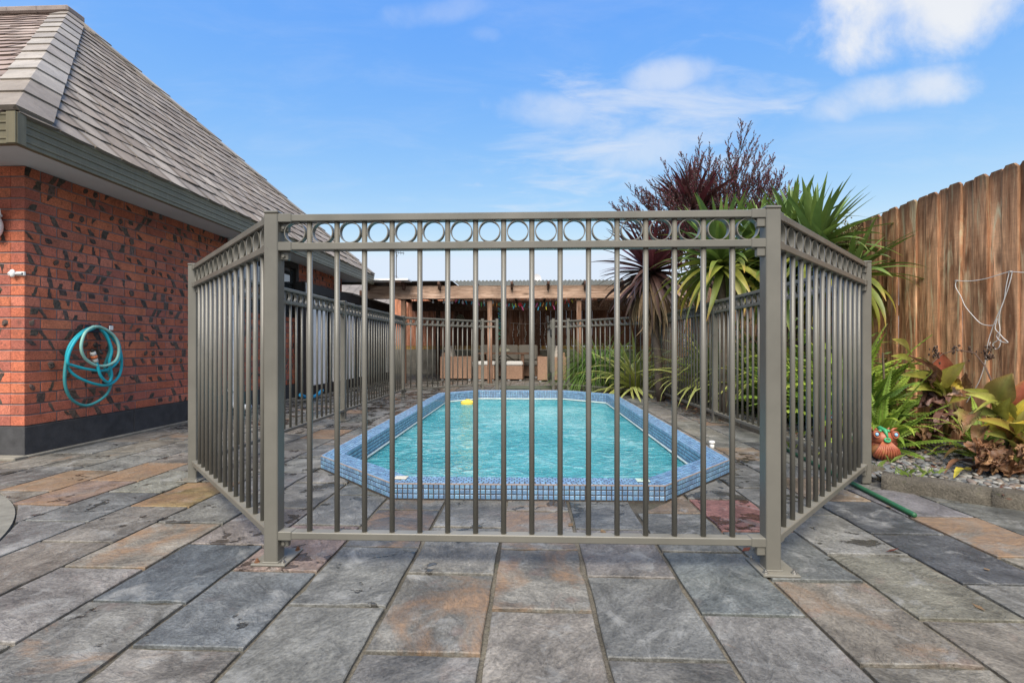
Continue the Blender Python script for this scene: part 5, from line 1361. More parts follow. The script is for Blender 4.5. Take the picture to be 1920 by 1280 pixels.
# ------------------------------------------------------------------ paling fence on the right
wf = thing('paling_fence', (FX, 5, 0), 'tall weathered brown paling fence with dog-eared board tops along the garden bed', 'timber fence')
FZT = onx(1900, 303, FX).z
prg2 = random.Random(21); y = 0.9; i = 0
while y < 13.2:
    wd = 0.117; ht = FZT + prg2.uniform(-0.012, 0.008); dx = (0.0 if i % 2 else 0.0185) + prg2.uniform(0, 0.0015); ear = prg2.uniform(0.022, 0.034)
    k = prg2.uniform(0.72, 1.2); mb = MB()
    prof_ = [(0.002, 0.05), (wd-0.002, 0.05), (wd-0.002, ht-ear*0.9), (wd-ear, ht+prg2.uniform(-.004,.004)), (ear*0.9, ht+prg2.uniform(-.004,.004)), (0.002, ht-ear*prg2.uniform(.8,1.1))]
    cols = []
    n_ = 6; mid = []
    # several heights so that weather staining at the top can vary by board
    zs = [0.05, 0.5, 1.0, 1.5, ht-prg2.uniform(.16,.36), ht-prg2.uniform(.06,.12), ht-ear]
    vs = []; fs = []
    bow = prg2.uniform(-.006, .006)
    for z in zs:
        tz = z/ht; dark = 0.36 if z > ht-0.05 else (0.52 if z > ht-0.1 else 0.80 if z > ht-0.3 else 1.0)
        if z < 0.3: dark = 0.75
        for yy_ in (0.002, 0.008, wd-0.008, wd-0.002):
            e_ = 0.003 if yy_ in (0.002, wd-0.002) else 0.0
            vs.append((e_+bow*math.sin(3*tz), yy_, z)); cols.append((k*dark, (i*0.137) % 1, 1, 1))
    for r_ in range(len(zs)-1):
        for q in range(3): a = r_*4+q; fs.append((a+1, a, a+4, a+5))
    b_ = len(vs); top_ = [(0.0, ear*0.95, ht), (0.0, wd-ear, ht+prg2.uniform(-.004, .004))]
    for p in top_: vs.append(p); cols.append((k*0.42, (i*0.137) % 1, 1, 1))
    l4 = (len(zs)-1)*4
    fs += [(l4+1, l4, b_), (l4+2, l4+1, b_, b_+1), (l4+3, l4+2, b_+1)]
    nf = len(vs)
    vs += [(p[0]+0.017, p[1], p[2]) for p in vs]; cols += cols
    per = [0, 1, 2, 3] + [4*r_+3 for r_ in range(1, len(zs))] + [b_+1, b_] + [4*r_ for r_ in range(len(zs)-1, 0, -1)]
    fs += [(per[q], per[(q+1) % len(per)], per[(q+1) % len(per)]+nf, per[q]+nf) for q in range(len(per))]
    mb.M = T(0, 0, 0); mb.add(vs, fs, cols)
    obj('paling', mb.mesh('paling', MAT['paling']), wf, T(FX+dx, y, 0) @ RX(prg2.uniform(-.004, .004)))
    y += wd-prg2.uniform(0.010, 0.014); i += 1
for z in (0.35, 1.05, 1.75): MB().bbox(FX+0.035, FX+0.085, 0.9, 13.2, z, z+0.09).build('rail', MAT['rafter'], wf)

# ------------------------------------------------------------------ leaf makers
def blade(L_, Wd, droop, c0, c1, c2=None, n=7, fold=0.28, edge=None, twist=0.0, name='leaf', mat='leaf', seed=0):
    g = random.Random(seed); mb = MB(); x = z = 0.0; vs = []; cols = []; fs = []
    for i in range(n+1):
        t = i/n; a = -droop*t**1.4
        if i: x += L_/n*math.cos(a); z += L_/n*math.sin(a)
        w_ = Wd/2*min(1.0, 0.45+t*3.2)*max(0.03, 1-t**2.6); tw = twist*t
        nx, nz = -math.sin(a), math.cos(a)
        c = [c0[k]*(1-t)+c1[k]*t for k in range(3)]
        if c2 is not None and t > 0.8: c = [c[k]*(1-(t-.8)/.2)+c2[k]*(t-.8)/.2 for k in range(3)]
        for s_ in (-1, 0, 1):
            h = fold*w_ if s_ else 0.0
            vs.append((x+nx*h, s_*w_*math.cos(tw), z+nz*h+s_*w_*math.sin(tw)))
            cc_ = edge if (edge is not None and s_) else c
            cols.append(tuple(cc_)+(1,))
    for i in range(n):
        for q in (0, 1): a = i*3+q; fs.append((a, a+3, a+4, a+1))
    mb.add(vs, fs, cols); return mb.mesh(name, MAT[mat], True)
def plant(name, loc, label, cat, group=None): return thing(name, loc, label, cat, group)
def crown(par, c, n, meshes, e0, e1, sc0, sc1, g, az=None, bias=0.0, lean=None, name='leaf', pick=None, r0=0.03):
    for k in range(n):
        t = (k+0.5)/n; el = R(e1+(e0-e1)*t**(1.0+bias)) + g.uniform(-.12, .12); a = k*2.39996+g.uniform(-.25, .25) if az is None else g.uniform(*az)
        m_ = meshes[min(len(meshes)-1, int(t*len(meshes)))] if pick is None else pick(t, g); m_ = g.choice(m_) if isinstance(m_, list) else m_
        s_ = g.uniform(sc0, sc1)
        M = T(c) @ (lean or Matrix.Identity(4)) @ RZ(a) @ RY(-el) @ T(r0, 0, 0) @ RX(g.uniform(-.5, .5)) @ SC(s_, s_, s_)
        obj(name, m_, par, M)
LG = lambda *c: tuple(c)
gG = [LG(0.14,0.215,0.045), LG(0.175,0.26,0.050), LG(0.115,0.195,0.05)]
young = [blade(0.66, 0.086, d, LG(0.09,0.14,0.04), c, None, 7, 0.3, seed=i) for i, (d, c) in enumerate(((0.10, gG[0]), (0.25, gG[1]), (0.4, gG[2])))]
mid_ = [blade(0.70, 0.080, d, LG(0.10,0.15,0.035), c, LG(0.20,0.20,0.04), 8, 0.25, seed=i) for i, (d, c) in enumerate(((0.55, gG[0]), (0.8, gG[1]), (1.0, LG(0.10,0.17,0.035))))]
old = [blade(0.68, 0.074, d, LG(0.19,0.25,0.05), c, LG(0.42,0.25,0.05), 8, 0.22, twist=0.5, seed=i) for i, (d, c) in enumerate(((0.9, LG(0.26,0.26,0.04)), (1.2, LG(0.36,0.30,0.05)), (1.0, LG(0.17,0.20,0.04))))]
def pick_g(t, g): return young if t < 0.42 else (mid_ if t < 0.78 else (old if g.random() < 0.7 else mid_))
def pick_y(t, g): return young if t < 0.22 else (mid_ if t < 0.55 else old)
cg = random.Random(77)
GC_ = 'green cordylines along the paling fence'
def trunk(par, foot, top, r0, r1, c=(0.13, 0.10, 0.075)):
    foot, top = Vector(foot), Vector(top); mb = MB(); mb.col = tuple(c)+(1,); P = [foot.lerp(top, i/8)+Vector((cg.uniform(-.012,.012), cg.uniform(-.012,.012), 0)) for i in range(9)]
    mb.tube(P, [r0+(r1-r0)*i/8+cg.uniform(-.003,.003) for i in range(9)], 10); return mb.build('trunk', MAT['stem'], par, True)
def cordyline(u, v, Z, n, e0, e1, s0, s1, label, pick, foot_dx=0.0, lean=None, grp=GC_):
    c = at(u, v, Z); t_ = plant('cordyline', (c.x+foot_dx, c.y, BZ), label, 'cordyline', grp)
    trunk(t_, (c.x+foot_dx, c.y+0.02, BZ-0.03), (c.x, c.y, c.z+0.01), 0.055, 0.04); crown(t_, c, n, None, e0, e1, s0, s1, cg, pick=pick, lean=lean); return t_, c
tA, cA = cordyline(1528, 470, 4.55, 100, -30, 88, 0.85, 1.06, 'tall green cordyline with stiff upright sword leaves nearest the palings', pick_g, 0.05)
tB, cB = cordyline(1428, 485, 5.4, 110, -30, 87, 0.95, 1.18, 'broad green cordyline crown behind the right front fence post', pick_g, 0.1)
tC, cC = cordyline(1352, 500, 5.15, 120, -38, 84, 0.95, 1.28, 'lower green cordyline with yellowing leaves drooping over the fence rail', pick_y, 0.06)
tD, cD = cordyline(1592, 520, 4.25, 56, -40, 62, 0.70, 0.95, 'small cordyline with yellow streaked leaves fanning against the palings', pick_y, 0.02, RY(R(6)))
tF, cF = cordyline(1484, 455, 5.0, 80, -15, 88, 0.75, 1.0, 'upright green cordyline between the tall one and the broad crown', pick_g, 0.03)
tE, cE = cordyline(1470, 520, 4.9, 90, -50, 86, 0.85, 1.1, 'middle green cordyline half hidden by the fence corner', pick_g, 0.02)
# old flower panicle on the tall one
p = at(1592, 445, 4.35); mb = MB(); mb.col = (0.16, 0.13, 0.05, 1); mb.tube([cA+Vector((0.05, 0, 0.05)), cA.lerp(p, 0.6)+Vector((0, 0, 0.03)), p], 0.007, 5)
for k in range(230):
    q = p+Vector((cg.gauss(0, .045), cg.gauss(0, .04), cg.gauss(0, .075))); mb.col = cg.choice([(0.17,0.14,0.05,1), (0.11,0.085,0.035,1), (0.22,0.18,0.08,1)])
    if k % 3 == 0: mb.tube([p+(q-p)*0.3, q], 0.0025, 3)
    else: mb.ball(q, 0.0075, None, None, 5, 3)
tag(mb.build('flower_panicle', MAT['stem'], tA), kind='stuff')
# purple cordylines with their skirt of dead leaves
pu = [[blade(0.76, 0.074, d, LG(0.075,0.022,0.026), c, None, 7, 0.25, seed=i) for i, (d, c) in enumerate(((0.12, LG(0.125,0.030,0.040)), (0.3, LG(0.095,0.032,0.036)), (0.55, LG(0.10,0.042,0.038))))],
      [blade(0.78, 0.066, d, LG(0.06,0.028,0.025), c, LG(0.10,0.06,0.045), 7, 0.2, twist=.5, seed=i) for i, (d, c) in enumerate(((0.6, LG(0.085,0.045,0.038)), (0.9, LG(0.10,0.06,0.045))))]]
dead_b = [blade(0.80, 0.055, d, LG(0.17,0.115,0.065), c, LG(0.22,0.16,0.10), 7, 0.5, twist=tw, mat='dead', seed=i) for i, (d, tw, c) in enumerate(((0.5, 1.5, LG(0.30,0.22,0.13)), (0.9, -1.0, LG(0.20,0.14,0.085)), (0.3, 2.0, LG(0.36,0.27,0.16)), (0.7, 0.6, LG(0.11,0.075,0.05))))]
def pick_p(t, g): return pu[0] if t < 0.55 else pu[1]
def purple(u, v, Z, n, e0, e1, s0, s1, label, nd, dx):
    c = at(u, v, Z); t_ = plant('purple_cordyline', (c.x+dx, c.y, BZ), label, 'cordyline'); trunk(t_, (c.x+dx, c.y, BZ-0.03), c, 0.06, 0.05, (0.10, 0.075, 0.06))
    crown(t_, c, n, None, e0, e1, s0, s1, cg, pick=pick_p); crown(t_, c-Vector((0, 0, 0.08)), nd, None, -88, -38, 0.8, 1.15, cg, pick=lambda t, g: dead_b, name='dead_leaf'); return c
cP = purple(1297, 405, 7.05, 110, -30, 86, 0.9, 1.15, 'dark red cordyline crown rising above the grass clump with spiky leaves', 40, 0.1)
cP2 = purple(1222, 510, 6.75, 130, -50, 80, 0.9, 1.2, 'old purple cordyline with a long skirt of dead tan leaves over the back fence', 100, 0.12)

# ------------------------------------------------------------------ twiggy purple shrub
mk = plant('manuka_shrub', (3.0, 6.9, BZ), 'tall twiggy dark purple shrub with upright feathery sprays against the sky', 'shrub')
mg = random.Random(9); stems = MB(); fol = MB()
root = Vector((2.75, 6.95, 0.1)); fork = Vector((2.72, 6.95, 1.55))
mb = MB(); mb.col = (0.075, 0.055, 0.05, 1); mb.tube([root, root.lerp(fork, .5)+Vector((.03, 0, 0)), fork], [0.06, 0.05, 0.04], 8); mb.build('trunk', MAT['stem'], mk, True)
def leafquad(p, d, ln, wd, c):
    d = d.normalized(); s_ = d.cross(Vector((mg.uniform(-1,1), mg.uniform(-1,1), mg.uniform(-1,1)))).normalized()*wd
    fol.col = c; n = len(fol.v); fol.add([p, p+d*ln*0.5+s_, p+d*ln, p+d*ln*0.5-s_], [(0, 1, 2, 3)])
LC = [(0.12,0.040,0.038,1), (0.10,0.046,0.038,1), (0.15,0.030,0.042,1), (0.075,0.044,0.040,1), (0.19,0.022,0.052,1), (0.10,0.058,0.048,1)]
def spray(a, b, r, twigs, tl):
    """an upright branch from a to b clothed with short rising twigs and tiny leaves"""
    mid = a.lerp(b, 0.5)+Vector((mg.uniform(-.06,.06), mg.uniform(-.06,.06), -0.02)); P = [(a*(1-t)*(1-t)+mid*2*t*(1-t)+b*t*t) for t in [i/7 for i in range(8)]]
    stems.col = (0.060, 0.045, 0.042, 1); stems.tube(P, [r*(1-0.8*i/7) for i in range(8)], 4, cap=False)
    for k in range(twigs):
        t = 0.22+0.78*(k+mg.random())/twigs; i = min(6, int(t*7)); p = P[i].lerp(P[i+1], t*7-i); ax = (P[i+1]-P[i]).normalized()
        sd_ = Vector((mg.uniform(-1,1), mg.uniform(-1,1), mg.uniform(-.2,.5))); d = (ax*1.25+sd_*0.75).normalized(); ln = tl*(1.15-0.75*t)*mg.uniform(.6, 1.2)
        q = p+d*ln; stems.tube([p, p.lerp(q, .5)+Vector((0, 0, -.006)), q], 0.0022, 3, cap=False)
        for j in range(int(ln/0.0115)):
            x = p.lerp(q, 0.12+0.9*j/(ln/0.0115)); leafquad(x, d+Vector((mg.uniform(-.9,.9), mg.uniform(-.9,.9), mg.uniform(-.2,.9))), mg.uniform(.018, .034), mg.uniform(.0042, .0085), mg.choice(LC))
    for j in range(14):
        x = P[5].lerp(P[7], mg.random()); leafquad(x, (P[7]-P[5])+Vector((mg.uniform(-.1,.1),)*3), 0.022, 0.004, mg.choice(LC))
tips = [(1150,388),(1166,375),(1180,352),(1206,356),(1222,345),(1196,390),(1243,305),(1262,330),(1281,288),(1310,266),(1300,310),(1332,280),(1350,300),(1366,262),(1392,226),(1380,290),(1408,284),(1421,300),(1437,272),(1450,300),(1470,322),(1482,346),(1440,330),(1460,352),(1405,335),(1335,325),(1352,345),(1275,345),(1320,345),(1380,330),(1425,350),(1475,375),(1255,365),(1232,385)]
for (u, v) in tips:
    b = at(u, v, mg.uniform(6.5, 7.1)); f = fork.lerp(b, 0.28)+Vector((mg.uniform(-.1,.1), mg.uniform(-.1,.1), mg.uniform(-.1,.1)))
    stems.col = (0.060, 0.045, 0.042, 1); stems.tube([fork, f], [0.016, 0.011], 5, cap=False)
    spray(f, b, 0.010, 34, 0.30)
    for k in range(4):
        t = mg.uniform(.15, .7); s0 = f.lerp(b, t); b2 = s0+(b-f)*(1-t)*mg.uniform(.55, .95)+Vector((mg.uniform(-.28,.28), mg.uniform(-.2,.2), mg.uniform(-.04,.06))); spray(s0, b2, 0.006, 13, 0.20)
tag(stems.build('branches', MAT['stem'], mk), kind='stuff'); tag(fol.build('foliage', MAT['leaf'], mk), kind='stuff')

# ------------------------------------------------------------------ fountain grass, flaxes, ferns
def clump(name, loc, label, cat, n, L_, Wd, cols, part='blades', e=(25, 88), dr=(1.2, 2.4), seed=0, fan=0.16):
    g = random.Random(seed); t_ = plant(name, loc, label, cat); mb = MB()
    for k in range(n):
        a = g.uniform(0, 6.283); el = R(g.uniform(*e)); ln = L_*g.uniform(.55, 1.1); dp = g.uniform(*dr); rr = fan*math.sqrt(g.random()); x0 = Vector(loc)+Vector((rr*math.cos(a), rr*math.sin(a), 0))
        c0 = g.choice(cols); sg = 6; s_ = Vector((-math.sin(a), math.cos(a), 0)); p = x0.copy(); vs = []; cs = []
        for i in range(sg+1):
            t = i/sg; an = el-dp*t**1.5
            if i: p = p+Vector((math.cos(a)*math.cos(an), math.sin(a)*math.cos(an), math.sin(an)))*ln/sg
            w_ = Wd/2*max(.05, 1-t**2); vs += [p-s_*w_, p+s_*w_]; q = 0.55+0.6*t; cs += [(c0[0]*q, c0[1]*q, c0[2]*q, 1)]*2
        mb.add(vs, [(2*i, 2*i+1, 2*i+3, 2*i+2) for i in range(sg)], cs)
    tag(mb.build(part, MAT['leaf'], t_), kind='stuff'); return t_
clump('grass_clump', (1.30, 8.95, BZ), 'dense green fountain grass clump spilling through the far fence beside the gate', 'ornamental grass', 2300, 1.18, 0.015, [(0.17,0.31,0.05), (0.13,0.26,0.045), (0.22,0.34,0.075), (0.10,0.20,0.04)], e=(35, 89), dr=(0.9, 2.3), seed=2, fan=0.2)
YE, YE2 = LG(0.62,0.58,0.17), LG(0.52,0.52,0.15)
fl = [blade(1.0, 0.048, d, LG(0.26,0.34,0.09), LG(0.28,0.34,0.09), None, 9, 0.2, edge=e_, twist=tw, seed=i) for i, (d, e_, tw) in enumerate(((0.7, YE, .2), (1.3, YE, -.3), (1.8, YE2, .3), (2.2, YE, -.2), (1.0, YE2, .5)))]
def flax(x, y, n, s0, s1, label, e0=22, e1=86, lean=None):
    t_ = plant('variegated_flax', (x, y, BZ), label, 'flax'); crown(t_, (x, y, BZ), n, None, e0, e1, s0, s1, cg, pick=lambda t, g: fl[:3] if t < .4 else fl[1:], lean=lean, r0=0.02); return t_
flax(1.72, 7.74, 130, 0.80, 1.25, 'cream striped flax arching through the far right fence corner', lean=RY(R(-10)))
flax(2.34, 6.25, 150, 0.95, 1.25, 'cream striped flax behind the side fence left of the ferns', 48, 89)
flax(2.62, 5.35, 110, 0.95, 1.25, 'cream striped flax standing among the ferns behind the side fence', 56, 89)
def frond_mesh(L_, droop, c0, c1, seed, wmax=0.046, npair=28):
    g = random.Random(seed); mb = MB(); P = []; x = z = 0; vs = []
    for i in range(npair+1):
        t = i/npair; a = -droop*t**1.5
        if i: x += L_/npair*math.cos(a); z += L_/npair*math.sin(a)
        P.append((Vector((x, 0, z)), a))
    mb.col = (c0[0]*1.1, c0[1]*0.8, c0[2], 1); mb.tube([p for p, a in P[::4]], 0.0028, 3, cap=False)
    for i in range(1, npair):
        t = i/npair; w_ = wmax*min(1, .35+t*3.5)*(1-t**3)*g.uniform(.9, 1.05); p, a = P[i]; ax = Vector((math.cos(a), 0, math.sin(a))); nn = Vector((-math.sin(a), 0, math.cos(a)))
        c = [c0[k]*(1-t)+c1[k]*t for k in range(3)]; hw = L_/npair*0.62
        for s_ in (-1, 1):
            o = Vector((0, s_, 0)); tip = p+o*w_+ax*w_*0.22-nn*w_*0.18; m1 = p+o*w_*0.5+ax*hw+nn*0.002; m2 = p+o*w_*0.5-ax*hw*0.9+nn*0.002
            q = g.uniform(.82, 1.15); mb.col = (c[0]*q, c[1]*q, c[2]*q, 1); mb.add([p-ax*hw*.5, m2, tip, m1, p+ax*hw*.5], [(0, 1, 2, 3, 4)] if s_ < 0 else [(4, 3, 2, 1, 0)])
    return mb.mesh('frond', MAT['frond'])
FRB = [frond_mesh(0.66, d, LG(0.17,0.28,0.045), c, i) for i, (d, c) in enumerate(((0.7, LG(0.32,0.44,0.06)), (1.2, LG(0.25,0.39,0.055)), (1.7, LG(0.38,0.47,0.065)), (0.4, LG(0.27,0.40,0.055))))]
FRD = [frond_mesh(0.66, d, LG(0.065,0.13,0.028), c, 10+i) for i, (d, c) in enumerate(((0.7, LG(0.125,0.215,0.04)), (1.2, LG(0.095,0.185,0.034)), (1.6, LG(0.17,0.24,0.045))))]
FRG = 'sword ferns in the bed behind the pool fence'
def fern(x, y, n, s0, s1, label, ms, e0=14, e1=84): 
    t_ = plant('sword_fern', (x, y, BZ), label, 'fern', FRG); crown(t_, (x, y, BZ), n, None, e0, e1, s0, s1, cg, pick=lambda t, g: ms, name='frond', r0=0.015); return t_
allf = FRB+FRD
fern(2.50, 3.50, 52, 0.55, 0.95, 'bright green sword fern right behind the clay fish ornament', FRB)
fern(2.66, 3.88, 46, 0.85, 1.3, 'tall upright sword fern against the palings behind the bright fern', allf, 35, 88)
fern(2.52, 4.00, 46, 0.8, 1.15, 'sword fern seen through the right side panel, next behind the bright fern', FRB, 40, 89)
fern(2.75, 4.25, 40, 1.2, 1.6, 'tallest bright sword fern behind the right side panel', FRB, 52, 89)
fern(2.50, 4.55, 50, 0.85, 1.2, 'sword fern just this side of the middle post of the right side fence', FRB, 42, 89)
fern(2.50, 5.05, 50, 0.9, 1.25, 'sword fern just past the middle post of the right side fence', FRB, 42, 89)
fern(2.85, 4.80, 40, 1.3, 1.7, 'tall sword fern below the trunk of the nearest cordyline', allf, 52, 89)
fern(2.88, 5.40, 40, 1.3, 1.7, 'dark tall sword fern below the middle cordyline trunk', FRD, 52, 89)
fern(2.50, 5.55, 50, 0.9, 1.25, 'sword fern between the middle post and the striped flax', FRB, 42, 89)
fern(2.70, 5.95, 40, 1.1, 1.5, 'sword fern touching the striped flax behind the side fence', allf, 44, 89)
fern(2.93, 3.22, 20, 0.45, 0.7, 'small sword fern among the dead canna leaves', FRB)
sh = plant('leafy_shrub', (2.95, 5.2, BZ), 'dark green leafy undergrowth filling the bed below the cordylines', 'undergrowth'); fol = MB(); sg_ = random.Random(6)
for k in range(9000):
    y = sg_.uniform(4.3, 7.8); p = Vector((sg_.uniform(2.30, 3.2), y, BZ+abs(sg_.gauss(0, .42)))); c = sg_.choice([(0.07,0.13,0.03,1), (0.11,0.19,0.04,1), (0.18,0.25,0.05,1), (0.24,0.25,0.05,1)])
    d = Vector((sg_.uniform(-1,1), sg_.uniform(-1,1), sg_.uniform(-.3,.8))).normalized(); s_ = d.cross(Vector((sg_.uniform(-1,1), sg_.uniform(-1,1), 1))).normalized()*sg_.uniform(.008, .016); ln = sg_.uniform(.05, .11)
    fol.col = c; fol.add([p, p+d*ln*.5+s_, p+d*ln, p+d*ln*.5-s_], [(0,1,2,3)])
tag(fol.build('foliage', MAT['leaf'], sh), kind='stuff')
mb = MB(); mb.col = (0.10, 0.075, 0.05, 1)
for k in range(14): y = 3.8+0.27*k; mb.tube([(2.9+sg_.uniform(-.2,.2), y, 0), (2.9+sg_.uniform(-.2,.2), y+sg_.uniform(-.1,.1), sg_.uniform(.5,.9))], 0.008, 5)
tag(mb.build('stems', MAT['stem'], sh), kind='stuff')

# ------------------------------------------------------------------ cannas with withered leaves
CZ = 4.4125
def zp(x, y, Z): return at(1680+x/CZ, 640+y/CZ, Z)
def canna_leaf(par, a, b, wpx, Z, c0, c1, brown=0.3, bend=0.12, roll=0.0, cup=0.35, crumple=0.0, seed=0, name='leaf', mat='canna', wave=0.03, ndir=None):
    g = random.Random(seed); a, b = Vector(a), Vector(b); ax = (b-a); ln = ax.length; ax.normalize(); wd = 1.22*wpx/CZ*Z/F
    vw = (Vector((0, 0, HC))-(a+b)/2).normalized() if ndir is None else Vector(ndir); nn = (vw+Vector((0, 0, 0.35))); nn = (nn-ax*nn.dot(ax)).normalized(); sd_ = ax.cross(nn)
    q = Matrix.Rotation(roll, 3, ax); nn = q @ nn; sd_ = q @ sd_
    n, m = 12, 6; vs = []; cs = []; aux = []; fs = []
    for i in range(n+1):
        t = i/n; prof_ = (math.sin(math.pi*min(1, t**0.72*0.985+0.015)))**0.8*(1-0.25*t)+0.02
        ctr = a+ax*ln*t+nn*(math.sin(math.pi*t)*bend*ln)
        for j in range(m+1):
            s_ = (j/m-0.5)*2; h = cup*abs(s_)**1.4*wd*0.5*prof_+wave*wd*math.sin(9*t+3*s_+seed)*abs(s_)
            p = ctr+sd_*(s_*wd*0.5*prof_*(1-0.12*cup))+nn*h
            if crumple: p = p+Vector((g.gauss(0, 1), g.gauss(0, 1), g.gauss(0, 1)))*crumple*wd*0.10*min(1, prof_*2)
            e_ = min(1, abs(s_)*0.75+max(0, t-0.75)*1.2)
            vs.append(p); cs.append(tuple(c0[k]*(1-e_)+c1[k]*e_ for k in range(3))+(1,)); aux.append((t, abs(s_), brown, 1))
    for i in range(n):
        for j in range(m): k = i*(m+1)+j; fs.append((k, k+1, k+m+2, k+m+1))
    mb = MB(); mb.add(vs, fs, cs); me = mb.mesh(name, MAT[mat], True); with_aux(me, aux)
    o = obj(name, me, par); return o
OL, OD, YL, PG, RD, BR, DB, TN, PB, OR = (0.33,0.32,0.055), (0.19,0.21,0.045), (0.66,0.52,0.06), (0.40,0.43,0.10), (0.50,0.14,0.085), (0.27,0.135,0.07), (0.13,0.068,0.046), (0.44,0.26,0.13), (0.25,0.135,0.115), (0.44,0.22,0.08)
Za = 3.38; base = zp(430, 800, Za); c1_ = plant('canna', (base.x, base.y, BZ), 'canna lily with red upright leaf and shrivelled brown leaves beside the bright fern', 'canna lily')
mb = MB(); mb.col = (0.26, 0.23, 0.06, 1); f0 = gp(1772, 822, BZ); mb.tube([f0, zp(415, 640, Za), zp(395, 360, Za)], [0.016, 0.014, 0.010], 8); mb.col = (0.19, 0.15, 0.05, 1); mb.tube([f0+Vector((.05, .03, 0)), zp(455, 640, Za+.05), zp(450, 430, Za+.05)], [0.015, 0.013, 0.010], 8); mb.build('stem', MAT['stem'], c1_, True)
for i, (a, b, w_, c0, c1, br, bend, roll, cup, cr) in enumerate([
    ((375,405),(40,275),120,OL,OD,.35,.10,.5,.5,0), ((390,330),(372,88),150,RD,(0.34,0.12,0.06),.3,-.05,.2,.4,0), ((385,380),(575,172),125,(0.24,0.21,0.045),OL,.6,.08,-.3,.5,0), ((350,335),(98,120),62,DB,BR,.8,.1,.2,.9,.3),
    ((320,340),(215,130),70,OD,DB,.7,.06,.6,.8,.2), ((390,470),(178,545),150,PB,DB,1,.16,.2,.8,1.0), ((450,575),(318,745),120,DB,PB,1,.12,.1,.9,1.0), ((262,678),(225,835),66,TN,BR,1,.08,.3,.7,.8), ((165,775),(175,900),120,BR,TN,1,.1,.0,.8,1.2), ((300,760),(390,800),90,BR,PB,1,.1,.2,.7,1.2), ((250,745),(280,850),80,BR,DB,1,.15,.4,.7,1.2),
    ((465,338),(560,400),90,YL,TN,.7,.1,.2,.4,.4), ((420,450),(400,270),110,OD,OL,.3,.05,-.5,.4,0), ((560,395),(575,255),75,TN,PB,.9,.1,.2,.5,.6), ((300,330),(345,230),90,PB,BR,.9,.2,.4,.7,.9), ((330,560),(420,600),70,BR,OR,1,.2,.2,.8,.9), ((270,330),(180,240),100,OD,(0.08,0.11,0.03),.1,.1,.4,.4,0), ((120,225),(-40,120),90,OD,OL,.2,.12,.4,.5,0), ((105,100),(-30,-20),95,(0.25,0.22,0.07),OL,.3,.05,.3,.5,0), ((350,720),(300,560),60,OD,BR,.8,.1,.5,.7,.4)]):
    canna_leaf(c1_, zp(*a, Za+0.02*math.sin(i*2.1)), zp(*b, Za-0.10+0.08*math.sin(i*1.7)), w_, Za, c0, c1, br, bend, roll, cup, cr, i)
Zb = 2.84; c2_ = plant('canna', gp(1903, 886, BZ), 'yellowing canna lily with many striped leaves above a heap of dry leaves at the kerb', 'canna lily')
mb = MB(); mb.col = (0.17, 0.17, 0.05, 1); f0 = gp(1902, 886, BZ); mb.tube([f0, zp(985, 900, Zb), zp(950, 760, Zb), zp(850, 560, Zb)], [0.016, 0.014, 0.012, 0.008], 8); mb.tube([f0+Vector((.05, .02, 0)), zp(1020, 850, Zb), zp(1060, 600, Zb)], [0.015, 0.013, 0.009], 8); mb.col = (0.14, 0.15, 0.045, 1); mb.tube([f0+Vector((-.03, .04, 0)), zp(930, 750, Zb+.05), zp(870, 640, Zb+.05)], [0.014, 0.012, 0.009], 8); mb.build('stem', MAT['stem'], c2_, True)
for i, (a, b, w_, c0, c1, br, bend, roll, cup, cr) in enumerate([
    ((830,562),(560,435),100,PG,(0.28,0.24,0.07),.3,.12,.3,.5,0), ((820,505),(545,395),95,OD,OL,.5,.14,.1,.5,0), ((845,495),(965,262),190,(0.19,0.19,0.05),(0.26,0.16,0.05),.4,.1,-.2,.3,0), ((872,625),(945,462),100,PG,OL,.2,.1,.2,.3,0), ((1000,560),(1062,320),170,RD,OR,.3,.06,.2,.3,0),
    ((845,605),(505,690),85,OD,(0.16,0.17,0.06),.4,.24,.2,.6,0), ((640,600),(560,765),150,BR,OD,.9,.14,.2,.6,.5), ((990,832),(665,648),130,OL,(0.36,0.20,0.06),.5,.1,.35,.4,0), ((992,825),(752,615),100,OR,BR,.5,.1,-.1,.4,0), ((1045,612),(985,745),165,YL,(0.34,0.22,0.06),.6,.08,.2,.3,0), ((1000,805),(1090,690),140,OL,OD,.3,.1,.2,.4,0),
    ((960,870),(720,765),100,PG,(0.28,0.26,0.08),.4,.12,.5,.4,0), ((1005,835),(1080,900),110,YL,OL,.3,.1,.2,.4,0), ((470,440),(560,450),80,(0.38,0.26,0.20),TN,.9,.2,.2,.6,.6), ((990,650),(640,590),60,OD,OL,.3,.2,.8,.5,0), ((1010,780),(1070,560),110,(0.25,0.22,0.06),OL,.4,.06,.1,.4,0), ((900,640),(1010,600),80,OL,PG,.2,.1,.3,.4,0),
    ((745,700),(650,880),95,(0.19,0.13,0.06),BR,.9,.1,.3,.6,.5), ((1000,880),(1010,1010),150,OD,(0.09,0.10,0.03),.4,.1,.2,.4,.2), ((1040,870),(1075,1030),120,OD,OL,.5,.1,.2,.4,.2)]):
    canna_leaf(c2_, zp(*a, Zb+0.03*math.sin(i*2.1)), zp(*b, Zb-0.08+0.10*math.sin(i*1.7)), w_, Zb, c0, c1, br, bend, roll, cup, cr, 40+i)
dg = random.Random(14)
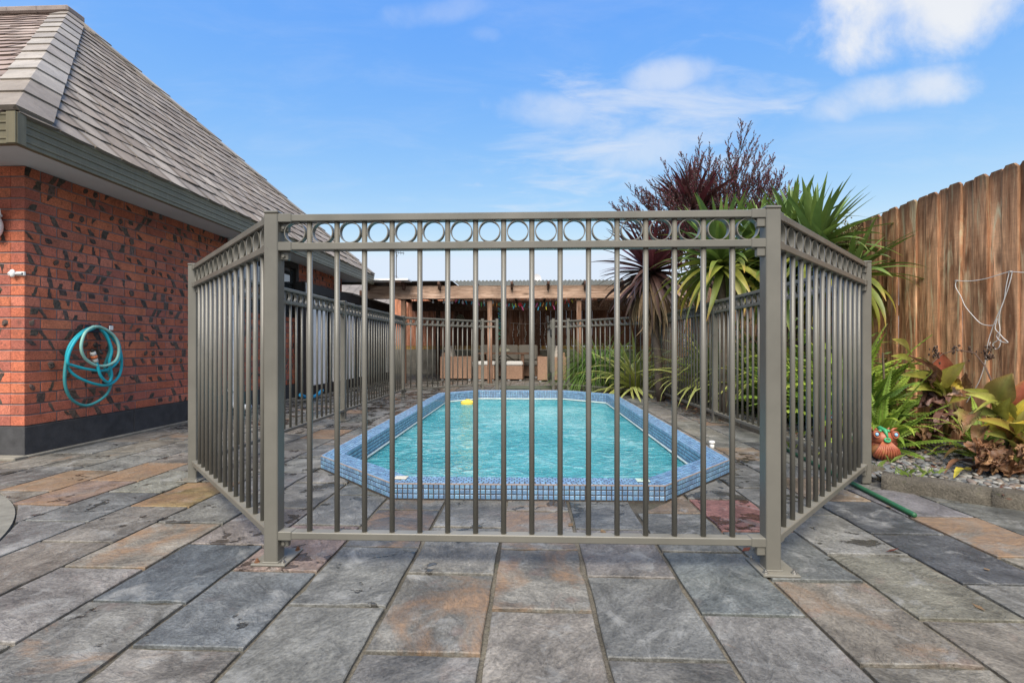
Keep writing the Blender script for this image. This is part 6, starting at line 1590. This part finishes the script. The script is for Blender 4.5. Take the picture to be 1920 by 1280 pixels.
for i, (a, b, w_, c0, c1, br, bend, roll, cup, cr) in enumerate([
    ((905,640),(760,400),150,PG,OL,.2,.14,.1,.4,0), ((960,600),(880,340),140,OL,YL,.3,.1,-.3,.4,0), ((1010,700),(1075,470),170,YL,OL,.4,.1,.2,.4,0), ((930,800),(640,730),130,OL,YL,.4,.16,.2,.5,0), ((900,740),(700,560),120,PG,YL,.3,.14,.3,.4,0),
    ((980,740),(860,600),130,YL,OR,.5,.1,.0,.4,0), ((1030,900),(930,760),120,OL,BR,.6,.1,.3,.5,0), ((800,830),(690,930),100,OR,BR,.9,.1,.2,.6,.4), ((1060,700),(960,560),140,PG,OL,.2,.1,.4,.4,0)]):
    canna_leaf(c2_, zp(*a, Zb+.05+0.03*math.sin(i*2.3)), zp(*b, Zb+0.02+0.10*math.sin(i*1.9)), w_, Zb, c0, c1, br, bend, roll, cup, cr, 80+i)
for i, (a, b, w_, c0, c1, br, bend, roll, cup, cr) in enumerate([
    ((380,420),(180,330),110,PG,OL,.2,.14,.3,.5,0), ((400,450),(540,330),110,YL,OL,.4,.12,-.2,.5,0), ((360,460),(90,400),100,OL,PG,.3,.16,.4,.5,0), ((420,480),(600,470),90,OL,BR,.6,.14,.2,.6,.2), ((390,380),(470,190),110,RD,OL,.3,.1,-.4,.5,0), ((380,620),(250,660),110,BR,PB,1,.16,.2,.8,1.0), ((470,640),(520,780),100,TN,BR,1,.14,.2,.8,1.0)]):
    canna_leaf(c1_, zp(*a, Za+0.02*math.sin(i*2.1)), zp(*b, Za-0.06+0.08*math.sin(i*1.7)), w_, Za, c0, c1, br, bend, roll, cup, cr, 130+i)
for i in range(46):
    a = (dg.uniform(690, 1075), dg.uniform(830, 1080)); an = dg.uniform(-0.3, math.pi+0.3); ln = dg.uniform(80, 200); b = (a[0]+ln*math.cos(an)*0.7, min(1195, a[1]+abs(ln*math.sin(an))))
    Zc = Zb-0.10+dg.uniform(-.10, .12); q0, q1 = zp(*a, Zc), zp(*b, Zc-0.03); q0.z = max(q0.z, BZ+.02); q1.z = max(q1.z, BZ+.015)
    canna_leaf(c2_, q0, q1, dg.uniform(50, 110), Zb, dg.choice([BR, TN, DB, BR, PB, (0.22,0.12,0.06)]), dg.choice([DB, BR, TN]), 1, dg.uniform(-.2, .3), dg.uniform(-1, 1), dg.uniform(.5, 1.3), dg.uniform(.5, 1.1), 200+i, 'dry_leaf', 'canna', .12)
FL_ = 'fallen canna leaves on the pebbles'
for i, (a, b, w_, c0, c1, lab) in enumerate([((645,918),(390,972),62,(0.26,0.20,0.06),BR,'olive brown fallen leaf lying flat on the pebbles'), ((640,1012),(398,1092),62,DB,BR,'dark brown curled fallen leaf on the pebbles'), ((615,1072),(478,1132),58,OL,YL,'olive and yellow fallen leaf nearest the kerb'), ((725,1005),(612,990),85,PG,OL,'pale green fallen leaf beside the dry heap'), ((668,858),(490,800),60,(0.30,0.13,0.09),BR,'reddish brown fallen leaf below the canna'), ((545,835),(442,862),80,TN,OR,'tan fallen leaf with upturned edge')]):
    q0, q1 = gp(1680+a[0]/CZ, 640+a[1]/CZ, BZ+.03), gp(1680+b[0]/CZ, 640+b[1]/CZ, BZ+.028)
    o = canna_leaf(None, q0, q1, w_, Zb, c0, c1, .8, .10, .3, .5, .15, 300+i, 'fallen_leaf', ndir=(0, -.2, 1)); tag(o, lab, 'leaf', FL_)
# dead flower stalks
mb = MB(); mb.col = (0.12, 0.075, 0.055, 1); t_ = plant('dry_stalk', zp(830, 560, Zb+.2), 'thin dead flower stalk with seed heads arching in front of the palings', 'dead stalk')
S_ = [zp(850, 640, Zb), zp(815, 380, Zb+.15), zp(735, 200, Zb+.25), zp(650, 95, Zb+.3), zp(500, 68, Zb+.35), zp(380, 105, Zb+.4), zp(300, 180, Zb+.4)]; mb.tube(S_, [0.007, 0.006, 0.005, 0.004, 0.0035, 0.003, 0.003], 6)
mb.build('stalk', MAT['stem'], t_); mb = MB()
for (x, y, n_) in ((760, 95, 26), (330, 95, 30), (790, 125, 10), (640, 85, 8), (500, 70, 8)):
    c = zp(x, y, Zb+.33)
    for k in range(n_): mb.col = dg.choice([(0.10,0.065,0.05,1), (0.17,0.12,0.09,1), (0.07,0.045,0.035,1)]); q = c+Vector((dg.gauss(0,.014), dg.gauss(0,.014), dg.gauss(0,.02))); mb.ball(q, dg.uniform(.004,.009), None, dg.uniform(.006,.012), 5, 4)
tag(mb.build('seed_heads', MAT['dead'], t_), kind='stuff')
# black planter behind the cannas
p = gp(1812, 820, BZ); pt = thing('plant_pot', (p.x+.02, p.y+.05, BZ), 'black square plastic planter with grey rim hidden behind the cannas', 'planter')
c = Vector((p.x+.03, p.y+.1, BZ)); mb = MB(); mb.col = (0.02, 0.02, 0.022, 1); mb.M = T(c) @ RZ(R(8))
mb.add([(-.10,-.10,0),(.10,-.10,0),(.10,.10,0),(-.10,.10,0),(-.135,-.135,.27),(.135,-.135,.27),(.135,.135,.27),(-.135,.135,.27)], [(0,3,2,1),(0,1,5,4),(1,2,6,5),(2,3,7,6),(3,0,4,7),(4,5,6,7)]); mb.build('pot', MAT['plain'], pt)
mb = MB(); mb.col = (0.12, 0.12, 0.125, 1); mb.M = T(c) @ RZ(R(8)); mb.bbox(-.148, .148, -.148, -.125, .255, .30, .004); mb.bbox(-.148, .148, .125, .148, .255, .30, .004); mb.bbox(-.148, -.125, -.124, .124, .255, .30, .004); mb.bbox(.125, .148, -.124, .124, .255, .30, .004); mb.build('rim', MAT['plain'], pt)
# litter and weeds
mb = MB(); lg = random.Random(19)
def litter(x, y, z):
    a = lg.uniform(0, 6.28); ln = lg.uniform(.02, .07); w_ = lg.uniform(.004, .014); d = Vector((math.cos(a), math.sin(a), lg.uniform(-.1, .2))); s_ = Vector((-d.y, d.x, lg.uniform(-.3,.3)))*w_; p = Vector((x, y, z)); mb.col = lg.choice([(0.17,0.09,0.05,1), (0.10,0.06,0.04,1), (0.24,0.16,0.09,1), (0.13,0.045,0.03,1)])
    mb.add([p, p+d*ln*.5+s_, p+d*ln, p+d*ln*.5-s_], [(0,1,2,3)])
for k in range(420): y = lg.uniform(5.0, 7.4); litter(1.93+lg.gauss(0, .10), y, lg.uniform(.003, .012) if lg.random() < .5 else .075)
for k in range(240): litter(lg.uniform(2.1, 3.2), lg.uniform(2.3, 4.5), BZ+lg.uniform(.022, .045))
for k in range(60): litter(lg.uniform(-2.6, -1.9), lg.uniform(5.5, 9), .004)
for k in range(9): litter(lg.uniform(-1.6, 1.8), lg.uniform(1.2, 2.4), .004)
tag(mb.build('leaf_litter', MAT['dead']), kind='stuff')
mb = MB(); wg = random.Random(15)
for (u, v, n_) in ((1712, 905, 12), (1690, 893, 8), (1650, 882, 7), (1668, 868, 6), (1745, 895, 14), (1335, 770, 16), (1310, 762, 14), (1480, 838, 14), (1500, 818, 10), (1455, 825, 12)):
    c = gp(u, v, BZ if v > 815 and u > 1400 else 0.0)
    for k in range(n_):
        a = wg.uniform(0, 6.28); ln = wg.uniform(.04, .10); d = Vector((math.cos(a)*.6, math.sin(a)*.6, 1)); s_ = Vector((-math.sin(a), math.cos(a), 0))*.003; q = c+Vector((wg.gauss(0,.015), wg.gauss(0,.015), 0)); mb.col = wg.choice([(0.14,0.21,0.04,1), (0.19,0.26,0.06,1)]); mb.add([q-s_, q+s_, q+d*ln*.6+Vector((math.cos(a), math.sin(a), 0))*ln*.1, q+d*ln*.8+Vector((math.cos(a), math.sin(a), 0))*ln*.4], [(0,1,2),(0,2,3)])
tag(mb.build('weeds', MAT['leaf']), kind='stuff')
# ------------------------------------------------------------------ small things
# clay fish ornaments
def fish(name, loc, rz, sc_, label, tail_only=False):
    t_ = thing(name, loc, label, 'garden ornament', None); M0 = T(loc) @ RZ(rz) @ SC(sc_*1.02, sc_, sc_*1.12)
    OC, GR, YW, BLU = (0.42,0.115,0.055,1), (0.05,0.30,0.13,1), (0.62,0.52,0.10,1), (0.25,0.48,0.70,1)
    def P(name_, fn, col_, smooth=True):
        mb = MB(); mb.col = col_; mb.M = M0; fn(mb); mb.build(name_, MAT['clay'] if col_ == OC else MAT['plain'], t_, smooth)
    # local: front is -Y, up Z; about 0.2 tall
    def body(mb):
        mb.ball((0, 0.05, 0.078), 0.078, 0.125, 0.078, 20, 14)
        mb.ball((0, -0.015, 0.135), 0.075, 0.07, 0.050, 18, 12)
    P('body', body, OC)
    P('chest', lambda mb: mb.ball((0, -0.030, 0.052), 0.080, 0.052, 0.056, 16, 10), (0.20, 0.085, 0.028, 1))
    def chest(mb):       # fan of ribs spreading down from the chin
        for k in range(11):
            a = R(-62+12.4*k); top = Vector((0.026*math.sin(a), -0.074, 0.120)); foot = Vector((0.094*math.sin(a), -0.070-0.016*math.cos(a), 0.004+0.040*(1-math.cos(a))))
            md = top.lerp(foot, .5)+Vector((0.012*math.sin(a), -0.018, 0)); mb.tube([top, md, foot], [0.0045, 0.0075, 0.0100], 7)
    P('rib_fan', chest, OC)
    P('mouth', lambda mb: [mb.tube([(0.017*math.cos(A), -0.084+0.004*math.sin(A), 0.131+0.011*math.sin(A)) for A in [k*math.pi/8 for k in range(16)]], 0.0062, 8, closed=True), mb.ball((0, -0.073, 0.130), 0.018, 0.012, 0.012, 12, 8)], GR)
    for s_ in (-1, 1):
        P('eye_socket', lambda mb: [mb.ball((s_*0.058, -0.055, 0.163), 0.022, 0.020, 0.022, 12, 8), mb.tube([(s_*0.058+0.020*math.cos(A), -0.071, 0.163+0.020*math.sin(A)) for A in [k*math.pi/7 for k in range(14)]], 0.005, 6, closed=True)], OC)
        P('eye', lambda mb: mb.ball((s_*0.060, -0.074, 0.164), 0.0115, 0.008, 0.0115, 12, 8), BLU)
        def fin(mb):
            for k in range(5):
                a = R(-50+26*k); mb.tube([(s_*0.070, -0.012, 0.115), (s_*(0.088+0.008*math.cos(a)), -0.012+0.006*k, 0.115+0.026*math.sin(a)), (s_*(0.098+0.018*math.cos(a)), 0.004+0.004*k, 0.115+0.046*math.sin(a))], [0.008, 0.010, 0.005], 6)
        P('side_fin', fin, OC)
        P('horn', lambda mb: mb.tube([(s_*0.050, -0.03, 0.175), (s_*0.072, -0.028, 0.195), (s_*0.098, -0.020, 0.198)], [0.012, 0.008, 0.003], 7), OC)
    P('crest', lambda mb: [mb.tube([(0, -0.085, 0.150), (0, -0.060, 0.186), (0, 0.0, 0.193), (0, 0.07, 0.165)], [0.006, 0.014, 0.016, 0.008], 8)]+[mb.ball((x, -0.045, 0.183), 0.012, None, 0.010, 8, 6) for x in (-0.026, 0.026)], GR)
    P('head_spines', lambda mb: [mb.tube([(0.070*math.cos(R(a)), -0.02, 0.140+0.050*math.sin(R(a))), (0.094*math.cos(R(a)), -0.022, 0.140+0.072*math.sin(R(a)))], [0.012, 0.002], 6) for a in (-20, 5, 30, 60, 120, 150, 175, 200)], OC)
    P('back_spine', lambda mb: [mb.add([(-0.005, y, 0.18), (0.005, y, 0.18), (0, y-0.012, 0.212), (0, y+0.02, 0.176)], [(0,1,2),(1,3,2),(3,0,2),(0,3,1)]) for y in (-0.03, 0.0, 0.03)], OC, False)
    def tail(mb, k0, k1):
        for k in range(k0, k1):
            a = R(-15+22*k); mb.tube([(-0.04, 0.150, 0.085), (-0.085-0.02*math.cos(a), 0.165, 0.085+0.02*math.sin(a)), (-0.095-0.055*math.cos(a), 0.160, 0.075+0.065*math.sin(a))], [0.012, 0.016, 0.005], 7)
    P('tail', lambda mb: tail(mb, 0, 2), YW); P('tail', lambda mb: tail(mb, 2, 4), GR); P('tail', lambda mb: tail(mb, 4, 5), (0.7, 0.68, 0.6, 1))
    return t_
def mk_clay():
    m = MT('painted_clay', 0.5); p = m.pos(); n = m.noise(p, 38, 5, 0.6)
    c = m.mix(m.ramp(n, [(0.35, 0), (0.65, 1)]), (0.25, 0.058, 0.030), (0.36, 0.115, 0.055)); c = m.mix(m.ramp(m.noise(p, 90, 4), [(0.58, 0), (0.7, .6)]), c, (0.33, 0.20, 0.06)); m.base(c); return m.m
MAT['clay'] = mk_clay()
p = gp(1661, 862, BZ+.012); fish('fish_ornament', p+Vector((0, .05, 0)), R(-6), 0.90, 'orange clay fish ornament with blue eyes and ribbed chest facing the patio on the pebbles')
p = gp(1570, 822, BZ+.012); fish('fish_ornament', p+Vector((0, .05, 0)), R(-75), 0.92, 'second clay fish ornament seen side-on behind the bars of the right panel')
# green garden stake
a, b = gp(1716, 966, .013), gp(1462, 836, .013); mb = MB(); mb.col = (0.022, 0.10, 0.045, 1); d = (b-a).normalized(); mb.tube([a, a+d*.006, b], [0.008, 0.0115, 0.0115], 12)
for k in range(30): q = a+d*(0.05+.055*k); mb.tube([q, q+d*.004], 0.0122, 10)
tag(mb.build('garden_stake', MAT['plain'], None, True), 'long dark green plastic garden stake lying on the slate by the kerb', 'garden stake')
# string of old light cable on the palings
def zs_(x, y): return onx(1560+x/3.37, 280+y/3.37, FX-0.012)
def zt2(x, y): return onx(1560+x/3.2, 560+y/3.2, FX-0.012)
def smooth_path(P, n=6):
    o = []
    for i in range(len(P)-1):
        p0, p1, p2, p3 = P[max(0, i-1)], P[i], P[i+1], P[min(len(P)-1, i+2)]
        for k in range(n):
            t = k/n; o.append(0.5*((2*p1)+(p2-p0)*t+(2*p0-5*p1+4*p2-p3)*t*t+(3*p1-p0-3*p2+p3)*t**3))
    return o+[P[-1]]
t_ = thing('white_cable', zs_(1130, 775), 'thin white string tied across the palings with a tangled hanging tail', 'string')
for pts in ([(785,830),(870,832),(960,820),(1050,795),(1120,775),(1213,778),(1400,790)], [(785,832),(785,870),(815,930),(845,990),(890,1050),(945,1100),(1000,1113),(1035,1105)], [(1120,775),(1105,860),(1085,960),(1045,1060),(1010,1140),(990,1220),(980,1260)], [(1140,775),(1125,850),(1095,930),(1070,1010),(1055,1080),(1065,1140),(1050,1200),(1020,1230),(1035,1262),(1062,1245),(1068,1200)], [(1045,1070),(1035,1130),(1060,1165),(1085,1190),(1112,1220),(1070,1212),(1040,1180),(1060,1160)]):
    mb = MB(); mb.col = (0.66, 0.63, 0.61, 1); mb.tube(smooth_path([zs_(*q)-Vector((0.004*(i % 2), 0, 0)) for i, q in enumerate(pts)]), 0.0028, 6, cap=True); mb.build('strand', MAT['plain'], t_, True)
mb = MB(); mb.col = (0.62, 0.58, 0.56, 1); mb.tube(smooth_path([zt2(*q) for q in ((950, 260), (930, 330), (915, 400), (885, 490), (855, 545), (805, 625))]), 0.003, 6); mb.build('strand', MAT['plain'], t_, True)
mb = MB(); mb.col = (0.4, 0.38, 0.36, 1)
for q in ((785, 830), (1125, 772)): c = zs_(*q); mb.cyl((0, 0, 0), 0.006, 0.018, 8, M=T(c+Vector((.012, 0, 0))) @ RY(R(-90)))
mb.build('nail', MAT['plain'], t_)
# garden hose looped over a hook on the brick wall
XH = HX+0.03
def hp(u, v, d=0.0): q = onx(u, v, XH+d); return q
def loopc(uc, vc, ru, rv, d, ph=0.0, n=40, tw=0.0, a0=0.0, a1=2*math.pi):
    return [hp(uc+ru*math.cos(a0+(a1-a0)*k/n+ph)+tw*math.sin(2*(a0+(a1-a0)*k/n)), vc+rv*math.sin(a0+(a1-a0)*k/n+ph), d+0.012*math.sin(3*(a0+(a1-a0)*k/n)+ph)) for k in range(n+(0 if abs(a1-a0-2*math.pi) < 1e-6 else 1))]
hook = thing('hose_hook', hp(182, 614), 'small dark hook plate on the brick wall that carries the hose', 'hose hook')
q = hp(180, 616); mb = MB(); mb.col = (0.03, 0.03, 0.05, 1); mb.bbox(HX+0.001, HX+0.008, q.y-0.07, q.y+0.07, q.z-0.03, q.z+0.03, 0.002); mb.build('plate', MAT['plain'], hook)
for dy in (-0.055, 0.04):
    mb = MB(); mb.col = (0.03, 0.03, 0.05, 1); mb.tube([(HX+0.008, q.y+dy, q.z), (HX+0.10, q.y+dy, q.z-0.005), (HX+0.115, q.y+dy, q.z+0.035)], 0.010, 8); mb.build('prong', MAT['plain'], hook)
mb = MB(); mb.col = (0.7, 0.7, 0.7, 1); mb.bbox(HX+0.118, HX+0.126, q.y+0.02, q.y+0.055, q.z-0.01, q.z+0.025, 0.002); mb.build('tag', MAT['plain'], hook)
hose = thing('garden_hose', hp(178, 680), 'teal garden hose looped on a hook on the brick wall', 'garden hose')
TE, TE2, TE3 = (0.02, 0.42, 0.52, 1), (0.02, 0.27, 0.36, 1), (0.28, 0.55, 0.48, 1)
def hose_part(name_, path_, c, closed): mb = MB(); mb.col = c; mb.tube(path_, 0.0105, 10, closed=closed); mb.build(name_, MAT['plain'], hose, True)
def S(pts, dd): return smooth_path([hp(0+x/2.2456, 300+y/2.2456, dd+0.010*math.sin(1.3*i)) for i, (x, y) in enumerate(pts)], 6)
hose_part('hose_loop', S([(405,700),(350,720),(300,770),(280,830),(290,880),(330,915),(400,942),(460,945),(500,910),(512,860),(505,800),(470,745),(420,708)], .045), TE, False)
hose_part('hose_loop', S([(400,706),(340,735),(300,790),(285,850),(310,865),(370,880),(440,885),(485,860),(505,820),(495,760),(450,718),(405,700)], .07), TE, False)
hose_part('hose_loop', S([(395,700),(360,725),(342,780),(355,830),(400,862),(450,864),(490,840),(500,790),(480,740),(430,705),(395,702)], .10), TE3, False)
hose_part('hose_loop', S([(425,712),(455,760),(462,800),(440,870),(460,900),(468,935),(450,985),(400,1022),(350,1032),(300,1005),(275,950),(274,880),(290,800),(330,740),(380,706)], .03), (0.05, 0.28, 0.30, 1), False)
hose_part('hose_loop', S([(402,840),(412,870),(425,910),(455,935),(470,905),(460,850),(470,800),(450,740),(425,712)], .085), TE, False)
mb = MB(); a, b = hp(390/2.2456, 300+808/2.2456, .09), hp(404/2.2456, 300+850/2.2456, .09); d = (b-a)
mb.col = (0.62, 0.60, 0.56, 1); mb.tube([a, a+d*.35], 0.019, 10); mb.col = (0.62, 0.17, 0.06, 1); mb.tube([a+d*.36, a+d*.62], 0.022, 10); mb.col = (0.62, 0.60, 0.56, 1); mb.tube([a+d*.63, b], 0.018, 10); mb.col = (0.03, 0.03, 0.03, 1); mb.tube([a-d*.25, a-d*.01], 0.010, 8); mb.build('hose_connector', MAT['plain'], hose, True)
# garden tap the hose hangs round
q = hp(402/2.2456, 300+800/2.2456); tp_ = thing('garden_tap', (HX, q.y, q.z), 'dark garden tap on the brick wall inside the hose loops', 'tap')
mb = MB(); mb.col = (0.06, 0.05, 0.045, 1); mb.tube([(HX-0.02, q.y, q.z), (HX+0.06, q.y, q.z), (HX+0.085, q.y, q.z-0.03)], 0.011, 8); mb.build('spout', MAT['plain'], tp_, True)
mb = MB(); mb.col = (0.05, 0.05, 0.05, 1); mb.tube([(HX+0.045, q.y, q.z+0.008), (HX+0.045, q.y, q.z+0.04)], 0.006, 6); mb.tube([(HX+0.045, q.y-0.03, q.z+0.04), (HX+0.045, q.y+0.03, q.z+0.04)], 0.007, 6); mb.build('tap_handle', MAT['plain'], tp_)
# white security light and clip on the front wall
p = ony(-4, 415, HY0-0.02); sl = thing('security_light', p, 'white security light mounted on the front brick wall above the clip', 'security light')
mb = MB(); mb.col = (0.75, 0.75, 0.76, 1); mb.ball((p.x, HY0-0.045, p.z-0.04), 0.055, 0.042, 0.085, 14, 10); mb.build('sensor', MAT['plain'], sl, True)
mb = MB(); mb.col = (0.75, 0.75, 0.76, 1); mb.M = T(p.x+0.01, HY0-0.13, p.z+0.075) @ RX(R(-18)) @ RY(R(22))
mb.add([(-.09,-.08,0),(.07,-.08,0),(.07,.08,0),(-.09,.08,0),(-.07,-.06,.04),(.05,-.06,.04),(.05,.06,.04),(-.07,.06,.04)], [(0,3,2,1),(4,5,6,7),(0,1,5,4),(1,2,6,5),(2,3,7,6),(3,0,4,7)]); mb.build('lamp_head', MAT['plain'], sl)
mb = MB(); mb.col = (0.75, 0.75, 0.76, 1); mb.tube([(p.x, HY0-0.002, p.z+0.04), (p.x, HY0-0.09, p.z+0.065)], 0.014, 8); mb.build('arm', MAT['plain'], sl)
p = ony(31, 513, HY0-0.01); cl_ = thing('wall_clip', p, 'small white plastic clip on the front brick wall below the security light', 'clip')
mb = MB(); mb.col = (0.72, 0.72, 0.72, 1); mb.bbox(p.x-0.058, p.x+0.060, HY0-0.016, HY0-0.001, p.z-0.014, p.z+0.014, 0.003); mb.build('plate', MAT['plain'], cl_)
mb = MB(); mb.col = (0.74, 0.74, 0.74, 1); mb.ball((p.x-0.012, HY0-0.026, p.z), 0.020, 0.014, 0.028, 10, 8); mb.tube([(p.x-0.05, HY0-0.02, p.z), (p.x+0.05, HY0-0.024, p.z-0.002)], 0.006, 6); mb.build('catch', MAT['plain'], cl_, True)
mb = MB(); mb.col = (0.03, 0.03, 0.04, 1); mb.bbox(p.x+0.020, p.x+0.054, HY0-0.020, HY0-0.0165, p.z-0.007, p.z+0.005, 0.001); mb.build('slot', MAT['plain'], cl_)
